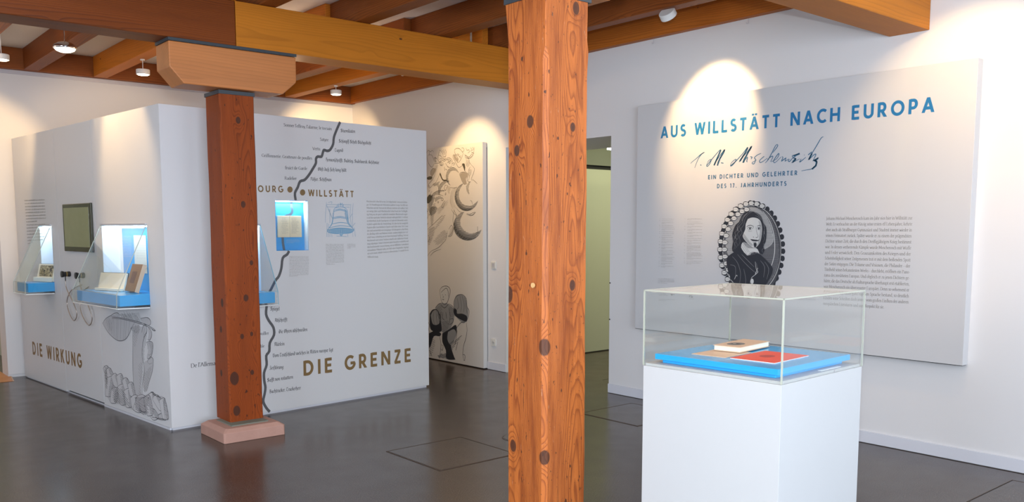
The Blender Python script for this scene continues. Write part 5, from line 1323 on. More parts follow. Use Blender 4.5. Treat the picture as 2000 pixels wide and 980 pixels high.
L0 inkmid 3 2389 3514 267 -13
L0 inkmid 3 2357 3501 325 -15
L0 inkmid 3 2333 3488 370 -17
L0 inkmid 3 2305 3475 415 -19
L0 inkmid 3 2287 3461 455 -21
L0 inkmid 3 2263 3447 496 -22
L0 inkmid 3 2244 3436 525 -23
L0 inkmid 3 2234 3424 540 -23
L0 inkmid 3 2217 3411 570 -24
L0 inkmid 3 2203 3399 592 -25
L0 inkmid 3 2184 3386 619 -25
L0 inkmid 3 2176 3372 644 -26
L0 inkmid 3 2170 3358 662 -25
L0 inkmid 3 2157 3347 674 -26
L0 inkmid 3 2153 3335 693 -26
L0 inkmid 3 2140 3323 710 -26
L0 inkmid 3 2130 3311 731 -27
L0 inkmid 3 2129 3298 740 -26
L0 inkmid 3 2121 3287 748 -26
L0 inkmid 3 2106 3273 769 -26
L0 inkmid 3 2099 3260 773 -26
L0 inkmid 3 2093 3247 792 -26
L0 inkmid 3 2095 3235 797 -26
L0 inkmid 3 2080 3223 810 -25
L0 inkmid 3 2088 3210 811 -25
L0 inkmid 3 2074 3195 833 -25
L0 inkmid 3 2079 3182 827 -24
L0 inkmid 3 2063 3169 846 -24
L0 inkmid 3 2068 3153 857 -24
L0 inkmid 3 2056 3141 870 -23
L0 inkmid 3 2053 3130 868 -23
L0 inkmid 3 2054 3114 867 -22
L0 inkmid 3 2063 3100 862 -21
L0 inkmid 3 2047 3085 892 -22
L0 inkmid 3 2063 3070 882 -20
L0 inkmid 3 2060 3057 888 -20
L0 inkmid 3 2050 3044 888 -19
L0 inkmid 3 2046 3028 889 -18
L0 inkmid 3 2057 3013 879 -18
L0 inkmid 3 2048 2998 888 -17
L0 inkmid 3 2056 2985 871 -16
L0 inkmid 3 2045 2972 869 -16
L0 inkmid 3 2055 2958 856 -15
L0 inkmid 3 2044 2944 849 -14
L0 inkmid 3 2050 2932 828 -13
L0 inkmid 3 2046 2917 823 -12
L0 inkmid 3 2057 2902 780 -11
L0 inkmid 3 2056 2887 752 -11
L0 inkmid 3 2056 2872 729 -10
L0 inkmid 3 2059 2860 675 -9
L0 inkmid 3 2064 2847 634 -7
L0 inkmid 3 2066 2835 555 -6
L0 inkmid 3 2063 2823 483 -5
L0 inkmid 3 2065 2809 408 -4
L0 inkmid 3 2073 2793 340 -3
L0 inkmid 3 2082 2779 282 -2
L0 inkmid 3 2087 2764 226 -2
L0 inkmid 3 2099 2751 168 -1
L0 inkmid 3 2123 2739 86 -1
F3 inkdark 0 2416 2136 61 12 53 -36 -47 -43 -65 3
F3 inkpale 0 2425 2130 52 9 41 -28 -35 -33 -57 3
L0 inkdark 2 2433 2106 73 4
F3 inkdark 0 2313 2165 61 12 53 -37 -47 -42 -65 3
F3 inkpale 0 2321 2158 53 10 41 -29 -35 -33 -57 4
L0 inkdark 2 2330 2135 73 4
F3 inkdark 0 2214 2216 61 12 55 -37 -48 -43 -66 4
F3 inkpale 0 2222 2210 53 9 42 -29 -36 -33 -57 4
L0 inkdark 2 2231 2186 74 4
F3 inkdark 0 2123 2289 62 11 55 -37 -49 -42 -66 3
F3 inkpale 0 2131 2282 54 10 42 -30 -36 -33 -58 4
L0 inkdark 2 2140 2258 75 4
F3 inkdark 0 2177 2362 61 11 55 -37 -48 -42 -66 4
F3 inkpale 0 2185 2355 54 10 42 -30 -36 -33 -58 5
L0 inkdark 2 2194 2331 74 4
F3 inkdark 0 2043 2380 62 12 55 -38 -48 -42 -67 4
F3 inkpale 0 2051 2374 54 9 43 -30 -37 -33 -58 5
L0 inkdark 2 2060 2350 76 3
F3 inkdark 0 2108 2443 62 11 55 -38 -48 -42 -67 4
F3 inkpale 0 2117 2436 54 9 42 -30 -36 -32 -59 4
L0 inkdark 2 2126 2412 74 3
F3 inkdark 0 1976 2488 63 12 56 -39 -49 -42 -68 5
F3 inkpale 0 1985 2482 55 9 42 -30 -36 -33 -60 5
L0 inkdark 2 1994 2458 76 2
F3 inkdark 0 2052 2538 62 10 55 -38 -49 -42 -67 5
F3 inkpale 0 2060 2531 54 9 43 -30 -37 -33 -58 5
L0 inkdark 2 2069 2507 75 2
F3 inkdark 0 1926 2609 63 11 56 -38 -49 -42 -68 4
F3 inkpale 0 1935 2603 55 8 43 -30 -37 -33 -60 6
L0 inkdark 2 1944 2578 76 3
F3 inkdark 0 2009 2644 62 10 56 -38 -49 -42 -67 5
F3 inkpale 0 2017 2637 55 8 42 -30 -36 -32 -59 5
L0 inkdark 2 2026 2613 76 2
F3 inkdark 0 1894 2739 63 11 56 -39 -49 -42 -68 5
F3 inkpale 0 1903 2732 54 9 43 -31 -37 -32 -59 5
L0 inkdark 2 1912 2708 76 2
F3 inkdark 0 1981 2757 63 10 55 -38 -49 -42 -67 6
F3 inkpale 0 1990 2751 54 8 43 -31 -37 -32 -59 6
L0 inkdark 2 1999 2726 75 2
F3 inkdark 0 1880 2874 64 10 56 -40 -50 -41 -68 6
F3 inkpale 0 1889 2867 55 8 43 -31 -37 -32 -59 6
L0 inkdark 2 1898 2843 76 1
F3 inkdark 0 1969 2875 63 10 56 -39 -49 -41 -68 6
F3 inkpale 0 1978 2868 54 8 43 -30 -37 -32 -59 5
L0 inkdark 2 1987 2844 76 1
F3 inkdark 0 1886 3008 64 10 55 -40 -49 -41 -68 7
F3 inkpale 0 1895 3001 55 8 43 -31 -37 -32 -60 6
L0 inkdark 2 1904 2977 76 1
F3 inkdark 0 1974 2993 63 9 55 -39 -49 -40 -67 6
F3 inkpale 0 1983 2986 54 8 43 -31 -37 -32 -59 6
L0 inkdark 2 1992 2962 75 1
F3 inkdark 0 1911 3139 63 8 56 -39 -49 -41 -68 7
F3 inkpale 0 1920 3132 55 7 43 -31 -37 -32 -60 7
L0 inkdark 2 1929 3107 76 0
F3 inkdark 0 1996 3107 62 9 55 -39 -49 -41 -67 7
F3 inkpale 0 2004 3100 54 7 43 -31 -37 -31 -59 7
L0 inkdark 2 2013 3076 75 0
F3 inkdark 0 1955 3260 62 9 56 -40 -49 -40 -67 7
F3 inkpale 0 1963 3253 55 7 42 -31 -36 -32 -59 7
L0 inkdark 2 1972 3229 76 0
F3 inkdark 0 2032 3214 62 8 55 -39 -48 -40 -67 7
F3 inkpale 0 2041 3207 54 7 42 -31 -36 -31 -59 6
L0 inkdark 2 2050 3183 75 0
F3 inkdark 0 2014 3369 63 8 55 -40 -49 -39 -67 7
F3 inkpale 0 2023 3362 54 6 42 -31 -36 -31 -59 8
L0 inkdark 2 2032 3338 75 -1
F3 inkdark 0 2083 3310 62 8 55 -40 -49 -39 -66 7
F3 inkpale 0 2092 3303 53 6 42 -31 -36 -31 -58 7
L0 inkdark 2 2101 3278 74 0
F3 inkdark 0 2089 3462 61 8 55 -40 -48 -39 -66 7
F3 inkpale 0 2097 3455 54 6 42 -31 -36 -31 -58 8
L0 inkdark 2 2106 3431 74 -1
F3 inkdark 0 2147 3392 61 7 54 -39 -48 -39 -66 7
F3 inkpale 0 2155 3385 53 6 42 -31 -36 -31 -58 8
L0 inkdark 2 2164 3360 74 0
F3 inkdark 0 2175 3537 61 7 54 -40 -48 -39 -65 8
F3 inkpale 0 2183 3530 53 5 42 -31 -36 -30 -57 8
L0 inkdark 2 2192 3505 74 -1
F3 inkdark 0 2220 3457 61 8 54 -40 -48 -39 -65 8
F3 inkpale 0 2229 3450 52 6 42 -31 -36 -30 -57 7
L0 inkdark 2 2237 3426 74 -1
F3 inkdark 0 2270 3590 60 7 54 -40 -47 -38 -65 8
F3 inkpale 0 2278 3583 53 6 41 -32 -35 -29 -57 8
L0 inkdark 2 2287 3559 73 -1
F3 inkdark 0 2302 3505 60 7 53 -40 -47 -38 -64 8
F3 inkpale 0 2310 3498 52 6 41 -31 -35 -30 -57 7
L0 inkdark 2 2319 3474 72 -1
F3 inkdark 0 2371 3622 60 7 53 -40 -47 -38 -64 8
F3 inkpale 0 2379 3615 52 5 41 -31 -35 -30 -56 8
L0 inkdark 2 2388 3591 72 -2
F3 inkdark 0 2388 3533 60 7 53 -39 -47 -38 -64 7
F3 inkpale 0 2397 3526 51 6 41 -31 -35 -30 -56 8
L0 inkdark 2 2405 3502 72 -1
F3 inkdark 0 2475 3631 59 6 52 -39 -46 -38 -63 8
F3 inkpale 0 2483 3624 51 5 40 -31 -34 -29 -56 8
L0 inkdark 2 2491 3600 72 -2
F3 inkdark 0 2578 3617 58 7 52 -40 -45 -37 -63 8
F3 inkpale 0 2586 3610 51 5 40 -30 -35 -30 -55 8
L0 inkdark 2 2595 3586 70 -1
F3 inkdark 0 2678 3581 58 7 51 -39 -45 -37 -62 8
F3 inkpale 0 2686 3574 50 6 39 -31 -33 -29 -55 8
L0 inkdark 2 2694 3551 70 -1
F2 inkdark 0 2209 2801 130 72 145 -126 177 47 99 -49 119 -97 79 -97 -52 -153 -129 -165 -194 -87 -202 40 -178 130 -87 136 -47 172 28 106
L3 inkmid 4 2180 2732 106 -101 66 -170 -15 -173
L3 inkmid 4 2282 2768 125 -117 144 -115 100 -64
L3 inkmid 4 2363 2770 124 -99 122 -99
L3 inkmid 4 2143 2592 104 -31 5 -191
L3 inkmid 4 2723 2677 81 -98 -14 -169
L3 inkmid 4 2646 2641 23 -100 -36 -103
L3 inkmid 4 2801 2663 81 -115 -33 -169
L3 inkmid 4 2574 2418 -36 -121 23 -101
L3 inkmid 4 2411 2532 45 -170 -16 -138
L3 inkpale 4 2626 2658 23 -118 31 -50 -86 -71 -39 -36
L0 inkpale 4 2678 2558 -46 -103
L3 inkpale 4 2232 2352 39 71 21 -16
F3 inkpale 0 2608 2338 -3 -22 -11 -17 -16 -7 -16 6 -12 15 -5 22 4 22 11 17 15 7 16 -5 12 -16
F2 inkdark 0 2521 3475 -99 -15 -78 -59 -48 -101 -60 -43 -44 -85 -22 -95 19 -103 -17 -104 31 -69 117 28 50 44 27 103 242 -99 51 -66 69 -32 36 76 -25 50 40 75 12 117 -10 116 -50 67 -42 100 -80 60
L3 inkmid 3 2502 3458 -79 -32 -48 -67 -18 -77 -49 -51 23 -68 -60 -51 23 -69 -50 -52 33 -68 -49 -70
L3 inkmid 3 2462 3451 -98 -67 -37 -85 -60 -59 13 -68 -60 -43 22 -69 -45 -69 39 -69 -35 -78
L3 inkmid 3 2551 3463 -88 -46 -57 -84 -17 -85 -49 -59 22 -69 -48 -60 12 -85 -38 -69
L3 inkmid 3 2581 3457 80 -51 60 -76
L3 inkmid 3 2621 3440 79 -51 52 -92 31 -84 -12 -83 32 -50
L3 inkmid 3 2763 3247 26 -84 -25 -66 25 -67 -27 -50
L3 inkmid 3 2768 2963 16 -67 -37 -50 21 -42
L3 inkmid 3 2248 3214 21 -25 -30 -26
L3 inkmid 3 2195 3077 27 -26 -26 -26
L3 inkmid 3 2602 3398 60 -21 40 -47
L3 inkmid 3 2245 2974 -30 -35 22 -42
L3 inklight 2 2453 3437 -68 -57 -29 -64
L3 inklight 2 2298 3240 -29 -60 22 -34
L3 inklight 2 2251 3094 -19 -43 26 -34
L0 inklight 2 2776 3147 11 -42
L0 inklight 2 2482 3464 59 6
F2 inkpale 0 2377 2967 -28 -86 125 -129 88 48 98 10 40 -24 -31 67 -50 24 -139 -2
L0 inkmid 2 2378 2941 104 -134
L0 inkmid 2 2419 2925 93 -118
L0 inkmid 2 2369 2899 105 -135
L3 inkdark 3 2474 2752 88 56 118 -6
L3 inkdark 3 2532 2808 41 -42 38 35 31 -25
L0 inkdark 3 2562 2791 -18 -42
L0 inkdark 3 2602 2789 31 -38
F3 inkpale 0 2466 3346 78 23 99 -13 64 -51 30 -92 1 -100 -16 -100 -36 -76 -58 -51 -49 -1 -70 41 -82 67 -49 68 11 51 32 68 7 85
F2 inkskin 0 2664 3314 43 -17 30 -84 1 -100 -16 -100 -36 -76 -48 -43 36 85 26 117 -3 101
F2 inkskin 0 2426 3010 -42 51 9 51 51 -51 73 -84 61 -50 -39 -17
L0 inkmid 1.6 2707 3257 23 -32
L0 inkmid 1.6 2684 3261 46 -65
L0 inkmid 1.6 2688 3226 46 -65
L0 inkmid 1.6 2693 3187 43 -61
L0 inkmid 1.6 2692 3161 40 -58
L0 inkmid 1.6 2695 3127 38 -55
L0 inkmid 1.6 2690 3105 35 -50
L0 inkmid 1.6 2686 3084 36 -50
L0 inkmid 1.6 2685 3061 30 -43
L0 inkmid 1.6 2682 3037 27 -39
L0 inkmid 1.6 2677 3018 24 -33
L0 inkmid 1.6 2674 2995 22 -32
L0 inkmid 1.6 2670 2974 15 -22
L0 inkmid 1.6 2668 2946 8 -11
L0 inkmid 1.6 2543 2954 14 -29
L0 inkmid 1.6 2516 2973 22 -48
L0 inkmid 1.6 2480 3004 30 -65
L0 inkmid 1.6 2450 3028 33 -71
L0 inkmid 1.6 2416 3062 46 -98
L0 inkmid 1.6 2405 3051 28 -62
L3 inkdark 5 2446 3217 33 22 49 5 44 -17
L3 inkdark 5 2643 3227 33 12 39 -9
L3 inkdark 4 2460 3194 34 17 39 -4 27 -17
L3 inkdark 4 2638 3193 29 14 35 -7 12 -13
L3 inkmid 2.5 2467 3180 40 -13 43 10
L3 inkmid 2.5 2645 3180 33 -10 33 10
L3 inkmid 2.5 2472 3155 40 -12 43 10
F3 inkdark 0 2528 3190 -3 -9 -7 -5 -10 0 -8 5 -4 9 3 9 8 6 10 0 8 -6
F3 inkdark 0 2691 3190 -2 -9 -7 -5 -8 0 -7 5 -3 9 2 9 7 5 8 0 7 -5
L3 inkmid 3.5 2623 3227 10 -64 18 -58 17 -34 -19 -22 -36 0
L0 inkmid 3.5 2578 3231 -5 -34
L0 inkdark 4 2574 3059 16 -10
L0 inkdark 4 2633 3046 27 8
F3 inkdark 0 2532 3008 33 7 34 -7 35 4 36 -6 26 17 -22 -31 -59 -4 -59 6 -31 27
L3 inkdark 3 2566 2978 40 -7 39 8
F3 inkdark 0 2587 2958 49 4 9 -42 -26 -36 -25 26""",
    ('F', 'bell_print'): """F3 bellfill 0 2994 3176 90 22 182 6 185 -7 108 -17 -5 -35 -84 -27 -145 -9 -162 4 -121 17
F3 bellfill 0 3368 3560 40 -34 27 -136 29 -86 71 -77 31 -44 -72 44 -61 60 -39 102
L3 bellblue 9 3144 3548 -16 -76 -15 -102 -22 -84 -56 -68 -47 -47
L3 bellblue 9 3429 3535 11 -111 14 -120 61 -69 55 -55
L3 bellblue 9 2988 3171 25 -37 129 -21 101 -7
L3 bellblue 9 3305 3109 144 9 84 22 37 35
L3 bellblue 9 2988 3171 136 27 163 8 164 -9 119 -20
L3 bellblue 6 3144 3548 31 26 101 15 102 -12 51 -42
L3 bellblue 6 3143 3531 132 24 147 -32
L3 bellblue 6 3145 3509 130 26 151 -32
L3 bellblue 6 3120 3396 152 23 168 -29
L3 bellblue 6 3109 3374 162 25 172 -30
L3 bellblue 6 3090 3282 179 28 189 -16
L3 bellblue 6 3045 3215 223 37 247 -20
L0 bellblue 6 3237 3651 9 -62
L0 bellblue 6 3282 3669 -2 -76
L0 bellblue 6 3323 3665 -6 -72
L0 bellblue 6 3349 3645 -7 -58
L0 bellblue 6 3217 3634 -12 -51
L0 bellblue 6 3268 3643 40 1
L3 bellblue 6 3283 3201 -10 -68 -19 -31
L3 bellblue 6 3311 3201 7 -68 11 -35
F3 bellfill 0 3321 3098 -5 -15 -12 -11 -17 -4 -16 4 -11 11 -4 16 4 15 13 11 16 4 16 -4 12 -11
L3 bellblue 4 3321 3098 -5 -15 -12 -11 -17 -4 -16 4 -11 11 -4 16 4 15 13 11 16 4 16 -4 12 -11
L3 bellpale 5 2987 3675 -25 -205 -10 -164
L0 bellpale 5 2986 3630 518 4
L0 bellpale 5 2985 3588 497 1
L3 bellpale 5 3021 3664 76 18 -5 -42
L0 bellpale 5 3024 3555 85 -185
L0 bellpale 5 2986 3621 104 -217
L0 bellpale 5 3054 3555 -7 -252
L0 bellpale 5 2991 3302 -15 -252
L0 bellpale 5 3023 3286 -15 -237
L0 bellpale 5 3056 3252 -16 -203
L3 bellpale 5 3567 3666 -26 -189 0 -432
L3 bellpale 5 3514 3648 -26 -206 27 -189
L0 bellpale 5 3600 3304 -86 -86
L0 bellpale 5 3577 3218 21 -165
L0 bellpale 5 3428 3098 3 -52
L0 bellpale 5 3182 3065 224 -12
L0 bellpale 5 3112 3472 41 34
L0 bellpale 5 3107 3446 35 18
L0 bellpale 5 3477 3390 64 87
L0 bellpale 5 3082 3100 2 -51
L0 bellpale 4 3546 3203 1 -6
L0 bellpale 4 3526 3226 3 -18
L0 bellpale 4 3508 3242 4 -20
L0 bellpale 4 3490 3267 6 -34
L0 bellpale 4 3470 3295 9 -48
L0 bellpale 4 3440 3369 17 -90
L0 bellpale 4 3405 3467 31 -167
L0 bellpale 4 3378 3540 38 -202
L0 bellpale 4 3373 3487 16 -83
L0 bellblue 3 3265 3182 4 -40
L0 bellblue 3 3247 3182 4 -55
L0 bellblue 3 3232 3183 5 -61
L0 bellblue 3 3217 3187 5 -61
L0 bellblue 3 3202 3192 6 -69
L0 bellblue 3 3185 3187 4 -56
L0 bellblue 3 3168 3181 4 -58
L0 bellblue 3 3152 3190 5 -61
L0 bellblue 3 3137 3188 4 -56
L0 bellblue 3 3123 3184 4 -53
L0 bellblue 3 3106 3181 3 -45
L0 bellblue 3 3092 3180 3 -38
L0 bellblue 3 3075 3175 3 -27
L0 bellblue 3 3060 3177 2 -24
L0 bellblue 3 3043 3174 1 -14
L0 bellblue 3 3027 3173 1 -8
L0 bellblue 3 3536 3173 1 -12
L0 bellblue 3 3516 3179 3 -28
L0 bellblue 3 3497 3180 3 -37
L0 bellblue 3 3481 3183 4 -48
L0 bellblue 3 3466 3183 4 -46
L0 bellblue 3 3449 3187 4 -58
L0 bellblue 3 3433 3182 4 -56
L0 bellblue 3 3413 3189 5 -66
L0 bellblue 3 3397 3185 4 -58
L0 bellblue 3 3379 3178 5 -56
L0 bellblue 3 3365 3181 4 -60
L0 bellblue 3 3348 3183 5 -59
L0 bellblue 3 3329 3184 5 -57""",
    ('L', 'feather_and_hands_print'): """F3 handgrey 0 -2673 1520 138 95 255 71 360 2 516 -14 437 -18 -170 -65 -227 -53 -152 -105 -155 -106 -299 -60 -236 32 -264 91
F3 handgrey 0 -1335 1541 144 57 217 -6 86 52 77 -28 17 -88 -118 -111 -71 -166 -30 -276 -66 -260 -65 -192 68 -130 -306 -18 -44 205 5 351 40 352
F3 handgrey 0 -1013 1725 270 37 110 -54 -6 -56 -118 -25 -207 56
F3 handgrey 0 -749 1599 116 -36 17 -87 -87 -86 -68 5 42 93
F3 handgrey 0 -829 1345 177 27 73 -49 -40 -137 -116 -109 -105 7 67 143
F3 handgrey 0 -845 1039 167 85 84 -47 -39 -173 -141 -197 -125 -175 -110 -26 -31 214 82 261
L3 inkdark 5 -2673 1520 103 69 132 53 190 54 126 39 151 20 67 -28 -15 -32
L3 inkdark 5 -2673 1520 203 -130 264 -91 236 -32 268 45 184 110 97 100 152 116
L3 inkdark 5 -2222 1657 301 21 460 -4 494 -18 365 -46 151 -39
L3 inkdark 5 -2237 1637 372 22 514 -9 488 -27 386 -54
L3 inkdark 5 -451 1571 -78 -10 -75 27
L3 inkdark 5 -1013 1725 164 27 132 5 85 -38 -1 -56 -71 -32
L3 inkdark 5 -873 1634 74 -10 11 -96 -107 -99 -76 -108 -52 -187 26 -157
L3 inkdark 5 -889 1633 -60 -62 -47 -82
L3 inkdark 5 -719 1590 91 -33 17 -87 -86 -79 -73 11
L3 inkdark 5 -829 1345 124 27 104 -6 26 -53 -44 -127 -100 -100 -106 -5
L3 inkdark 5 -832 1017 127 99 103 -18 4 -55 -53 -163 -140 -186 -114 -174
L3 inkdark 5 -1352 1539 -29 -256 -40 -352 -5 -351 33 -207
L3 inkdark 5 -994 1000 50 -131 -69 -146 -75 -193 29 -134
L0 inkmid 3 -2383 1590 42 -154
L0 inkmid 3 -2226 1626 -46 -268
L0 inkmid 3 -2165 1630 -7 -300
L0 inkmid 3 -2014 1648 -73 -358
L0 inkmid 3 -1954 1652 -74 -369
L0 inkmid 3 -1836 1654 -74 -372
L0 inkmid 3 -1691 1653 -69 -346
L0 inkmid 3 -1605 1654 -78 -324
L0 inkmid 3 -1464 1646 -95 -239
L0 inkmid 3 -1885 1733 84 -30
L0 inkmid 3 -1794 1762 137 -65
L0 inkmid 3 -1704 1792 160 -101
L0 inkmid 3 -1587 1804 156 -114
L0 inkmid 3 -1475 1795 139 -112
L0 inkmid 3 -1362 1803 153 -120
L0 inkmid 3 -1279 1793 152 -117
L0 inkmid 3 -1199 1768 153 -95
L0 inkmid 3 -1507 1759 104 -74
L0 inkmid 3 -1679 1759 80 -58
L0 inkmid 3 -761 1340 -26 -104
L3 inkmid 3 -806 1156 77 -15 84 53
L3 inkmid 3 -821 1019 77 -26 108 34
L0 inkmid 3 -868 1578 -66 -118
L0 inkmid 3 -939 1414 60 62
L0 inkmid 2 -1885 1737 128 -61
L0 inkmid 2 -1852 1741 150 -64
L0 inkmid 2 -1818 1744 152 -67
L0 inkmid 2 -1785 1748 132 -73
L0 inkmid 2 -1752 1751 105 -78
L0 inkmid 2 -1720 1755 147 -80
L0 inkmid 2 -1687 1758 104 -86
L0 inkmid 2 -1654 1761 114 -89
L0 inkmid 2 -1622 1765 139 -92
L0 inkmid 2 -1589 1768 109 -97
L0 inkmid 2 -1557 1771 106 -101
L0 inkmid 2 -1525 1775 144 -103
L0 inkmid 2 -1493 1778 142 -106
L0 inkmid 2 -1461 1781 106 -112
L0 inkmid 2 -1429 1785 110 -116
L0 inkmid 2 -1397 1788 103 -120
L0 inkmid 2 -1365 1791 93 -124
L0 inkmid 2 -1334 1795 100 -128
L0 inkmid 2 -1302 1798 139 -129
L0 inkmid 2 -1271 1801 89 -136
L0 inkmid 2 -1239 1804 96 -139
L0 inkmid 2 -1208 1808 94 -143
L0 inkmid 2 -1177 1811 87 -147
L0 inkmid 2 -1146 1814 110 -149
L0 inkmid 2 -1115 1817 121 -151
L0 inkmid 2 -1084 1820 126 -154
L0 inkdark 3 -814 1517 18 -31
L0 inkdark 3 -848 1499 34 -61
L0 inkdark 3 -880 1474 51 -91
L0 inkdark 3 -911 1442 65 -117
L0 inkdark 3 -934 1396 64 -114
L0 inkdark 3 -967 1349 58 -103
L0 inkdark 3 -985 1281 58 -103
L0 inkdark 3 -999 1224 56 -99
L0 inkdark 3 -1007 1152 65 -116
L0 inkdark 3 -1009 1073 53 -95
L0 inkdark 3 -690 961 17 -12
L0 inkdark 3 -741 945 59 -40
L0 inkdark 3 -775 929 76 -52
L0 inkdark 3 -816 907 99 -67
L0 inkdark 3 -839 873 90 -61
L0 inkdark 3 -884 862 115 -77
L0 inkdark 3 -910 836 135 -91
L0 inkdark 3 -949 824 146 -99
L0 inkdark 3 -967 787 151 -101
L0 inkdark 3 -981 752 145 -97
L0 inkdark 3 -999 715 140 -94
L0 inkdark 3 -996 662 122 -81
L0 inkdark 3 -1007 618 106 -70
L0 inkdark 3 -1022 586 96 -63
L0 inkdark 3 -1019 533 42 -27
L0 inkmid 3 -1098 983 57 -38
L0 inkmid 3 -1142 953 105 -70
L0 inkmid 3 -1185 927 156 -105
L0 inkmid 3 -1189 874 153 -102
L0 inkmid 3 -1188 816 136 -90
L0 inkmid 3 -1185 761 119 -79
L0 inkmid 3 -1173 696 80 -52
L0 inkmid 3 -1179 639 68 -44
L0 inkmid 3 -1194 585 60 -39
L0 inkmid 3 -1202 536 62 -41
L0 inkmid 3 -1224 492 105 -68
L0 inkmid 3 -1243 449 85 -54
L0 inkmid 3 -1260 399 29 -19
L0 inkmid 3 -1230 1494 77 -53
L0 inkmid 3 -1311 1502 132 -91
L0 inkmid 3 -1320 1464 134 -92
L0 inkmid 3 -1336 1418 129 -88
L0 inkmid 3 -1331 1364 97 -66
L0 inkmid 3 -1340 1314 78 -53
L0 inkmid 3 -1344 1270 53 -36
L0 inkdark 3 -633 1349 46 -57
L0 inkdark 3 -686 1360 85 -104
L0 inkdark 3 -727 1350 111 -136
L0 inkdark 3 -667 1220 32 -40
L0 inkdark 3 -676 1170 17 -20
L0 inkdark 3 -695 1129 10 -11
L0 inkmid 3 -2243 1509 -52 -96
L0 inkmid 3 -2263 1568 -93 -169
L0 inkmid 3 -2296 1616 -113 -205
L0 inkmid 3 -2343 1629 -96 -173
L0 inkmid 3 -2388 1644 -85 -153
L0 inkmid 3 -2458 1611 -45 -80
L0 inkmid 3 -2524 1595 -7 -14
L0 inkdark 4 -1071 1551 -81 -89
L0 inkdark 4 -1075 1599 -117 -127
L0 inkdark 4 -1117 1610 -130 -142
L0 inkdark 4 -1188 1589 -112 -121
L0 inkdark 4 -1226 1594 -103 -111
L0 inkdark 4 -1300 1574 -76 -82
L0 inkdark 4 -1361 1561 -48 -52
L0 inkdark 4 -1421 1545 -27 -29
L0 inkmid 3 -2002 1744 88 -14
L0 inkmid 3 -2048 1729 164 -27
L0 inkmid 3 -2106 1718 161 -26
L0 inkmid 3 -2171 1706 141 -23
L0 inkmid 3 -2223 1691 114 -19
L0 inkmid 3 -2259 1675 54 -9
F2 handgrey 0 -2696 743 351 -83 302 -1 226 -80 356 -3 51 -205 365 49 332 114 257 -34 253 2 -11 -368 -437 -23 -479 31 -508 -28 -468 17 -400 -20 -194 210
F3 handpale 0 -2759 695 102 55 143 5 151 -179 -99 -56 -143 -6
L3 inkdark 4.5 -2759 695 102 55 143 5 151 -179 -99 -56 -143 -6 -154 181
L0 inkdark 3 -2572 750 63 -2
L0 inkdark 3 -2602 728 108 -4
L0 inkdark 3 -2601 705 147 -5
L0 inkdark 3 -2582 683 143 -4
L0 inkdark 3 -2566 659 133 -4
L0 inkdark 3 -2549 634 134 -3
L0 inkdark 3 -2530 613 144 -3
L0 inkdark 3 -2508 594 129 -3
L0 inkdark 3 -2478 570 110 -3
L0 inkdark 3 -2466 549 81 -2
F3 handpale 0 -2672 649 115 68 172 9 217 -218 -111 -68 -171 -11
L3 inkdark 4.5 -2672 649 115 68 172 9 217 -218 -111 -68 -171 -11 -222 220
L0 inkdark 3 -2456 722 71 -2
L0 inkdark 3 -2492 703 138 -4
L0 inkdark 3 -2489 682 161 -5
L0 inkdark 3 -2477 659 164 -5
L0 inkdark 3 -2458 636 165 -4
L0 inkdark 3 -2428 615 161 -4
L0 inkdark 3 -2409 593 178 -5
L0 inkdark 3 -2375 569 154 -4
L0 inkdark 3 -2372 547 155 -4
L0 inkdark 3 -2349 524 152 -3
L0 inkdark 3 -2317 499 123 -3
L0 inkdark 3 -2296 478 103 -3
F3 handpale 0 -2589 539 152 44 121 -24 -131 -311 -152 -46 -124 23
L3 inkdark 4.5 -2589 539 152 44 121 -24 -131 -311 -152 -46 -124 23 134 314
L0 inkdark 3 -2372 570 40 -1
L0 inkdark 3 -2423 552 91 -2
L0 inkdark 3 -2437 531 98 -2
L0 inkdark 3 -2447 511 107 -3
L0 inkdark 3 -2463 488 125 -3
L0 inkdark 3 -2467 465 118 -3
L0 inkdark 3 -2471 441 108 -2
L0 inkdark 3 -2483 417 106 -2
L0 inkdark 3 -2509 397 123 -2
L0 inkdark 3 -2512 374 121 -2
L0 inkdark 3 -2524 353 120 -2
L0 inkdark 3 -2532 331 128 -2
L0 inkdark 3 -2540 309 113 -1
L0 inkdark 3 -2545 290 117 -1
L0 inkdark 3 -2549 269 112 -1
L0 inkdark 3 -2557 251 108 -1
L0 inkdark 3 -2562 229 87 -1
F3 handpale 0 -2392 590 114 60 151 2 177 -267 -111 -60 -150 -5
L3 inkdark 4.5 -2392 590 114 60 151 2 177 -267 -111 -60 -150 -5 -181 270
L0 inkdark 3 -2186 653 54 -1
L0 inkdark 3 -2228 634 114 -3
L0 inkdark 3 -2219 614 125 -3
L0 inkdark 3 -2214 590 134 -3
L0 inkdark 3 -2190 570 130 -3
L0 inkdark 3 -2188 549 142 -4
L0 inkdark 3 -2164 529 119 -3
L0 inkdark 3 -2152 506 136 -3
L0 inkdark 3 -2141 484 137 -3
L0 inkdark 3 -2123 462 130 -2
L0 inkdark 3 -2129 440 138 -3
L0 inkdark 3 -2106 420 132 -2
L0 inkdark 3 -2083 396 119 -2
L0 inkdark 3 -2073 374 104 -2
L0 inkdark 3 -2054 354 83 -1
F3 handpale 0 -2406 365 162 50 132 -24 -88 -231 -162 -52 -134 23
L3 inkdark 4.5 -2406 365 162 50 132 -24 -88 -231 -162 -52 -134 23 90 234
L0 inkdark 3 -2186 394 66 -1
L0 inkdark 3 -2242 373 112 -1
L0 inkdark 3 -2236 352 102 -1
L0 inkdark 3 -2258 330 134 -2
L0 inkdark 3 -2259 308 111 -1
L0 inkdark 3 -2280 289 122 -1
L0 inkdark 3 -2283 267 122 -2
L0 inkdark 3 -2289 248 122 -1
L0 inkdark 3 -2307 226 142 -1
L0 inkdark 3 -2299 204 121 -1
L0 inkdark 3 -2321 186 120 -1
L0 inkdark 3 -2319 165 104 0
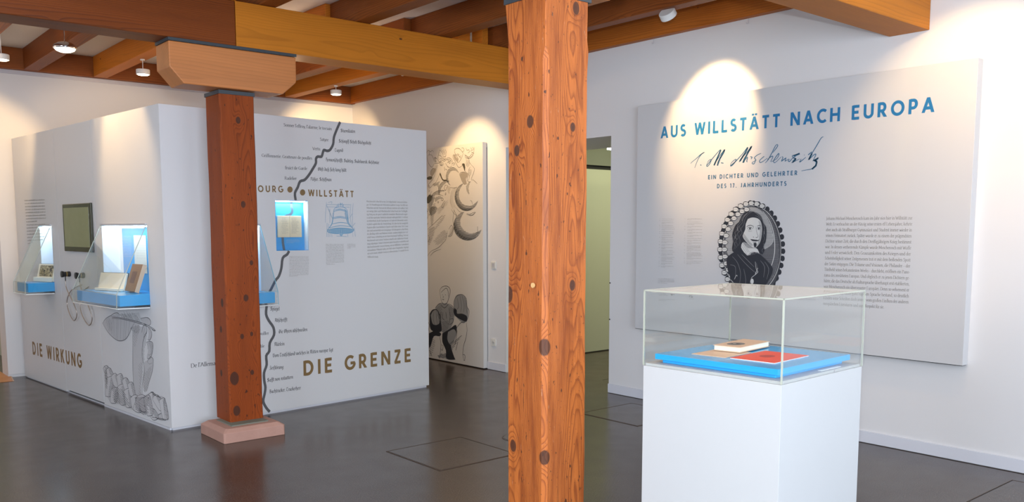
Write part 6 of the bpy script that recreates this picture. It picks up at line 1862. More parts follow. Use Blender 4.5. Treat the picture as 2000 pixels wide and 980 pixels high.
L0 inkdark 3 -2324 144 86 -1
F3 handpale 0 -2148 627 126 54 139 -7 61 -232 -123 -55 -141 5
L3 inkdark 4.5 -2148 627 126 54 139 -7 61 -232 -123 -55 -141 5 -62 235
L0 inkdark 3 -1941 675 57 -2
L0 inkdark 3 -1980 658 101 -3
L0 inkdark 3 -1996 635 117 -3
L0 inkdark 3 -1977 614 115 -3
L0 inkdark 3 -1982 593 130 -4
L0 inkdark 3 -1968 572 120 -3
L0 inkdark 3 -1972 553 133 -4
L0 inkdark 3 -1964 533 122 -3
L0 inkdark 3 -1966 511 139 -3
L0 inkdark 3 -1961 493 131 -2
L0 inkdark 3 -1955 472 116 -2
L0 inkdark 3 -1939 450 104 -2
L0 inkdark 3 -1937 429 97 -1
L0 inkdark 3 -1912 411 55 -1
F3 handpale 0 -2134 432 146 66 165 -5 85 -276 -143 -67 -167 3
L3 inkdark 4.5 -2134 432 146 66 165 -5 85 -276 -143 -67 -167 3 -86 279
L0 inkdark 3 -1886 495 53 -1
L0 inkdark 3 -1934 475 119 -3
L0 inkdark 3 -1954 451 146 -3
L0 inkdark 3 -1949 427 149 -3
L0 inkdark 3 -1941 406 140 -2
L0 inkdark 3 -1942 386 157 -3
L0 inkdark 3 -1920 368 133 -2
L0 inkdark 3 -1931 345 154 -3
L0 inkdark 3 -1914 325 153 -2
L0 inkdark 3 -1918 305 154 -2
L0 inkdark 3 -1892 287 145 -2
L0 inkdark 3 -1905 263 160 -2
L0 inkdark 3 -1887 240 130 -1
L0 inkdark 3 -1876 220 136 -2
L0 inkdark 3 -1871 198 99 -1
L0 inkdark 3 -1855 180 77 -1
F3 handpale 0 -1912 576 110 58 144 2 97 -153 -107 -58 -144 -4
L3 inkdark 4.5 -1912 576 110 58 144 2 97 -153 -107 -58 -144 -4 -100 155
L0 inkdark 3 -1719 630 61 -2
L0 inkdark 3 -1761 610 122 -3
L0 inkdark 3 -1760 589 142 -4
L0 inkdark 3 -1743 566 135 -3
L0 inkdark 3 -1730 547 131 -3
L0 inkdark 3 -1703 524 120 -3
L0 inkdark 3 -1707 506 138 -4
L0 inkdark 3 -1688 486 115 -2
L0 inkdark 3 -1681 467 102 -2
F3 handpale 0 -1848 401 136 58 145 -8 46 -254 -134 -60 -147 7
L3 inkdark 4.5 -1848 401 136 58 145 -8 46 -254 -134 -60 -147 7 -46 257
L0 inkdark 3 -1631 453 52 -1
L0 inkdark 3 -1675 433 108 -2
L0 inkdark 3 -1676 416 110 -2
L0 inkdark 3 -1673 396 123 -2
L0 inkdark 3 -1681 377 138 -2
L0 inkdark 3 -1669 356 120 -2
L0 inkdark 3 -1664 337 123 -1
L0 inkdark 3 -1667 318 130 -2
L0 inkdark 3 -1667 299 129 -2
L0 inkdark 3 -1652 277 127 -2
L0 inkdark 3 -1652 254 117 -1
L0 inkdark 3 -1661 230 124 -1
L0 inkdark 3 -1655 207 122 -1
L0 inkdark 3 -1645 184 97 -1
L0 inkdark 3 -1617 161 53 -1
F3 handpale 0 -1674 539 104 50 125 -2 76 -177 -102 -51 -125 1
L3 inkdark 4.5 -1674 539 104 50 125 -2 76 -177 -102 -51 -125 1 -78 179
L0 inkdark 3 -1497 584 52 -1
L0 inkdark 3 -1538 566 94 -2
L0 inkdark 3 -1540 547 106 -2
L0 inkdark 3 -1526 528 103 -3
L0 inkdark 3 -1525 509 110 -3
L0 inkdark 3 -1516 490 109 -3
L0 inkdark 3 -1495 470 108 -2
L0 inkdark 3 -1502 451 115 -2
L0 inkdark 3 -1489 430 107 -2
L0 inkdark 3 -1470 411 86 -2
L0 inkdark 3 -1461 389 73 -1
F3 handpale 0 -1584 311 157 76 183 -4 63 -177 -153 -77 -185 2
L3 inkdark 4.5 -1584 311 157 76 183 -4 63 -177 -153 -77 -185 2 -65 180
L0 inkdark 3 -1320 377 79 -1
L0 inkdark 3 -1363 355 122 -2
L0 inkdark 3 -1389 334 170 -2
L0 inkdark 3 -1362 316 154 -2
L0 inkdark 3 -1356 297 156 -2
L0 inkdark 3 -1368 275 163 -2
L0 inkdark 3 -1346 256 154 -1
L0 inkdark 3 -1348 237 151 -1
L0 inkdark 3 -1356 218 160 -1
L0 inkdark 3 -1328 201 132 -1
L0 inkdark 3 -1332 183 119 -1
F3 handpale 0 -1281 390 218 50 134 -51 -187 -235 -220 -53 -140 51
L3 inkdark 4.5 -1281 390 218 50 134 -51 -187 -235 -220 -53 -140 51 195 238
L0 inkdark 3 -1028 397 82 -1
L0 inkdark 3 -1083 380 131 -3
L0 inkdark 3 -1092 360 136 -2
L0 inkdark 3 -1123 343 147 -2
L0 inkdark 3 -1134 323 155 -2
L0 inkdark 3 -1154 301 162 -2
L0 inkdark 3 -1180 282 167 -2
L0 inkdark 3 -1184 262 159 -1
L0 inkdark 3 -1195 242 161 -1
L0 inkdark 3 -1231 220 158 -2
L0 inkdark 3 -1224 201 150 -1
L0 inkdark 3 -1243 184 137 -1
L0 inkdark 3 -1250 162 120 -1
L0 inkdark 3 -1261 144 116 0
F3 handpale 0 -1235 311 139 71 167 -1 65 -151 -136 -72 -169 0
L3 inkdark 4.5 -1235 311 139 71 167 -1 65 -151 -136 -72 -169 0 -66 153
L0 inkdark 3 -996 373 66 -1
L0 inkdark 3 -1035 352 118 -1
L0 inkdark 3 -1045 330 153 -2
L0 inkdark 3 -1050 308 168 -2
L0 inkdark 3 -1038 286 151 -2
L0 inkdark 3 -1034 269 149 -2
L0 inkdark 3 -1021 251 133 -1
L0 inkdark 3 -1008 233 128 -1
L0 inkdark 3 -996 212 97 -1
L0 inkdark 3 -982 195 44 0
F3 handpale 0 -909 399 111 95 211 28 312 -203 -105 -93 -207 -31
L3 inkdark 4.5 -909 399 111 95 211 28 312 -203 -105 -93 -207 -31 -322 204
L0 inkdark 3 -661 514 86 -2
L0 inkdark 3 -670 496 130 -3
L0 inkdark 3 -694 477 200 -4
L0 inkdark 3 -684 456 201 -4
L0 inkdark 3 -680 438 249 -5
L0 inkdark 3 -639 415 234 -4
L0 inkdark 3 -599 395 228 -5
L0 inkdark 3 -569 376 206 -4
L0 inkdark 3 -570 357 221 -3
L0 inkdark 3 -519 336 215 -4
L0 inkdark 3 -491 313 208 -3
L0 inkdark 3 -463 295 167 -2
L0 inkdark 3 -417 276 109 -1
F3 handpale 0 -683 416 79 72 159 22 239 -144 -76 -71 -157 -25
L3 inkdark 4.5 -683 416 79 72 159 22 239 -144 -76 -71 -157 -25 -244 146
L0 inkdark 3 -496 502 66 -2
L0 inkdark 3 -522 482 133 -3
L0 inkdark 3 -519 463 173 -4
L0 inkdark 3 -502 442 172 -4
L0 inkdark 3 -470 424 181 -4
L0 inkdark 3 -446 403 191 -4
L0 inkdark 3 -407 385 166 -3
L0 inkdark 3 -393 368 181 -3
L0 inkdark 3 -345 345 124 -2
L0 inkdark 3 -310 327 63 -1
F3 handpale 0 -870 162 84 73 162 24 146 -91 -81 -73 -161 -25
L3 inkdark 4.5 -870 162 84 73 162 24 146 -91 -81 -73 -161 -25 -150 92
L0 inkdark 3 -673 250 69 -1
L0 inkdark 3 -708 231 134 -2
L0 inkdark 3 -720 212 176 -1
L0 inkdark 3 -686 192 163 -2
L0 inkdark 3 -662 172 180 -2
L0 inkdark 3 -635 152 134 -1
L0 inkdark 3 -604 133 78 -1
F3 handpale 0 -421 429 103 52 121 -3 98 -273 -100 -53 -122 1
L3 inkdark 4.5 -421 429 103 52 121 -3 98 -273 -100 -53 -122 1 -100 276
L0 inkdark 3 -251 483 38 -1
L0 inkdark 3 -282 464 83 -2
L0 inkdark 3 -292 444 101 -2
L0 inkdark 3 -270 426 98 -2
L0 inkdark 3 -278 408 103 -2
L0 inkdark 3 -265 387 111 -2
L0 inkdark 3 -257 368 111 -2
L0 inkdark 3 -247 346 94 -1
L0 inkdark 3 -244 326 97 -2
L0 inkdark 3 -244 308 118 -2
L0 inkdark 3 -229 290 110 -1
L0 inkdark 3 -230 270 102 -1
L0 inkdark 3 -217 249 95 -1
L0 inkdark 3 -217 232 106 -1
L0 inkdark 3 -202 213 88 0
L0 inkdark 3 -190 193 75 -1
L0 inkdark 3 -180 174 58 0
F3 handpale 0 -1014 393 121 58 138 -5 78 -261 -118 -60 -139 3
L3 inkdark 4.5 -1014 393 121 58 138 -5 78 -261 -118 -60 -139 3 -80 265
L0 inkdark 3 -814 449 50 -1
L0 inkdark 3 -853 429 93 -1
L0 inkdark 3 -856 413 109 -2
L0 inkdark 3 -853 395 115 -2
L0 inkdark 3 -840 372 111 -2
L0 inkdark 3 -835 350 120 -2
L0 inkdark 3 -830 328 106 -2
L0 inkdark 3 -834 307 130 -2
L0 inkdark 3 -832 286 123 -2
L0 inkdark 3 -814 266 120 -2
L0 inkdark 3 -808 247 111 -1
L0 inkdark 3 -809 228 118 -1
L0 inkdark 3 -802 207 117 -1
L0 inkdark 3 -786 184 96 0
L0 inkdark 3 -792 166 91 -1
L0 inkdark 3 -758 144 36 0
L0 inkdark 4 -919 438 96 -17
L0 inkdark 4 -1008 429 180 -30
L0 inkdark 4 -1060 412 247 -41
L0 inkdark 4 -1126 399 284 -46
L0 inkdark 4 -1196 387 380 -62
L0 inkdark 4 -1283 376 425 -69
L0 inkdark 4 -1345 364 514 -84
L0 inkdark 4 -1395 348 491 -79
L0 inkdark 4 -1385 320 489 -78
L0 inkdark 4 -1389 298 533 -84
L0 inkdark 4 -1376 270 466 -73
L0 inkdark 4 -1379 250 515 -81
L0 inkdark 4 -1413 231 525 -82
L0 inkdark 4 -1382 203 435 -67
L0 inkdark 4 -1386 181 421 -64
L0 inkdark 4 -1384 154 339 -51
L0 inkdark 4 -731 113 489 38
L0 inkdark 4 -557 111 347 28
L0 inkdark 4 -2006 422 233 -87
L0 inkdark 4 -2141 430 457 -170
L0 inkdark 4 -2329 458 693 -257
L0 inkdark 4 -2304 403 688 -254
L0 inkdark 4 -2395 399 629 -231
L0 inkdark 4 -2398 364 542 -199
L0 inkdark 4 -2332 303 407 -148
L0 inkdark 4 -2353 265 318 -115
L0 inkdark 4 -2363 225 221 -80
L0 inkdark 4 -2340 182 103 -37
L0 inkdark 4 -2681 683 126 -77
L0 inkdark 4 -2697 645 147 -90
L0 inkdark 4 -2686 584 138 -85
L0 inkdark 4 -2683 538 122 -76
L0 inkdark 4 -2693 489 109 -66
L0 inkdark 4 -2675 427 86 -52
L0 inkdark 4 -2669 381 62 -38
L3 inkdark 5 -2696 748 105 -67 -44 -104 44 -143
L3 inkdark 5 -740 530 106 10 -29 -34 154 -13 154 -1
L3 inkdark 5 -203 502 -53 -130 42 -238""",
    ('A', 'cherub_print'): """L3 inksep 5 -2184 5013 78 55 91 -40 77 29 59 -47
L3 inksep 5 -2124 4957 -26 -68 30 -89 53 -73 91 -65 61 22 47 58
L3 inksep 5 -2108 4956 122 0 60 -47 59 -98 44 -54
L0 inksep 5 -2061 5022 -1 -61
L3 inksep 5 -1776 4866 -31 -41 29 -62 -44 45 -29 54 60 22
L3 inksep 5 -1853 4741 180 -1 119 44
L3 inksep 5 -1719 4708 -46 -101 -93 -151 -93 -99 -124 -74 -48 -59 46 -45 77 14 77 58 122 47 122 133 62 100
L0 inksep 5 -2122 4233 76 -29
L3 inksep 5 -2025 4482 17 86 92 64 75 -21
L3 inksep 5 -1633 4515 58 -89 73 -80 117 -14
L0 inksep 5 -1453 4642 13 -94
L0 inksep 5 -1410 4589 72 -30
L3 inksep 5 -1624 5053 -45 -74 -32 -101 14 -86 59 -21 60 39
L3 inksep 5 -1685 4929 89 -23 58 -55
L3 inksep 5 -1624 5044 102 -75 29 -70
L3 inksep 5 -1564 5048 87 -65 43 -71
L3 inksep 5 -1491 5049 58 -60 43 -62
L3 inksep 5 -1418 5047 43 -54 14 -51
L3 inksep 5 -1523 4876 117 1 30 49
L3 inksep 5 -1538 4851 117 -33 29 32
L3 inksep 5 -1554 4809 103 -40 44 32
L3 inksep 5 -1644 4738 44 -54 74 13
L3 inksep 5 -1408 4724 57 -54 57 -62
L3 inksep 5 -1378 4773 30 58 87 11 86 -38 42 -53 -15 -67
L3 inksep 5 -1319 4812 42 -45 -44 -31
L3 inksep 5 -1247 4816 42 -44 -43 -23
L0 inksep 5 -1205 4730 -58 -31
L3 inksep 5 -1163 4685 86 29 37 -27 -66 -30
L3 inksep 5 -1322 4652 86 -39 87 38
L3 inksep 5 -1030 5028 -15 -57 42 -69 84 -23 70 -37 56 21
L3 inksep 5 -1030 5012 57 21 112 -11 83 -52 69 -63
L3 inksep 5 -777 5027 56 5 41 -44 -28 -40 -56 -4
L3 inksep 5 -946 4914 56 -20 28 -18
L3 inksep 5 -709 4907 -71 -103 -84 -78 -85 -20
L0 inksep 5 -863 4843 56 -37
L3 inksep 5 -668 4880 109 -73 55 -44 26 -75 81 -70
L3 inksep 5 -611 5024 40 -60 69 11 13 -58 -55 -12
L3 inksep 5 -626 4877 -15 -65 82 -29 109 1 82 44 55 94 14 96
L3 inksep 5 -434 5020 40 -60 -54 -29
L3 inksep 5 -366 5023 40 -43 -54 -37
L0 inksep 5 -394 4911 53 -20
L3 inksep 5 -1117 4892 14 -68 70 -71 83 -105 70 -54 98 28 84 45
L3 inksep 5 -1102 4900 99 -15 97 -90 -29 -81
L3 inksep 5 -397 4618 94 -71 -15 -81 -54 -79 -42 -80 40 -34
L3 inksep 5 -452 4588 -41 -39 -28 -56 13 -83 13 -66 -42 -64
L3 inksep 5 -684 4666 40 -84 -28 -65 55 -27
L3 inksep 5 -373 4306 94 -54 80 -52
L3 inksep 5 -537 4280 27 -26 82 -4
L3 inksep 5 -868 4444 85 37 152 -7 96 -30
L3 inksep 5 -868 4435 55 -77 55 -86 82 -69 97 12
L3 inksep 5 -563 4446 13 -83 -41 -32
L0 inksep 5 -577 4331 13 -67
F3 sepmid 0 -1103 4891 72 4 55 -62 70 -46 -29 -65 -56 29 -70 54
F3 sepmid 0 -854 4435 98 40 139 -2 82 -37 -15 -65 -69 -38 27 -109 -70 -22 -82 70 -55 77
F3 sepmid 0 -2025 4482 23 85 101 61 106 -11 -47 -92 -108 -82
F3 inksep 0 -1648 4481 45 15 86 -141 161 -15 -29 -25 -147 15
F3 inksep 0 -2180 4419 108 30 122 -14 -32 -60 -153 -2
F3 inksep 0 -767 4671 97 3 26 -92 -14 -82 -41 68
L3 inksep 4 -638 4818 -5 13 11 11 23 6 27 -3 20 -10 6 -13 -10 -12
L3 inksep 4 -583 4790 -6 13 11 11 23 5 27 -2 20 -10 7 -13 -11 -12
L3 inksep 4 -528 4786 -6 14 11 11 23 5 27 -3 20 -10 6 -13 -10 -11
L3 inksep 4 -474 4799 -5 13 11 12 23 5 26 -3 20 -10 6 -13 -10 -11
L3 inksep 4 -433 4830 -5 13 11 11 23 5 26 -3 20 -10 6 -13 -10 -11
L3 inksep 4 -392 4868 -5 13 11 11 22 5 27 -3 20 -10 6 -13 -10 -11
L3 inksep 4 -1833 4832 -6 14 12 12 25 5 30 -3 22 -10 6 -14 -11 -12
L3 inksep 4 -1863 4851 -6 14 12 12 26 5 29 -3 22 -10 7 -14 -11 -12
L3 inksep 4 -1389 4780 -6 14 11 11 25 6 28 -3 22 -10 6 -14 -11 -12
L3 inksep 4 -1302 4783 -6 14 12 11 24 6 28 -3 22 -10 6 -14 -11 -11
L3 inksep 4 -1245 4738 -6 13 12 12 24 5 28 -3 21 -10 7 -13 -11 -12
L3 inksep 4 -1332 4709 -6 14 12 11 24 6 28 -3 22 -10 6 -14 -11 -11
L3 inksep 4 -1507 4778 -5 14 11 12 25 5 29 -3 21 -10 7 -13 -11 -12
L3 inksep 4 -1624 4811 -6 14 12 12 25 5 29 -3 21 -10 7 -14 -11 -12
L0 inksep 2.8 -1166 4605 110 -12
L0 inksep 2.8 -1196 4593 181 -19
L0 inksep 2.8 -1220 4582 233 -25
L0 inksep 2.8 -1257 4572 309 -32
L0 inksep 2.8 -1282 4562 331 -34
L0 inksep 2.8 -1285 4551 145 -15
L0 inksep 2.8 -981 4519 56 -5
L0 inksep 2.8 -1303 4540 121 -12
L0 inksep 2.8 -948 4504 38 -4
L0 inksep 2.8 -1319 4527 112 -12
L0 inksep 2.8 -912 4485 13 -1
L0 inksep 2.8 -1339 4517 120 -12
L0 inksep 2.8 -1351 4503 106 -10
L0 inksep 2.8 -1347 4491 100 -10
L0 inksep 2.8 -1356 4477 88 -9
L0 inksep 2.8 -1363 4464 92 -9
L0 inksep 2.8 -1376 4450 89 -8
L0 inksep 2.8 -1380 4437 85 -9
L0 inksep 2.8 -1380 4424 89 -9
L0 inksep 2.8 -1379 4412 80 -8
L0 inksep 2.8 -1377 4396 74 -7
L0 inksep 2.8 -1373 4381 73 -7
L0 inksep 2.8 -1377 4369 75 -8
L0 inksep 2.8 -1368 4355 70 -6
L0 inksep 2.8 -1366 4341 68 -6
L0 inksep 2.8 -1362 4328 66 -6
L0 inksep 2.8 -1352 4315 59 -5
L0 inksep 2.8 -1342 4301 58 -5
L0 inksep 2.8 -1332 4285 55 -6
L0 inksep 2.8 -1321 4269 56 -5
L0 inksep 2.8 -1303 4253 47 -4
L0 inksep 2.8 -1278 4236 36 -3
L0 inksep 2.8 -1256 4222 26 -3
L3 inksep 4.2 -1215 4202 -53 24 -46 34 -36 40 -23 46 -10 49 3 48 18 47 30 41 41 34 50 24 56 15 59 3 59 -7 55 -19 50 -28 41 -36 30 -42
L0 inksep 2.8 -1407 4313 137 -13
L0 inksep 2.8 -1454 4304 163 -15
L0 inksep 2.8 -1500 4295 165 -15
L0 inksep 2.8 -1534 4282 148 -13
L0 inksep 2.8 -1556 4271 143 -13
L0 inksep 2.8 -1577 4258 143 -13
L0 inksep 2.8 -1603 4245 138 -12
L0 inksep 2.8 -1629 4234 143 -13
L0 inksep 2.8 -1633 4219 116 -11
L0 inksep 2.8 -1655 4208 129 -11
L0 inksep 2.8 -1655 4194 114 -10
L0 inksep 2.8 -1667 4181 111 -10
L0 inksep 2.8 -1682 4167 106 -9
L0 inksep 2.8 -1688 4155 103 -9
L0 inksep 2.8 -1686 4141 91 -8
L0 inksep 2.8 -1688 4125 85 -7
L0 inksep 2.8 -1688 4114 75 -7
L0 inksep 2.8 -1697 4102 74 -6
L0 inksep 2.8 -1695 4089 66 -5
L0 inksep 2.8 -1691 4076 56 -5
L0 inksep 2.8 -1688 4060 50 -4
L0 inksep 2.8 -1685 4047 44 -4
L0 inksep 2.8 -1679 4032 34 -2
L0 inksep 2.8 -1673 4019 24 -2
L0 inksep 2.8 -1666 4007 14 -1
L3 inksep 4.2 -1655 3991 -21 30 -15 31 -7 32 -1 32 7 32 14 30 20 29 26 26 32 24 37 19 41 16 44 12 47 8 47 3 48 -2 48 -6 46 -11
L0 inksep 3 -762 4213 31 -4
L0 inksep 3 -788 4204 46 -5
L0 inksep 3 -817 4193 60 -8
L0 inksep 3 -845 4183 68 -8
L0 inksep 3 -866 4174 83 -10
L0 inksep 3 -889 4161 90 -10
L0 inksep 3 -902 4150 91 -11
L0 inksep 3 -921 4137 95 -12
L0 inksep 3 -938 4124 103 -13
L0 inksep 3 -953 4110 99 -11
L0 inksep 3 -967 4097 112 -13
L0 inksep 3 -967 4085 104 -12
L0 inksep 3 -986 4075 119 -14
L0 inksep 3 -997 4061 118 -14
L0 inksep 3 -999 4047 118 -14
L0 inksep 3 -1013 4035 123 -14
L0 inksep 3 -1013 4020 128 -15
L0 inksep 3 -1024 4006 138 -16
L0 inksep 3 -1016 3991 125 -14
L0 inksep 3 -1017 3979 133 -15
L0 inksep 3 -1020 3966 126 -14
L0 inksep 3 -1041 3954 146 -16
L0 inksep 3 -1042 3941 152 -17
L0 inksep 3 -1040 3925 162 -18
L0 inksep 3 -1033 3909 164 -18
L0 inksep 3 -1030 3894 155 -17
L0 inksep 3 -213 3804 20 -2
L0 inksep 3 -1034 3880 174 -19
L0 inksep 3 -234 3792 33 -3
L0 inksep 3 -1027 3865 189 -20
L0 inksep 3 -251 3781 43 -5
L0 inksep 3 -1005 3851 173 -19
L0 inksep 3 -271 3771 56 -6
L0 inksep 3 -1015 3840 187 -20
L0 inksep 3 -295 3762 67 -7
L0 inksep 3 -994 3825 198 -22
L0 inksep 3 -315 3752 82 -9
L0 inksep 3 -998 3813 216 -23
L0 inksep 3 -335 3742 90 -10
L0 inksep 3 -998 3800 222 -24
L0 inksep 3 -372 3733 112 -12
L0 inksep 3 -975 3783 254 -27
L0 inksep 3 -396 3721 126 -13
L0 inksep 3 -983 3771 296 -31
L0 inksep 3 -443 3714 159 -17
L0 inksep 3 -906 3750 604 -63
L0 inksep 3 -909 3739 590 -62
L0 inksep 3 -937 3728 562 -58
L0 inksep 3 -893 3709 521 -54
L0 inksep 3 -858 3691 473 -49
L0 inksep 3 -860 3679 423 -44
L0 inksep 3 -820 3662 369 -38
L0 inksep 3 -795 3644 300 -30
L0 inksep 3 -762 3629 219 -22
L3 inksep 4.5 -177 3826 -40 -70 -63 -60 -83 -48 -96 -32 -106 -13 -109 5 -105 24 -94 42 -78 57 -56 69 -32 76 -4 79 24 77 49 69 71 57 90 43 102 25
L0 inksep 2.6 -1008 4049 23 10
L0 inksep 2.6 -1019 4022 35 16
L0 inksep 2.6 -1029 4000 45 19
L0 inksep 2.6 -1036 3979 52 22
L0 inksep 2.6 -1037 3958 52 22
L0 inksep 2.6 -1039 3938 55 24
L0 inksep 2.6 -1036 3923 57 24
L0 inksep 2.6 -1033 3906 55 24
L0 inksep 2.6 -1039 3885 68 30
L0 inksep 2.6 -1032 3869 71 31
L0 inksep 2.6 -1027 3852 67 29
L0 inksep 2.6 -1021 3835 69 30
L0 inksep 2.6 -1016 3818 78 35
L0 inksep 2.6 -1004 3807 69 30
L0 inksep 2.6 -991 3791 77 34
L0 inksep 2.6 -987 3775 81 36
L0 inksep 2.6 -977 3760 83 36
L0 inksep 2.6 -957 3750 75 33
L0 inksep 2.6 -945 3737 82 36
L0 inksep 2.6 -931 3724 86 38
L0 inksep 2.6 -916 3711 87 39
L0 inksep 2.6 -898 3702 83 37
L0 inksep 2.6 -889 3688 90 40
L0 inksep 2.6 -870 3678 92 41
L0 inksep 2.6 -850 3670 89 39
L0 inksep 2.6 -832 3661 94 42
L0 inksep 2.6 -803 3652 93 42
L0 inksep 2.6 -786 3640 104 46
L0 inksep 2.6 -751 3634 91 41
L0 inksep 2.6 -723 3627 97 43
L0 inksep 2.6 -696 3619 99 45
L0 inksep 2.6 -669 3610 120 54
L0 inksep 2.6 -628 3610 119 53
L0 inksep 2.6 -582 3609 122 55
L0 inksep 2.6 -536 3611 147 66
L0 inksep 2.6 -486 3613 174 79
L0 inksep 2.6 -386 3639 42 19
L3 inksep 3.9 -264 3708 -54 -37 -62 -30 -69 -22 -74 -13 -76 -4 -77 6 -75 16 -71 25 -64 33 -55 40 -45 47 -32 51 -20 55 -6 56 7 55 22 53 34 50
L3 inksep 2.2 -386 3649 -78 -24 -84 -12 -86 0 -85 13 -80 25 -73 35 -62 45 -48 54 -32 58 -16 62 3 63 20 60 37 55
L3 inksep 2.2 -393 3657 -75 -23 -81 -11 -84 0 -82 12 -78 24 -71 34 -59 44 -47 52 -31 57 -15 60 3 60 19 58 36 54
L3 inksep 2.2 -401 3668 -72 -22 -78 -11 -80 0 -79 12 -75 23 -67 33 -57 42 -45 49 -30 55 -14 57 3 58 18 56 35 51
L0 sepmid 3 -966 4158 -2 -20 3 -20 7 -20
L0 sepmid 3 -987 4148 -3 -32 4 -32 12 -33
L0 sepmid 3 -1012 4146 -4 -44 6 -44 16 -45
L0 sepmid 3 -1038 4153 -5 -59 8 -60 21 -59
L0 sepmid 3 -1059 4149 -6 -64 8 -63 23 -63
L0 sepmid 3 -1000 3706 -1 -11 1 -11 4 -11
L0 sepmid 3 -1086 4137 -7 -73 10 -73 26 -72
L0 sepmid 3 -1036 3761 -3 -32 5 -32 11 -31
L0 sepmid 3 -1107 4112 -8 -87 12 -86 31 -86
L0 sepmid 3 -1067 3814 -5 -54 7 -54 19 -53
L0 sepmid 3 -1135 4118 -13 -142 19 -142 51 -141
L0 sepmid 3 -1156 4089 -13 -145 19 -144 52 -143
L0 sepmid 3 -1182 4071 -13 -141 19 -140 51 -140
L0 sepmid 3 -1206 4046 -12 -131 17 -129 47 -128
L0 sepmid 3 -1219 3965 -8 -85 12 -85 30 -84
L0 sepmid 3 -1230 3874 -3 -37 5 -37 13 -36
L0 inksep 4 -465 4256 7 -10
L0 inksep 4 -486 4251 17 -29
L0 inksep 4 -503 4245 22 -38
L0 inksep 4 -522 4242 32 -56
L0 inksep 4 -533 4225 31 -55
L0 inksep 4 -554 4217 45 -78
L0 inksep 4 -568 4202 53 -91
L0 inksep 4 -586 4188 82 -141
L0 inksep 4 -600 4170 107 -184
L0 inksep 4 -612 4156 109 -187
L0 inksep 4 -605 4109 66 -115
L0 inksep 4 -596 4056 6 -11
L0 inksep 2.8 -1572 4099 123 -17
L0 inksep 2.8 -1652 4097 174 -23
L0 inksep 2.8 -1710 4090 157 -22
L0 inksep 2.8 -1774 4083 162 -22
L0 inksep 2.8 -1797 4072 157 -21
L0 inksep 2.8 -1840 4063 162 -22
L0 inksep 2.8 -1857 4052 144 -19
L0 inksep 2.8 -1888 4044 145 -19
L0 inksep 2.8 -1905 4032 129 -17
L0 inksep 2.8 -1923 4020 129 -17
L0 inksep 2.8 -1941 4007 116 -16
L0 inksep 2.8 -1968 3998 118 -16
L0 inksep 2.8 -1974 3983 105 -14
L0 inksep 2.8 -1994 3971 103 -13
L0 inksep 2.8 -2003 3956 92 -12
L0 inksep 2.8 -2005 3941 79 -11
L0 inksep 2.8 -2010 3928 66 -8
L0 inksep 2.8 -2016 3913 59 -8
L0 inksep 2.8 -2018 3898 48 -6
L0 inksep 2.8 -2017 3884 41 -5
L0 inksep 2.8 -2011 3868 20 -3
L3 inksep 4.2 -2006 3851 -11 27 -4 27 4 26 11 26 19 25 26 24 32 22 38 19 43 16 48 14 52 11 54 8 56 4 57 0 57 -2 56 -6 54 -10
L0 inksep 3 -1971 3990 31 -5
L0 inksep 3 -1993 3979 47 -8
L0 inksep 3 -2011 3967 59 -11
L0 inksep 3 -2026 3954 72 -13
L0 inksep 3 -2035 3939 73 -13
L0 inksep 3 -2047 3927 83 -15
L0 inksep 3 -2056 3916 82 -15
L0 inksep 3 -2058 3903 88 -15
L0 inksep 3 -2069 3889 97 -18
L0 inksep 3 -2073 3876 91 -16
L0 inksep 3 -2084 3862 106 -19
L0 inksep 3 -2085 3847 103 -19
L0 inksep 3 -2089 3834 105 -19
L0 inksep 3 -2106 3822 134 -24
L0 inksep 3 -2102 3806 120 -21
L0 inksep 3 -2100 3790 132 -23
L0 inksep 3 -2101 3776 120 -21
L0 inksep 3 -2111 3761 133 -23
L0 inksep 3 -2114 3745 139 -24
L0 inksep 3 -2103 3730 120 -21
L0 inksep 3 -2102 3714 109 -19
L0 inksep 3 -2103 3702 107 -19
L0 inksep 3 -2098 3685 100 -17
L0 inksep 3 -2096 3670 100 -17
L0 inksep 3 -2100 3658 98 -17
L0 inksep 3 -2093 3643 92 -16
L0 inksep 3 -2084 3625 89 -15
L0 inksep 3 -2085 3611 94 -16
L0 inksep 3 -2073 3596 80 -14
L0 inksep 3 -2064 3582 77 -13
L0 inksep 3 -2060 3567 71 -12
L0 inksep 3 -2039 3550 53 -9
L0 inksep 3 -2025 3532 41 -7
L0 inksep 3 -1999 3511 18 -2
L3 inksep 4.5 -1979 3500 -30 17 -27 23 -24 27 -21 32 -16 35 -11 38 -7 40 -1 41 3 40 9 39 14 37 18 34 22 31 25 25 28 21 31 15 32 9
L3 inksep 5 -1358 4212 -73 -6 -30 -75 58 -37 45 67 44 41
L3 inksep 5 -1434 4010 30 25 8 -35 -30 -16 -8 26
L3 inksep 5 -1568 3920 59 -19 -16 -43 -59 10 16 52
L3 inksep 5 -1719 3846 30 -18 -30 -26 -24 27 24 17
L3 inksep 5 -1422 3839 -44 1 -90 -84 -16 -60 59 7 46 68 30 51
L3 inksep 5 -2094 4118 21 -18 -31 -17
L3 inksep 5 -1972 4088 -78 -77 -63 -68 -48 -104 -16 -35
L3 inksep 5 -2081 3977 62 34 29 -71 -62 -34 -29 71
L3 inksep 5 -2164 3681 30 -19 -16 -52 -31 18 17 53
F3 inksep 0 -2174 3945 94 67 76 -37 -18 -122 -109 -50 -61 37
L0 inksep 4 -1841 3563 -145 -46
L0 inksep 4 -1810 3588 -226 -71
L0 inksep 4 -1783 3616 -313 -99
L0 inksep 4 -1796 3629 -307 -97
L0 inksep 4 -1761 3660 -310 -97
L0 inksep 4 -1753 3681 -322 -100
L0 inksep 4 -1759 3698 -308 -96
L0 inksep 4 -1797 3705 -276 -86
L0 inksep 4 -1798 3721 -252 -79
L0 inksep 4 -1852 3722 -205 -64
L0 inksep 4 -1906 3723 -138 -42
L0 inksep 4 -1984 3717 -46 -14
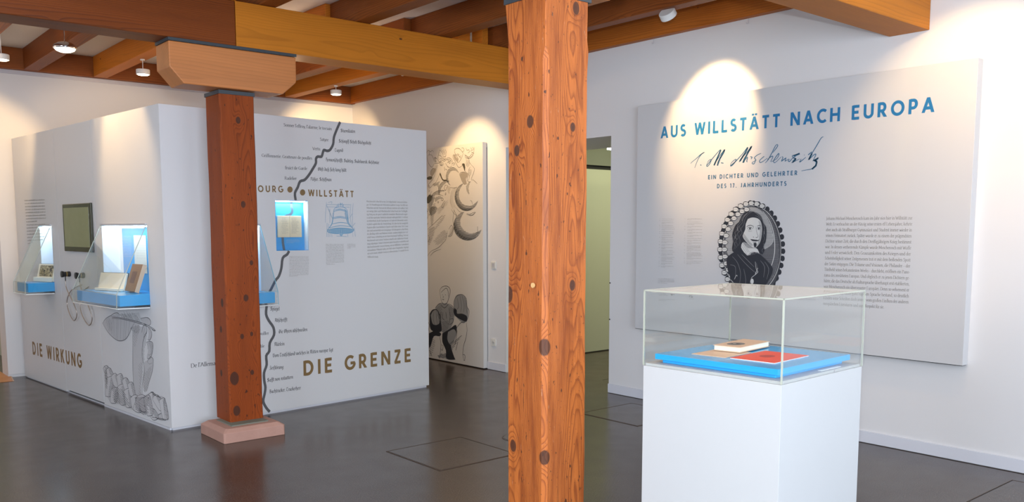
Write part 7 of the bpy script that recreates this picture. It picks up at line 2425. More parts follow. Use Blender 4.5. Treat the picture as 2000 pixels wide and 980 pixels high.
L0 inksep 3.5 -1967 3752 -27 -12
L0 inksep 3.5 -1939 3784 -58 -27
L0 inksep 3.5 -1916 3812 -91 -41
L0 inksep 3.5 -1901 3842 -102 -46
L0 inksep 3.5 -1893 3863 -98 -44
L0 inksep 3.5 -1879 3891 -117 -53
L0 inksep 3.5 -1849 3923 -144 -64
L0 inksep 3.5 -1849 3942 -142 -64
L0 inksep 3.5 -1861 3954 -104 -47
L0 inksep 3.5 -1917 3951 -44 -20
L0 inksep 2.2 -1504 4755 35 -59
L0 inksep 2.2 -1531 4760 44 -74
L0 inksep 2.2 -1559 4768 58 -98
L0 inksep 2.2 -1583 4763 59 -99
L0 inksep 2.2 -1603 4760 60 -101
L0 inksep 2.2 -1621 4755 57 -96
L0 inksep 2.2 -1628 4726 35 -59
L0 inksep 2.2 -1631 4693 7 -11
L0 inksep 2.2 -487 4713 17 -61
L0 inksep 2.2 -516 4735 31 -113
L0 inksep 2.2 -542 4747 38 -139
L0 inksep 2.2 -573 4768 48 -170
L0 inksep 2.2 -595 4769 52 -187
L0 inksep 2.2 -615 4758 45 -162
L0 inksep 2.2 -617 4687 22 -78
L0 inksep 2.2 -412 4525 14 -31
L0 inksep 2.2 -435 4529 30 -71
L0 inksep 2.2 -462 4534 44 -102
L0 inksep 2.2 -483 4535 53 -124
L0 inksep 2.2 -501 4529 57 -134
L0 inksep 2.2 -499 4469 36 -85
L0 inksep 2.2 -501 4423 25 -58
L0 inksep 2.4 -1737 4250 68 -9
L0 inksep 2.4 -1786 4242 114 -16
L0 inksep 2.4 -1777 4226 100 -14
L0 inksep 2.4 -1743 4206 76 -11
L0 inksep 2.4 -1729 4189 59 -8
L0 inksep 2.4 -1720 4173 46 -6
L0 inksep 2.4 -1711 4160 31 -5
L0 inksep 2.4 -1699 4144 18 -3
L0 inksep 2.4 -1698 4131 15 -2
L0 inksep 2.4 -1703 4117 20 -3
L0 inksep 2.4 -1705 4103 21 -2
L0 inksep 2.4 -1709 4089 28 -4
L0 inksep 2.4 -1716 4077 35 -4
L0 inksep 2.4 -1722 4064 43 -6
L0 inksep 2.4 -1731 4050 58 -8
L0 inksep 2.4 -1736 4035 75 -10
L0 inksep 2.4 -1735 4022 69 -9
L0 inksep 2.4 -1725 4007 64 -8
L0 inksep 2.2 -1743 4701 18 -20
L0 inksep 2.2 -1775 4700 38 -41
L0 inksep 2.2 -1792 4689 43 -46
L0 inksep 2.2 -1821 4692 68 -73
L0 inksep 2.2 -1828 4663 53 -56
L0 inksep 2.2 -1843 4645 55 -59
L0 inksep 2.2 -1854 4626 57 -60
L0 inksep 2.2 -1865 4604 51 -53
L0 inksep 2.2 -1872 4579 42 -44
L0 inksep 2.2 -1884 4561 38 -40
L0 inksep 2.2 -1898 4542 34 -36
L0 inksep 2.2 -1906 4523 24 -25
L0 inksep 2.2 -1917 4502 18 -19
L0 inksep 2.2 -1930 4481 16 -17
L0 inksep 2.2 -1941 4460 13 -13
L0 inksep 2.2 -1949 4442 11 -13
L0 inksep 2.2 -1961 4424 13 -14
L0 inksep 2.2 -1970 4404 15 -15
L0 inksep 2.2 -1983 4383 18 -19
L0 inksep 2.2 -1996 4367 20 -21
L0 inksep 2.2 -2008 4350 22 -23
L0 inksep 2.2 -2019 4329 18 -18
L0 inksep 2.2 -2033 4310 15 -16
L0 inksep 2.4 -1681 4308 40 -10
L0 inksep 2.4 -1710 4302 67 -16
L0 inksep 2.4 -1741 4294 83 -21
L0 inksep 2.4 -1771 4287 93 -24
L0 inksep 2.4 -1796 4278 93 -23
L0 inksep 2.4 -1836 4272 99 -24
L0 inksep 2.4 -1859 4263 115 -29
L0 inksep 2.4 -1897 4258 122 -30
L0 inksep 2.4 -1918 4250 124 -31
L0 inksep 2.4 -1911 4235 91 -23
L0 inksep 2.4 -1900 4219 53 -13
L0 inksep 2.4 -1716 3959 120 -3
L0 inksep 2.4 -1807 3945 244 -7
L0 inksep 2.4 -1826 3930 300 -8
L0 inksep 2.4 -1862 3917 288 -8
L0 inksep 2.4 -1853 3900 191 -5
L0 inksep 2.4 -1844 3886 134 -3
L0 inksep 2.4 -1850 3871 105 -2
L0 inksep 2.4 -1850 3858 77 -2
L0 inksep 2.4 -1841 3840 36 -1
L0 sepmid 4 -1225 4163 11 -39
L0 sepmid 4 -1254 4177 25 -88
L0 sepmid 4 -1277 4185 32 -113
L0 sepmid 4 -1299 4182 45 -159
L0 sepmid 4 -1329 4209 58 -205
L0 sepmid 4 -1351 4199 47 -167
L0 sepmid 3 -1592 3600 -118 -55
L0 sepmid 3 -1471 3686 -265 -124
L0 sepmid 3 -1348 3768 -360 -167
L0 sepmid 3 -1315 3814 -434 -201
L0 sepmid 3 -1344 3824 -408 -189
L0 sepmid 3 -1332 3855 -438 -202
L3 inksep 4 -1228 4156 158 -22 114 21
L3 inksep 4 -991 3676 112 -86 140 -27
L3 inksep 4 -1192 3646 114 -104 113 -44
L3 inksep 4 -518 3510 137 39 109 15
L3 inksep 4 -1806 4004 150 -4 148 -39
L3 inksep 4 -460 3832 55 -18 26 -67
L0 inksep 3 -718 3571 18 -1
L0 inksep 3 -765 3560 53 -4
L0 inksep 3 -808 3550 78 -6
L0 inksep 3 -843 3537 105 -7
L0 inksep 3 -859 3525 110 -7
L0 inksep 3 -900 3510 136 -9
L0 inksep 3 -920 3499 140 -9
L0 inksep 3 -937 3483 146 -9
L0 inksep 3 -947 3471 153 -10
L0 inksep 3 -981 3459 169 -10
L0 inksep 3 -998 3445 183 -12
L0 inksep 3 -1004 3432 173 -10
L0 inksep 3 -1022 3420 185 -11
L0 inksep 3 -1037 3405 188 -12
L0 inksep 3 -1034 3388 198 -11
L0 inksep 3 -1054 3372 206 -12
L0 inksep 3 -1051 3355 217 -13
L0 inksep 3 -1074 3343 242 -14
L0 inksep 3 -1069 3326 229 -14
L0 inksep 3 -1075 3311 241 -13
L0 inksep 3 -1082 3296 240 -14
L0 inksep 3 -1069 3278 241 -13
L0 inksep 3 -1083 3265 260 -14
L0 inksep 3 -1076 3250 285 -15
L0 inksep 3 -1083 3234 304 -16
L0 inksep 3 -1092 3218 347 -19
L0 inksep 3 -83 3164 19 -1
L0 inksep 3 -1077 3204 319 -17
L0 inksep 3 -113 3153 38 -2
L0 inksep 3 -1084 3188 369 -20
L0 inksep 3 -156 3139 75 -4
L0 inksep 3 -1065 3170 363 -19
L0 inksep 3 -195 3125 101 -5
L0 inksep 3 -1048 3155 408 -21
L0 inksep 3 -250 3114 143 -7
L0 inksep 3 -1050 3141 419 -21
L0 inksep 3 -278 3102 159 -8
L0 inksep 3 -1008 3126 473 -24
L0 inksep 3 -369 3094 222 -11
L0 inksep 3 -1014 3109 816 -40
L0 inksep 3 -970 3090 776 -38
L0 inksep 3 -1008 3078 746 -36
L0 inksep 3 -977 3060 716 -34
L0 inksep 3 -906 3043 650 -30
L0 inksep 3 -900 3027 641 -30
L0 inksep 3 -867 3010 583 -27
L0 inksep 3 -876 2998 512 -24
L0 inksep 3 -816 2978 405 -19
L0 inksep 3 -779 2960 335 -15
L0 inksep 3 -673 2939 146 -7
L3 inksep 4.5 -55 3174 -48 -74 -76 -64 -98 -52 -117 -35 -127 -18 -132 3 -126 22 -115 41 -94 58 -69 70 -38 79 -5 82 28 81 60 73 87 62 108 47 123 28
L0 inksep 2.6 -1015 3435 16 7
L0 inksep 2.6 -1042 3404 44 18
L0 inksep 2.6 -1059 3379 64 26
L0 inksep 2.6 -1067 3358 70 29
L0 inksep 2.6 -1084 3331 95 39
L0 inksep 2.6 -1088 3310 105 42
L0 inksep 2.6 -1093 3285 115 47
L0 inksep 2.6 -1101 3261 125 51
L0 inksep 2.6 -1085 3247 119 49
L0 inksep 2.6 -1080 3232 125 52
L0 inksep 2.6 -1085 3210 122 51
L0 inksep 2.6 -1085 3191 144 60
L0 inksep 2.6 -1079 3175 138 57
L0 inksep 2.6 -1059 3163 142 59
L0 inksep 2.6 -1047 3147 145 60
L0 inksep 2.6 -1047 3125 153 63
L0 inksep 2.6 -1028 3110 148 61
L0 inksep 2.6 -1016 3095 153 64
L0 inksep 2.6 -1012 3077 183 76
L0 inksep 2.6 -988 3066 182 77
L0 inksep 2.6 -970 3053 168 70
L0 inksep 2.6 -956 3039 187 79
L0 inksep 2.6 -919 3033 173 73
L0 inksep 2.6 -908 3019 192 81
L0 inksep 2.6 -901 3003 216 92
L0 inksep 2.6 -856 3000 198 83
L0 inksep 2.6 -852 2981 207 88
L0 inksep 2.6 -805 2981 206 87
L0 inksep 2.6 -775 2974 211 90
L0 inksep 2.6 -772 2958 222 95
L0 inksep 2.6 -746 2950 242 104
L0 inksep 2.6 -705 2951 236 101
L0 inksep 2.6 -674 2946 245 105
L0 inksep 2.6 -617 2949 285 122
L0 inksep 2.6 -576 2944 357 153
L0 inksep 2.6 -548 2933 416 180
L0 inksep 2.6 -504 2936 385 166
L0 inksep 2.6 -427 2949 272 117
L0 inksep 2.6 -355 2963 178 77
L3 inksep 3.9 -69 3147 -45 -58 -63 -52 -78 -43 -91 -33 -100 -22 -105 -9 -107 4 -103 18 -96 30 -85 41 -69 51 -51 59 -31 64 -9 67 13 66 35 64 54 57
L0 inksep 3 -1076 3354 16 1
L0 inksep 3 -1083 3339 28 1
L0 inksep 3 -1086 3326 35 2
L0 inksep 3 -1090 3313 43 2
L0 inksep 3 -1093 3301 47 2
L0 inksep 3 -1098 3287 56 2
L0 inksep 3 -1095 3272 62 3
L0 inksep 3 -1092 3261 60 3
L0 inksep 3 -1093 3249 68 3
L0 inksep 3 -1097 3235 77 4
L0 inksep 3 -1094 3222 85 5
L0 inksep 3 -1084 3209 85 4
L0 inksep 3 -1089 3197 91 5
L0 inksep 3 -1088 3185 98 5
L0 inksep 3 -1081 3172 103 5
L0 inksep 3 -1064 3160 97 5
L0 inksep 3 -1055 3146 109 5
L0 inksep 3 -1052 3131 116 7
L0 inksep 3 -1041 3120 128 7
L0 inksep 3 -1037 3106 134 7
L0 inksep 3 -1013 3092 125 7
L0 inksep 3 -1014 3080 141 7
L0 inksep 3 -985 3069 142 8
L0 inksep 3 -978 3056 155 9
L0 inksep 3 -957 3043 167 10
L0 inksep 3 -950 3030 172 10
L0 inksep 3 -926 3020 181 10
L0 inksep 3 -890 3009 171 11
L0 inksep 3 -879 2998 196 11
L0 inksep 3 -846 2986 217 13
L0 inksep 3 -815 2975 223 13
L0 inksep 3 -773 2965 273 17
L0 inksep 3 -753 2954 346 21
L0 inksep 3 -709 2945 367 23
L0 inksep 3 -635 2936 249 15
L3 inksep 4.5 -298 2976 -68 -21 -72 -15 -75 -8 -77 -2 -76 5 -75 12 -71 19 -66 24 -60 31 -52 35 -43 40 -33 43 -23 46 -12 48 0 48 12 48 22 46
L3 inksep 3 -609 3533 79 -27 106 -17 131 65
L3 inksep 3 -582 3545 79 -24 105 -10
L3 inksep 5 -609 3533 106 -34 131 -2 105 63
L3 inksep 5 -1069 3637 -59 -229 25 -197 -86 -181 -140 -18
L3 inksep 5 -1097 3637 109 -132 -28 -32
L0 inksep 5 -192 3242 -1 -159
L3 inksep 5 -2171 3178 330 169 234 132 58 33
L3 inksep 5 -2183 2533 152 117 296 90 175 103 145 102 59 200
L3 inksep 5 -2063 2536 150 99 293 73
L3 inksep 5 -2143 3042 58 -103 -92 -69
L3 inksep 5 -2180 3622 46 -103 -62 -102
L0 inksep 5 -2138 3332 -61 -51
L3 inksep 5 -1299 3178 114 99 54 -99 -114 -132 -84 -17
L0 inksep 3 -1537 2893 -234 -81
L0 inksep 3 -1451 2953 -391 -134
L0 inksep 3 -1370 3011 -448 -153
L0 inksep 3 -1378 3041 -503 -172
L0 inksep 3 -1349 3090 -584 -199
L0 inksep 3 -1411 3102 -439 -149
L0 inksep 3 -1428 3130 -333 -113
L0 inksep 3 -1451 3155 -183 -62
L0 inksep 3 -1770 3220 -73 -24
L0 inksep 3 -1680 3282 -147 -48
L0 inksep 3 -1581 3354 -211 -69
L0 inksep 3 -1510 3408 -227 -74
L0 inksep 3 -1470 3458 -181 -59
L0 inksep 3 -1430 3510 -117 -38
L0 inksep 4 -2078 2827 -65 -22
L0 inksep 4 -2029 2877 -117 -39
L0 inksep 4 -1999 2918 -147 -50
L0 inksep 4 -1969 2958 -187 -63
L0 inksep 4 -1965 2988 -186 -62
L0 inksep 4 -1907 3042 -237 -80
L0 inksep 4 -1902 3075 -216 -72
L0 inksep 4 -1884 3116 -262 -87
L0 inksep 4 -1888 3150 -241 -80
L0 inksep 4 -1849 3190 -267 -89
L0 inksep 4 -1866 3217 -265 -87
L0 inksep 4 -1879 3241 -247 -80
L0 sepmid 3 -1155 3239 25 -8
L0 sepmid 3 -1176 3222 42 -15
L0 sepmid 3 -1196 3205 62 -22
L0 sepmid 3 -1225 3190 83 -28
L0 sepmid 3 -1243 3172 108 -37
L0 sepmid 3 -1251 3145 113 -38
L0 sepmid 3 -1259 3123 105 -36
L0 sepmid 3 -1262 3100 97 -33
L0 sepmid 3 -1283 3082 112 -38
L0 sepmid 3 -1286 3060 89 -30
L0 sepmid 3 -1293 3034 47 -15
L0 inksep 3.4 -1955 3296 -49 -16
L0 inksep 3.4 -1941 3327 -83 -27
L0 inksep 3.4 -1937 3356 -90 -29
L0 inksep 3.4 -1913 3395 -120 -39
L0 inksep 3.4 -1920 3422 -117 -37
L0 inksep 3.4 -1909 3454 -129 -41
L0 inksep 3.4 -1902 3486 -142 -45
L0 inksep 3.4 -1875 3522 -161 -51
L0 inksep 3.4 -1870 3553 -179 -57
L0 inksep 3.4 -1865 3588 -160 -51
L0 inksep 3.4 -1873 3620 -169 -53
L0 inksep 3.4 -1860 3659 -162 -51
L0 inksep 3.4 -1844 3699 -189 -59
L0 inksep 3.4 -1837 3735 -202 -62
L0 inksep 3.4 -1841 3760 -168 -51
L0 inksep 3.4 -1830 3799 -101 -31""",
    ('A', 'family_print'): """F3 famgrey 0 -1879 1277 179 115 204 47 171 -40 168 -72 54 -198 -88 -209 -231 -223 -231 47 -170 330
F3 famgrey 0 -1098 1531 85 105 166 27 189 -72 52 -193 53 -95 -29 -167 -82 -105 -136 -28 -275 162 -54 164
F3 inkdark 0 -2120 1121 122 106 178 19 116 -94 55 -202 26 -203 -148 -48 -267 11 -88 132
F3 famgrey 0 -2073 1090 104 111 149 25 92 -110 32 -169 -131 -80 -178 20
F3 inkdark 0 -1101 1331 94 -44 16 -82 193 14 190 -52 -29 -117 -136 5 -275 79 -82 94
F3 famgrey 0 -1002 1637 182 17 162 -79 36 -211 -175 -112 -209 85
F3 inkdark 0 -1595 681 289 128 228 121 66 -62 -42 -205 -200 -222 137 -291 28 -48 -342 -22 -26 203 -142 191
F3 famgrey 0 -1364 736 228 88 100 -92 -104 -212 -143 -82 -112 125
F3 inkdark 0 -2160 629 272 94 234 -48 -59 -74 -238 -22 -124 -222 -86 -79
F3 inkpale 0 -1635 1771 202 27 113 -45 -3 -202 -116 -125 -144 7 -67 133
L3 inkdark 7 -1667 1599 -16 118 106 90 173 26 124 -44 16 -100 -59 -138 -59 -105 -115 -58 -115 61 -55 150
L3 inkdark 7 -1637 1668 203 113 85 -63 9 -134
L0 inkdark 7 -1580 1621 17 -10
L0 inkdark 7 -1465 1627 23 -9
L0 inkdark 7 -1582 1508 69 -9
L0 inkdark 7 -1534 1589 -18 -45
L3 inkdark 7 -1642 1378 144 -75 173 113
L3 inkdark 7 -1879 1277 120 94 118 42
L3 inkdark 7 -1325 1416 169 -56 26 -99 55 -130
L3 inkdark 7 -1558 1197 -31 -139 86 -45
L0 inkdark 7 -1442 1205 26 -151
L0 inkdark 7 -1645 1190 -32 -173
L3 inkdark 7 -1327 1315 54 -199 -60 -208
L3 inkdark 7 -1274 1049 114 25 -2 -84 -142 -79
L3 inkdark 7 -2185 907 47 -66 -27 -143
L0 inkdark 7 -2128 702 -32 -354
L3 inkdark 7 -1713 601 55 -202 -65 -352
L0 inkdark 7 -2138 210 88 -131
L3 inkdark 7 -1629 402 58 -28 -31 -107 -58 29
L3 inkdark 7 -637 1017 25 -180 -56 -204 -84 -175 -30 -203 37 -130
L3 inkdark 7 -782 255 82 -8 -12 -118 -44 2
L3 inkdark 7 -1012 868 157 131 164 30
L0 inkdark 7 -996 803 -89 -345
L0 inkdark 7 -1229 239 112 -123
L0 inkdark 7 -972 537 -86 -211
L3 inkdark 7 -1101 1331 -26 132 125 157 209 46 162 -89 25 -179 80 -93 -28 -134 -83 -138
L3 inkdark 5 -986 1572 53 -197 -73 -71
L3 inkdark 5 -875 1628 52 -212 -29 -168
L3 inkdark 5 -793 1643 79 -220 -29 -167
L3 inkdark 5 -695 1606 51 -211 36 -162
L3 inkdark 5 -936 1209 137 -56 108 -91
L3 inkdark 5 -1940 1186 -33 -193 86 -166
L3 inkdark 5 -1850 1210 26 -205 55 -237
L3 inkdark 5 -1763 1165 44 -220 67 -166
L0 inkdark 4 -1660 1365 56 -54
L0 inkdark 4 -1701 1339 96 -93
L0 inkdark 4 -1747 1314 148 -142
L0 inkdark 4 -1797 1299 195 -187
L0 inkdark 4 -1828 1265 213 -204
L0 inkdark 4 -1838 1220 216 -207
L0 inkdark 4 -1821 1140 184 -175
L0 inkdark 4 -1741 995 90 -85
L0 inkdark 4 -1213 1354 83 -81
L0 inkdark 4 -1261 1349 155 -151
L0 inkdark 4 -1297 1335 187 -184
L0 inkdark 4 -1306 1295 171 -166
L0 inkdark 4 -1303 1238 135 -131
L0 inkdark 4 -1294 1178 80 -78
L0 inkdark 4 -1394 1006 47 -24
L0 inkdark 4 -1456 995 125 -64
L0 inkdark 4 -1506 987 175 -90
L0 inkdark 4 -1559 970 220 -113
L0 inkdark 4 -1613 955 256 -131
L0 inkdark 4 -1587 905 204 -104
L0 inkdark 4 -1586 861 199 -101
L0 inkdark 4 -1592 823 167 -84
L0 inkdark 4 -1593 788 133 -67
L0 inkdark 4 -1583 745 94 -47
L0 inkdark 4 -1572 696 19 -10
L0 inkdark 5 -1179 343 -49 -30
L0 inkdark 5 -1094 429 -152 -91
L0 inkdark 5 -1013 514 -239 -144
L0 inkdark 5 -908 618 -385 -231
L0 inkdark 5 -820 704 -433 -260
L0 inkdark 5 -1122 562 -209 -125
L0 inkdark 5 -1317 484 -40 -24
L0 inkdark 5 -1500 205 321 -35
L0 inkdark 5 -1540 189 435 -46
L0 inkdark 5 -1675 181 555 -58
L0 inkdark 5 -1681 160 534 -56
L0 inkdark 5 -1722 145 494 -51
L0 inkdark 5 -1789 127 390 -40
L0 inkdark 5 -1797 109 261 -27
L0 inkdark 5 -1772 86 84 -8
L0 inkdark 4 -2068 108 -89 -40
L0 inkdark 4 -2010 177 -147 -66
L0 inkdark 4 -1981 235 -184 -81
L0 inkdark 4 -1949 292 -222 -98
L0 inkdark 4 -1907 354 -241 -106
L0 inkdark 4 -1919 393 -227 -98
L0 inkdark 4 -1903 442 -262 -114
L0 inkdark 4 -1902 481 -233 -101
L0 inkdark 4 -1948 505 -205 -88
L0 inkdark 4 -2002 527 -158 -68
L0 inkdark 4 -2090 530 -67 -29""",
}

# ================================================================ PRINTS AND LETTERING
M['inkblue2'] = mat('dusty_blue_lettering', (0.035, 0.135, 0.24), 0.55)
M['inkgrey2'] = mat('soft_grey_lettering', (0.29, 0.28, 0.265), 0.6)
M['bluegrey'] = mat('slate_line', (0.07, 0.11, 0.16), 0.6)
M['inkpale'] = mat('pale_paper_tone', (0.62, 0.62, 0.60), 0.6)
M['inkskin'] = mat('light_grey_tone', (0.44, 0.44, 0.43), 0.6)
M['bellpale'] = mat('faint_blue_print', (0.36, 0.46, 0.56), 0.6)
M['handgrey'] = mat('warm_grey_tone', (0.53, 0.52, 0.53), 0.6)
M['handpale'] = mat('pale_grey_tone', (0.60, 0.59, 0.60), 0.6)
M['inksep'] = mat('olive_black_print', (0.075, 0.07, 0.05), 0.6)
M['sepmid'] = mat('sepia_tone', (0.36, 0.33, 0.29), 0.6)
M['famgrey'] = mat('family_grey_tone', (0.30, 0.31, 0.32), 0.6)
CM = (.305 + 1.255) / 2
SHEETS = {
    'F': (block, lambda u, v, o: (u, -o, v)), 'L': (block, lambda u, v, o: (-o, -u, v)),
    'T': (tp, lambda u, v, o: (u, -o, v)), 'A': (ap, lambda u, v, o: (u, -o, v)),
    'N': (nicheT, lambda u, v, o: (u - 1.1395, .0698 - o, v - 1.41)),
    'B': (bookletT, lambda u, v, o: (u - 1.145, -.0203 - o, v - 1.525)),
    'M': (showM, lambda u, v, o: (.1474 - o, -u - CM, v - .965)),
}
def catmull(p, n, closed):
    if n < 1 or len(p) < 3: return p
    if closed: p = p + [p[0]]
    q = smooth_pts(p, n); return q[:-1] if closed else q
def ribbon(p, w, fn, mb, o, mi=0, taper=False):
    """mitred ribbon along a 2-D polyline"""
    q = [p[0]]
    for a in p[1:]:
        if math.hypot(a[0] - q[-1][0], a[1] - q[-1][1]) > 1e-6: q.append(a)
    if len(q) < 2: return
    closed = math.hypot(q[0][0] - q[-1][0], q[0][1] - q[-1][1]) < 1e-4 and len(q) > 3
    L_, R_ = [], []
    n = len(q)
    for i in range(n):
        a = q[i - 1] if i else (q[-2] if closed else None); c = q[i + 1] if i < n - 1 else (q[1] if closed else None); b_ = q[i]
        ds = []
        if a: d = (b_[0] - a[0], b_[1] - a[1]); l = math.hypot(*d); ds.append((d[0] / l, d[1] / l))
        if c: d = (c[0] - b_[0], c[1] - b_[1]); l = math.hypot(*d); ds.append((d[0] / l, d[1] / l))
        dx = sum(d[0] for d in ds); dy = sum(d[1] for d in ds); l = math.hypot(dx, dy)
        if l < 1e-3: dx, dy = ds[0]; l = 1
        nx, ny = -dy / l, dx / l
        m = 1.0
        if len(ds) == 2:
            cs = nx * -ds[0][1] + ny * ds[0][0]; m = 1 / max(.55, abs(cs))
        ww = w / 2 * m
        if taper and n > 2: ww *= (.45 + .55 * math.sin(math.pi * (i + .6) / (n + .2)))
        L_.append((b_[0] + nx * ww, b_[1] + ny * ww)); R_.append((b_[0] - nx * ww, b_[1] - ny * ww))
    k = len(mb.v)
    for a, b_ in zip(L_, R_): mb.v.append(fn(a[0], a[1], o)); mb.v.append(fn(b_[0], b_[1], o))
    for i in range(n - 1): mb.f.append((k + 2 * i, k + 2 * i + 1, k + 2 * i + 3, k + 2 * i + 2)); mb.mi.append(mi)
for (sh, name), txt in ART.items():
    par, fn = SHEETS[sh]; mb = MB(); mb.flat = True; mats = []; o = 0.0006; last = None
    for ln in txt.split('\n'):
        q = ln.split(' '); op, col, w_ = q[0], q[1], float(q[2]); d = [int(x) for x in q[3:]]
        pts = [(d[0], d[1])]
        for i in range(2, len(d), 2): pts.append((pts[-1][0] + d[i], pts[-1][1] + d[i + 1]))
        pts = [(x / 2000, y / 2000) for x, y in pts]
        if col not in mats: mats.append(col)
        if (op[0], col) != last or op[0] == 'F': o += 0.00004
        last = (op[0], col)
        pts = catmull(pts, int(op[1]), op[0] == 'F')
        if op[0] == 'F':
            k = len(mb.v); mb.v += [fn(x, y, o) for x, y in pts]; mb.f.append(tuple(range(k, k + len(pts)))); mb.mi.append(mats.index(col))
        else: ribbon(pts, w_ / 1000.0, fn, mb, o, mats.index(col), taper=(w_ < 12 and name != 'river_line'))
    ob = mb.build(name, mats, par); ob['kind'] = 'stuff'

# --- letter skeletons
def arc(cx, cy, rx, ry, a0, a1, n=12): return [(cx + rx * math.cos(R(a0 + (a1 - a0) * i / n)), cy + ry * math.sin(R(a0 + (a1 - a0) * i / n))) for i in range(n + 1)]
T8 = .085
SANS = {
 'A': (.80, [('d', (.08, 0), (.40, 1)), ('d', (.72, 0), (.40, 1)), [(.20, .30), (.60, .30)]]),
 'B': (.62, [[(.09, 0), (.09, 1)], [(.09, T8), (.30, T8)] + arc(.32, .30, .19, .215, -90, 90) + [(.09, .515)], [(.09, .515), (.28, .515)] + arc(.29, .715, .17, .20, -90, 90) + [(.09, 1 - T8)]]),
 'C': (.74, [arc(.46, .5, .37, .42, 48, 312, 18)]),
 'D': (.76, [[(.09, 0), (.09, 1)], [(.09, T8), (.30, T8)] + arc(.30, .5, .36, .415, -90, 90, 16) + [(.09, 1 - T8)]]),
 'E': (.58, [[(.09, 0), (.09, 1)], [(.09, T8), (.56, T8)], [(.09, .51), (.50, .51)], [(.09, 1 - T8), (.55, 1 - T8)]]),
 'G': (.84, [arc(.46, .5, .37, .42, 48, 340, 20) + [(.80, .46)], [(.48, .46), (.86, .46)]]),
 'H': (.76, [[(.09, 0), (.09, 1)], [(.67, 0), (.67, 1)], [(.09, .51), (.67, .51)]]),
 'I': (.18, [[(.09, 0), (.09, 1)]]),
 'J': (.44, [[(.34, 1), (.34, .28)] + arc(.14, .28, .20, .20, 0, -80, 8)]),
 'K': (.68, [[(.09, 0), (.09, 1)], ('d', (.12, .42), (.56, 1)), ('d', (.60, 0), (.26, .60))]),
 'L': (.54, [[(.09, 0), (.09, 1)], [(.09, T8), (.54, T8)]]),
 'N': (.78, [[(.09, 0), (.09, 1)], [(.69, 0), (.69, 1)], ('d', (.69, 0), (.09, 1))]),
 'O': (.92, [arc(.46, .5, .375, .42, 0, 360, 26)]),
 'P': (.60, [[(.09, 0), (.09, 1)], [(.09, .40), (.30, .40)] + arc(.31, .658, .20, .257, -90, 90) + [(.09, 1 - T8)]]),
 'R': (.64, [[(.09, 0), (.09, 1)], [(.09, .42), (.30, .42)] + arc(.31, .668, .20, .247, -90, 90) + [(.09, 1 - T8)], ('d', (.56, 0), (.30, .42))]),
 'S': (.58, [arc(.29, .715, .19, .205, 35, 255, 12) + arc(.29, .29, .21, .21, 80, -145, 13)]),
 'T': (.64, [[(.02, 1 - T8), (.62, 1 - T8)], [(.32, 0), (.32, 1)]]),
 'U': (.72, [[(.09, 1), (.09, .355)] + arc(.36, .355, .27, .27, 180, 360, 12) + [(.63, 1)]]),
 'W': (1.08, [('d', (.29, 0), (.08, 1)), ('d', (.29, 0), (.54, 1)), ('d', (.79, 0), (.54, 1)), ('d', (.79, 0), (1.0, 1))]),
 'Z': (.62, [[(.05, 1 - T8), (.58, 1 - T8)], [(.04, T8), (.59, T8)], ('d', (.11, .1), (.50, .9))]),
 '1': (.36, [[(.26, 0), (.26, 1)], ('d', (.08, .76), (.24, 1))]), '7': (.54, [[(.02, 1 - T8), (.50, 1 - T8)], ('d', (.20, 0), (.44, .95))]),
 '.': (.20, [[(.10, 0), (.10, .16)]]), ' ': (.30, []),
}
SANS['Ä'] = (SANS['A'][0], SANS['A'][1] + [[(.26, 1.08), (.26, 1.23)], [(.54, 1.08), (.54, 1.23)]])
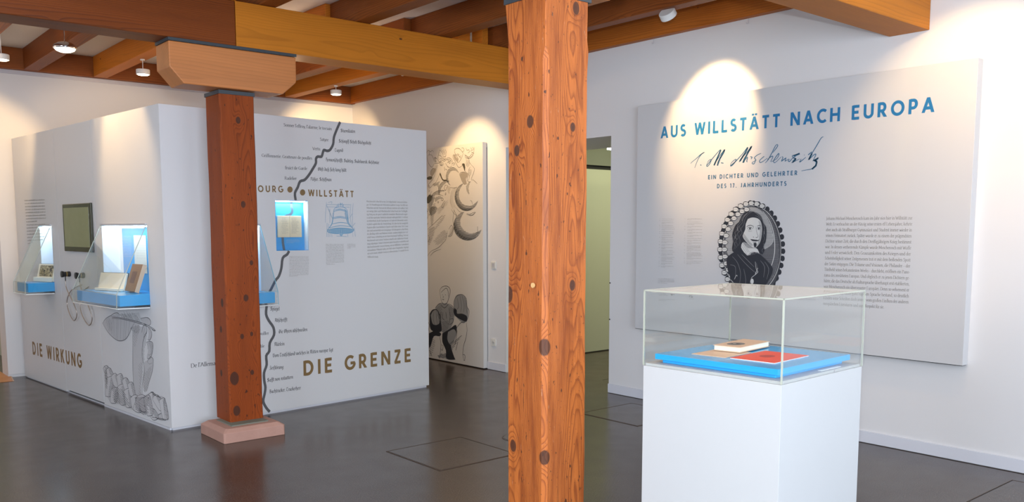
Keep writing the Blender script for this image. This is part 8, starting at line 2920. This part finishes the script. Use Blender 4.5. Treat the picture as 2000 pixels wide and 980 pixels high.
RAW_ROMAN = """a7|1,8.5 3,10 5,9.5 5.5,8 5.5,1 7,0;5.5,6 2,4.5 1,2.5 2,.3 4,.5 5.5,2
b8|.5,16 1.7,16 1.7,.5;1.7,8 4,10 6.5,9 7.5,5 6.5,1 4,0 1.7,1
c6.5|6,8.5 4,10 1.8,8.5 1,5 2,1.2 4,0 6,1.2
d8|5,16 6.3,16 6.3,.5 7.5,0;6.3,8.5 4,10 1.8,8.7 1,5 1.8,1 3.8,0 6.3,2
e6.5|1.2,5.5 6,6.2 5.5,9 3.8,10 1.8,8.5 1,5 2,1.2 4,0 6,1.5
f4.8|6,15.5 4.5,16.5 3,15 2.6,12 2.6,0;1,9.7 5,9.7;1.2,0 4.2,0
g7.5|3.5,10 1.5,8.5 1.5,6 3.5,4.5 5.5,6 5.5,8.5 3.5,10;5.5,9 7.3,9.7;3.5,4.5 1.5,3 3,1.5 6,1 7,-1.5 5,-4.5 2,-4.5 .8,-2.5 2.5,.8
h8.3|.7,16 1.8,16 1.8,0;1.8,7.5 4.2,10 6,9 6.5,7 6.5,0;.6,0 3,0;5.3,0 7.8,0
i3.8|.7,9.5 2,10 2,0;.7,0 3.3,0;2,13.4 2.1,15.2
j3.6|.7,9.5 2,10 2,-3 .5,-5;2,13.4 2.1,15.2
k8|.7,16 1.8,16 1.8,0;6.5,10 1.8,5;3,6 7.5,0;.6,0 3,0
l3.8|.7,16 2,16.3 2,0;.7,0 3.3,0
m12.5|.7,9.5 1.9,10 1.9,0;1.9,7.5 4.2,10 5.8,9 6.3,7 6.3,0;6.3,7.5 8.6,10 10.4,9 10.8,7 10.8,0;.7,0 3,0;5.2,0 7.4,0;9.7,0 12,0
n8.3|.7,9.5 1.9,10 1.9,0;1.9,7.5 4.2,10 6,9 6.5,7 6.5,0;.7,0 3,0;5.3,0 7.8,0
o8|4,10 1.8,8.5 1,5 1.8,1.5 4,0 6.2,1.5 7,5 6.2,8.5 4,10
p8|.7,9.5 1.9,10 1.9,-5;1.9,8 4.2,10 6.5,8.8 7.3,5 6.3,1 4,0 1.9,1.2;.6,-5 3.2,-5
q8|6.3,10 6.3,-5;6.3,8.5 4,10 1.8,8.7 1,5 1.8,1 3.8,0 6.3,2
r5.4|.7,9.5 1.9,10 1.9,0;1.9,7 4,10 5.3,9.3;.7,0 3.3,0
s5.4|4.8,8.5 3,10 1.3,8.8 1.3,7 4,5 5,3 4.5,.8 2.7,0 .8,1.5
t4.8|2.2,13 2.2,1.5 3.3,0 5,.8;.6,10 4.8,10
u8.3|.5,9.8 1.8,9.8 1.8,2 3.5,0 6.3,2;5.2,9.8 6.4,9.8 6.4,.3 7.8,0
v7.3|.7,10 3.8,0 6.8,10
w11|.5,10 3.3,0 5.8,9 8.3,0 10.8,10
x7|.8,10 6.5,0;6.3,10 .8,0
y7|.7,10 3.8,.5;6.8,10 3,-4 1,-4.8
z6.4|1,9.8 5.8,9.8 1,.2 6,.2
ß8|2,0 2,13 3.5,16 5.5,15.5 6,13 4,9 6.5,6 6.5,2 4.5,0 3,.8
æ11|1,8.5 3,10 5,9 5.5,1;5.5,6 2,4.5 1,2.5 2,.3 4,.5 5.5,2;5.5,5.5 9.8,6.2 9,9 7.5,10 5.6,8.5;5.6,2 7.5,0 9.8,1.5
A10.5|.8,0 5.3,15 10,0;2.5,5 8.2,5
B9|2,0 2,15;2,15 6,14.5 7,11.5 5.5,8.3 2,8;5.5,8 8,5.5 7.5,1.5 5,0 2,0
C10|9,12 6,15 2.5,12.5 1.2,7.5 2.5,2 6,0 9,2.5
D11|2,0 2,15;2,15 6,15 9.3,12 10,7.5 9.3,3 6,0 2,0
E8.6|2,0 2,15;2,15 7.5,14.8;2,7.8 6.3,7.8;2,0 8,.3
F8|2,0 2,15;2,15 7.5,14.8;2,7.8 6.2,7.8;.8,0 3.5,0
G10.8|9,12.3 6,15 2.5,12.5 1.2,7.5 2.5,2 6,0 9.3,1.5 9.3,6.5 7,6.5
H11.5|2,0 2,15;9.5,0 9.5,15;2,7.8 9.5,7.8;.8,0 3.3,0;8.2,0 10.8,0;.8,15 3.3,15;8.2,15 10.8,15
I4.4|2.2,0 2.2,15;.9,0 3.6,0;.9,15 3.6,15
J4.6|2.6,15 2.6,-2 .8,-4;1.3,15 4,15
K10|2,0 2,15;8.8,15 2,7;4,8.5 9.8,0;.8,0 3.3,0
L8.3|2,0 2,15;2,0 8,.3;.8,15 3.3,15
M13.5|1.8,0 2.3,15 6.8,2 11.3,15 11.8,0
N11.5|2,0 2,15 9.5,.5 9.5,15
O11.3|5.7,15 2.3,12.5 1.2,7.5 2.3,2.5 5.7,0 9,2.5 10.2,7.5 9,12.5 5.7,15
P8.6|2,0 2,15;2,15 6,14.7 7.8,11.5 6.5,8 2,7.3;.8,0 3.5,0
R9.8|2,0 2,15;2,15 6,14.7 7.6,11.5 6,8.3 2,7.8;4.8,8 9.5,0;.8,0 3.3,0
S8|7,12.5 4.5,15 2,13.5 2,10.3 5.8,7.5 7,4.5 6,1 3.5,0 1.2,2.2
T9.5|4.8,0 4.8,15;.8,13.5 1,15 8.7,15 8.9,13.5;3.5,0 6.2,0
U11|2,15 2,4 4,.5 7,.2 9.2,3.5 9.2,15
V10|.7,15 5,0 9.4,15
W14.5|.7,15 4,0 7.3,13 10.5,0 14,15
Z9|1.3,13.5 1.5,15 8,15 1.2,0 8.3,0 8.5,2
0 8|4,10 1.8,8.5 1,5 1.8,1.5 4,0 6.2,1.5 7,5 6.2,8.5 4,10
1 4|2,10 2,0;.9,0 3.2,0;.8,8.8 2,10
6 7.5|6,14 3,11 1.3,6 1.8,1.5 3.8,0 6,1.5 6,5 4,7 2,5.5
.3|1.5,0 1.6,1.5
,3|1.7,1 1.2,-2.2
:3|1.5,0 1.6,1.5;1.5,7 1.6,8.5
-5|1,5 4,5
–8|.6,5 7.4,5
'2.6|1.3,16 1.3,12.5
‚3|1.7,.6 1.2,-2
 3.6|"""
RAW_FRAK = """a8|6,9 3.5,10 1.5,8.5 1.5,2 3,.2 5.8,2;5.8,9.5 5.8,1.5 7.3,.2
b7.5|1.8,15.5 1.5,2 3.5,0 6,1.8 6,8.3 4,10 1.8,8
c6.2|5.5,8.5 3.8,10 1.7,8 1.7,2 3.5,0 5.5,1.3
d7.8|2.5,15.5 5,12.5 6.2,8.5 6.2,2 4,0 1.7,2 1.7,7.5 4,10 6.2,8
e6.2|1.7,5 5.5,7.5 4,10 1.7,8 1.7,2 3.5,0 5.5,1.3
f5|5.5,15 4,16 2.5,14 2.5,0 2,-4;.8,9.5 5,9.5
g7.8|6,9 3.8,10 1.6,8.2 1.6,2.5 3.5,.5 6,2.5;6,10 6,-2 4,-5 1.2,-3.5
h7.8|1.8,16 1.8,.5;1.8,8 4,10 6.2,8 6.2,1 4.5,-4
i4.4|1,8.8 2.3,9.8 2.3,1.5 3.6,.2;2.2,12.6 2.4,14.4
k6.8|1.8,16 1.8,.5;1.8,8 4.5,10 5.2,7.5 2.5,6;3,5.5 5.8,.3
l4.2|2,15.5 2,1.5 3.3,.2
m11.6|1,8.8 2,9.8 2,1;2,8.3 4.5,10 5.7,8.6 5.7,1;5.7,8.3 8.2,10 9.4,8.6 9.4,1.5 10.6,.2
n8|1,8.8 2,9.8 2,1;2,8.3 4.6,10 5.9,8.6 5.9,1.5 7.1,.2
o7.7|4,10 1.7,8 1.7,2 3.8,0 6.2,2 6.2,8 4,10
p7.8|1,10.5 2,9.5 2,-5;2,8.3 4.5,10 6.3,8 6.3,2 4,0 2,1.5
r5.6|1,8.8 2.2,9.8 2.2,1 3,.2;2.2,8 4,10 5.4,8.8
s6.4|5.5,9.3 3.8,10 1.8,8.2 2.2,6.3 5,4 5.2,1.8 3.2,0 1.3,1.2
ſ4.6|5.2,14.8 4,16 2.4,14 2.4,0 2,-4
t5|2.3,13.5 2.3,1.5 4,.2 5,1;.8,9.8 4.6,9.8
u8|1,9 2.2,10 2.2,1.8 4,.2 6,2;6,10 6,1.5 7.2,.2
v7.5|1,10 2.2,9 2.2,2 4,.2 6,2.3 6,8.2 4,10
w11.3|1,10 2.2,9 2.2,2 4,.2 6,2;6,9.5 6,2 7.8,.2 9.8,2.3 9.8,8.2 8,10
y8|1,9 2.2,10 2.2,2 4,.2 6,2;6,10 6,-2 3.5,-4.5 1.8,-3.5
z6.5|1.5,9.5 5.5,9.8 2.5,5.5 5.5,3 4.5,-2 1.5,-3
ß9|5.2,14.8 4,16 2.4,14 2.4,0 2,-4;4.5,9.5 8,9.8 5.2,6 8,3.5 7,-1.5 4.5,-2
æ11.5|6,9 3.5,10 1.5,8.5 1.5,2 3,.2 5.8,2;5.8,9.5 5.8,2 8,0 10,1.3;5.8,5 9.5,7.5 8,10 5.8,8
A11|1.5,12 4,15 8,14 8.5,1.5 10,0;4,14 3.5,4 1.2,.5;3.5,7 8,7
D11|2,14 6,15 9.5,11 9.5,3.5 6,0 2.5,2 2.5,10;5,12 5,2
F9.5|8.5,14 5,15.5 2,13;5,14 4,3 1.5,0;4.5,8 8,8.5
G10.5|9,13 6,15 2.5,12 2,3 5.5,0 9,2 9,7 6,8;5.2,12 5.2,3
H11.5|1.5,14 3.5,15 3.5,2 1.5,0;3.5,8.5 7.5,10.5 9.5,8 9.5,1 7,-4;3.5,15 8,14
M14|1.2,13 3,15 3.5,2 1.5,0;3.2,14 7,15 7.3,1;7,14 11,15 11.5,1.5 13,0
O11|6,15.5 2,12 2,3 5.5,0 9.5,3 9.5,12 6,15.5;5.5,13 5.5,3
S11|9.5,13 6,15.5 2.5,13.5 2.5,10 8.5,7 9.2,3 6,0 1.5,2;5.5,14 5.5,2
T10|1.2,12.5 3,15 9,14;5,14 2.5,10 2.5,3 5.5,0 9,2.5
V11|1.2,13 3.5,15 3.5,3 6,0 9.5,3.5 9.5,12 7,15
Z9.5|1.5,13 5,15.5 8.5,13 4,8.5 8.5,5 6.5,0 1.5,.5
B10.5|1.5,13.5 3.5,15 3.5,1 6.5,0 9.3,2.5 8.8,7 4,8.5;3.5,14 8,14.5 8,10 5,8.5
.3.5|1.7,0 1.8,1.7
-5|1,5 4,5.4
 4|"""
def parse(raw):
    g = {}
    for ln in raw.split('\n'):
        ch = ln[0]; w_, st = ln[1:].split('|')
        g[ch] = (float(w_), [[tuple(float(v) for v in p.split(',')) for p in s_.split(' ')] for s_ in st.split(';')] if st else [])
    return g
ROMAN, FRAK = parse(RAW_ROMAN), parse(RAW_FRAK)
for G_ in (ROMAN, FRAK):
    for um, ba in (('ä', 'a'), ('ö', 'o'), ('ü', 'u')):
        wd, st = G_[ba]; G_[um] = (wd, st + [[(2.4, 12.4), (2.6, 14.2)], [(5.3, 12.4), (5.5, 14.2)]])
def set_text(mb, font, txt, fn, u0, v0, u1, v1, hgt, o=0.0006, sink=None):
    L_ = math.hypot(u1 - u0, v1 - v0); ex = ((u1 - u0) / L_, (v1 - v0) / L_); ey = (-ex[1], ex[0])
    G_ = {'sans': SANS, 'roman': ROMAN, 'frak': FRAK}[font]
    if font == 'sans':
        hgt *= 1.03; n = len(txt); tot = sum(G_[c][0] for c in txt); ky = hgt; tr = (L_ / ky - tot) / max(n - 1, 1); kx = ky
        if tr < .08: kx = ky * (L_ / ky) / (tot + .14 * (n - 1)); tr = .14
        elif tr > .42: kx = ky * (L_ / ky) / (tot + .34 * (n - 1)); tr = .34
        st = .205
    else:
        tot = sum(G_.get(c, G_['n'])[0] for c in txt); ky = hgt / 15.0; kx = L_ / tot; tr = 0
    x = 0.0
    def W(px, py): return (u0 + ex[0] * px * kx + ey[0] * py * ky, v0 + ex[1] * px * kx + ey[1] * py * ky)
    nib = {'roman': R(12), 'frak': R(38)}.get(font, 0); thick = {'roman': 1.25, 'frak': 2.0}.get(font, 0); thin = {'roman': .55, 'frak': .5}.get(font, 0)
    o0 = o
    for ch in txt:
        wd, strokes = G_.get(ch, G_.get('n', G_.get('I')))
        if sink: mb = MB(); mb.flat = True
        for si, s_ in enumerate(strokes):
            o = o0 + .00005 * (si + 1)
            if font == 'sans':
                if s_[0] == 'd':
                    a, b_ = s_[1], s_[2]; dx, dy = b_[0] - a[0], b_[1] - a[1]; hw = st / 2 * math.hypot(dx, dy) / abs(dy)
                    q = [W(x + a[0] - hw, a[1]), W(x + a[0] + hw, a[1]), W(x + b_[0] + hw, b_[1]), W(x + b_[0] - hw, b_[1])]
                    mb.poly([fn(*p, o) for p in q])
                else: ribbon([W(x + p[0], p[1]) for p in s_], st * (kx + ky) / 2, fn, mb, o)
            else:
                for gi, (a, b_) in enumerate(zip(s_[:-1], s_[1:])):
                    o = o0 + .00005 * (si * 2 + gi % 2)
                    dx, dy = b_[0] - a[0], b_[1] - a[1]; l = math.hypot(dx, dy) or 1
                    px, py = -dy / l * thin / 2, dx / l * thin / 2; nx, ny = math.cos(nib) * thick / 2, math.sin(nib) * thick / 2
                    if px * nx + py * ny < 0: px, py = -px, -py
                    ox, oy = nx + px, ny + py; ax_, ay_ = dx / l * thin * .3, dy / l * thin * .3
                    q = [W(x + a[0] - ax_ - ox, a[1] - ay_ - oy), W(x + a[0] - ax_ + ox, a[1] - ay_ + oy), W(x + b_[0] + ax_ + ox, b_[1] + ay_ + oy), W(x + b_[0] + ax_ - ox, b_[1] + ay_ - oy)]
                    mb.poly([fn(*p, o) for p in q])
        if sink and strokes: mb.build('letter', sink[1], sink[0])
        x += wd + tr
paras = {}
for (sh, font, txt, u0, v0, u1, v1, hgt, col) in TEXTS:
    par, fn = SHEETS[sh]
    if col == 'inkgrey2' and font == 'roman': key = (sh, 'text_block', col)
    else: key = (sh, 'lettering', txt)
    if key not in paras: mb = MB(); mb.flat = True; paras[key] = (mb, par, col)
    set_text(paras[key][0], font, txt, fn, u0, v0, u1, v1, hgt, sink=(par, col) if font == 'sans' else None)
grnd = random.Random(12)
for (sh, name, u0, v0, u1, v1, hgt, col) in GREEK:
    par, fn = SHEETS[sh]; key = (sh, name, col)
    if key not in paras: mb = MB(); mb.flat = True; paras[key] = (mb, par, col)
    mb = paras[key][0]; L_ = math.hypot(u1 - u0, v1 - v0); ex = ((u1 - u0) / L_, (v1 - v0) / L_); x = 0.0
    while x < L_ - hgt * .4:
        for k in range(grnd.randint(2, 9)):
            if x > L_ - hgt * .3: break
            ww = hgt * grnd.uniform(.16, .34); hh_ = hgt * grnd.choice((.55, .6, .6, .62, .95))
            ux, vx = u0 + ex[0] * x, v0 + ex[1] * x
            mb.poly([fn(ux, vx, .0006), fn(ux + ex[0] * ww, vx + ex[1] * ww, .0006), fn(ux + ex[0] * ww, vx + ex[1] * ww + hh_, .0006), fn(ux, vx + hh_, .0006)])
            x += hgt * .46
        x += hgt * .42
for (sh, name, key3), (mb, par, col) in paras.items():
    if mb.v: mb.build(name, col, par)['kind'] = 'stuff'
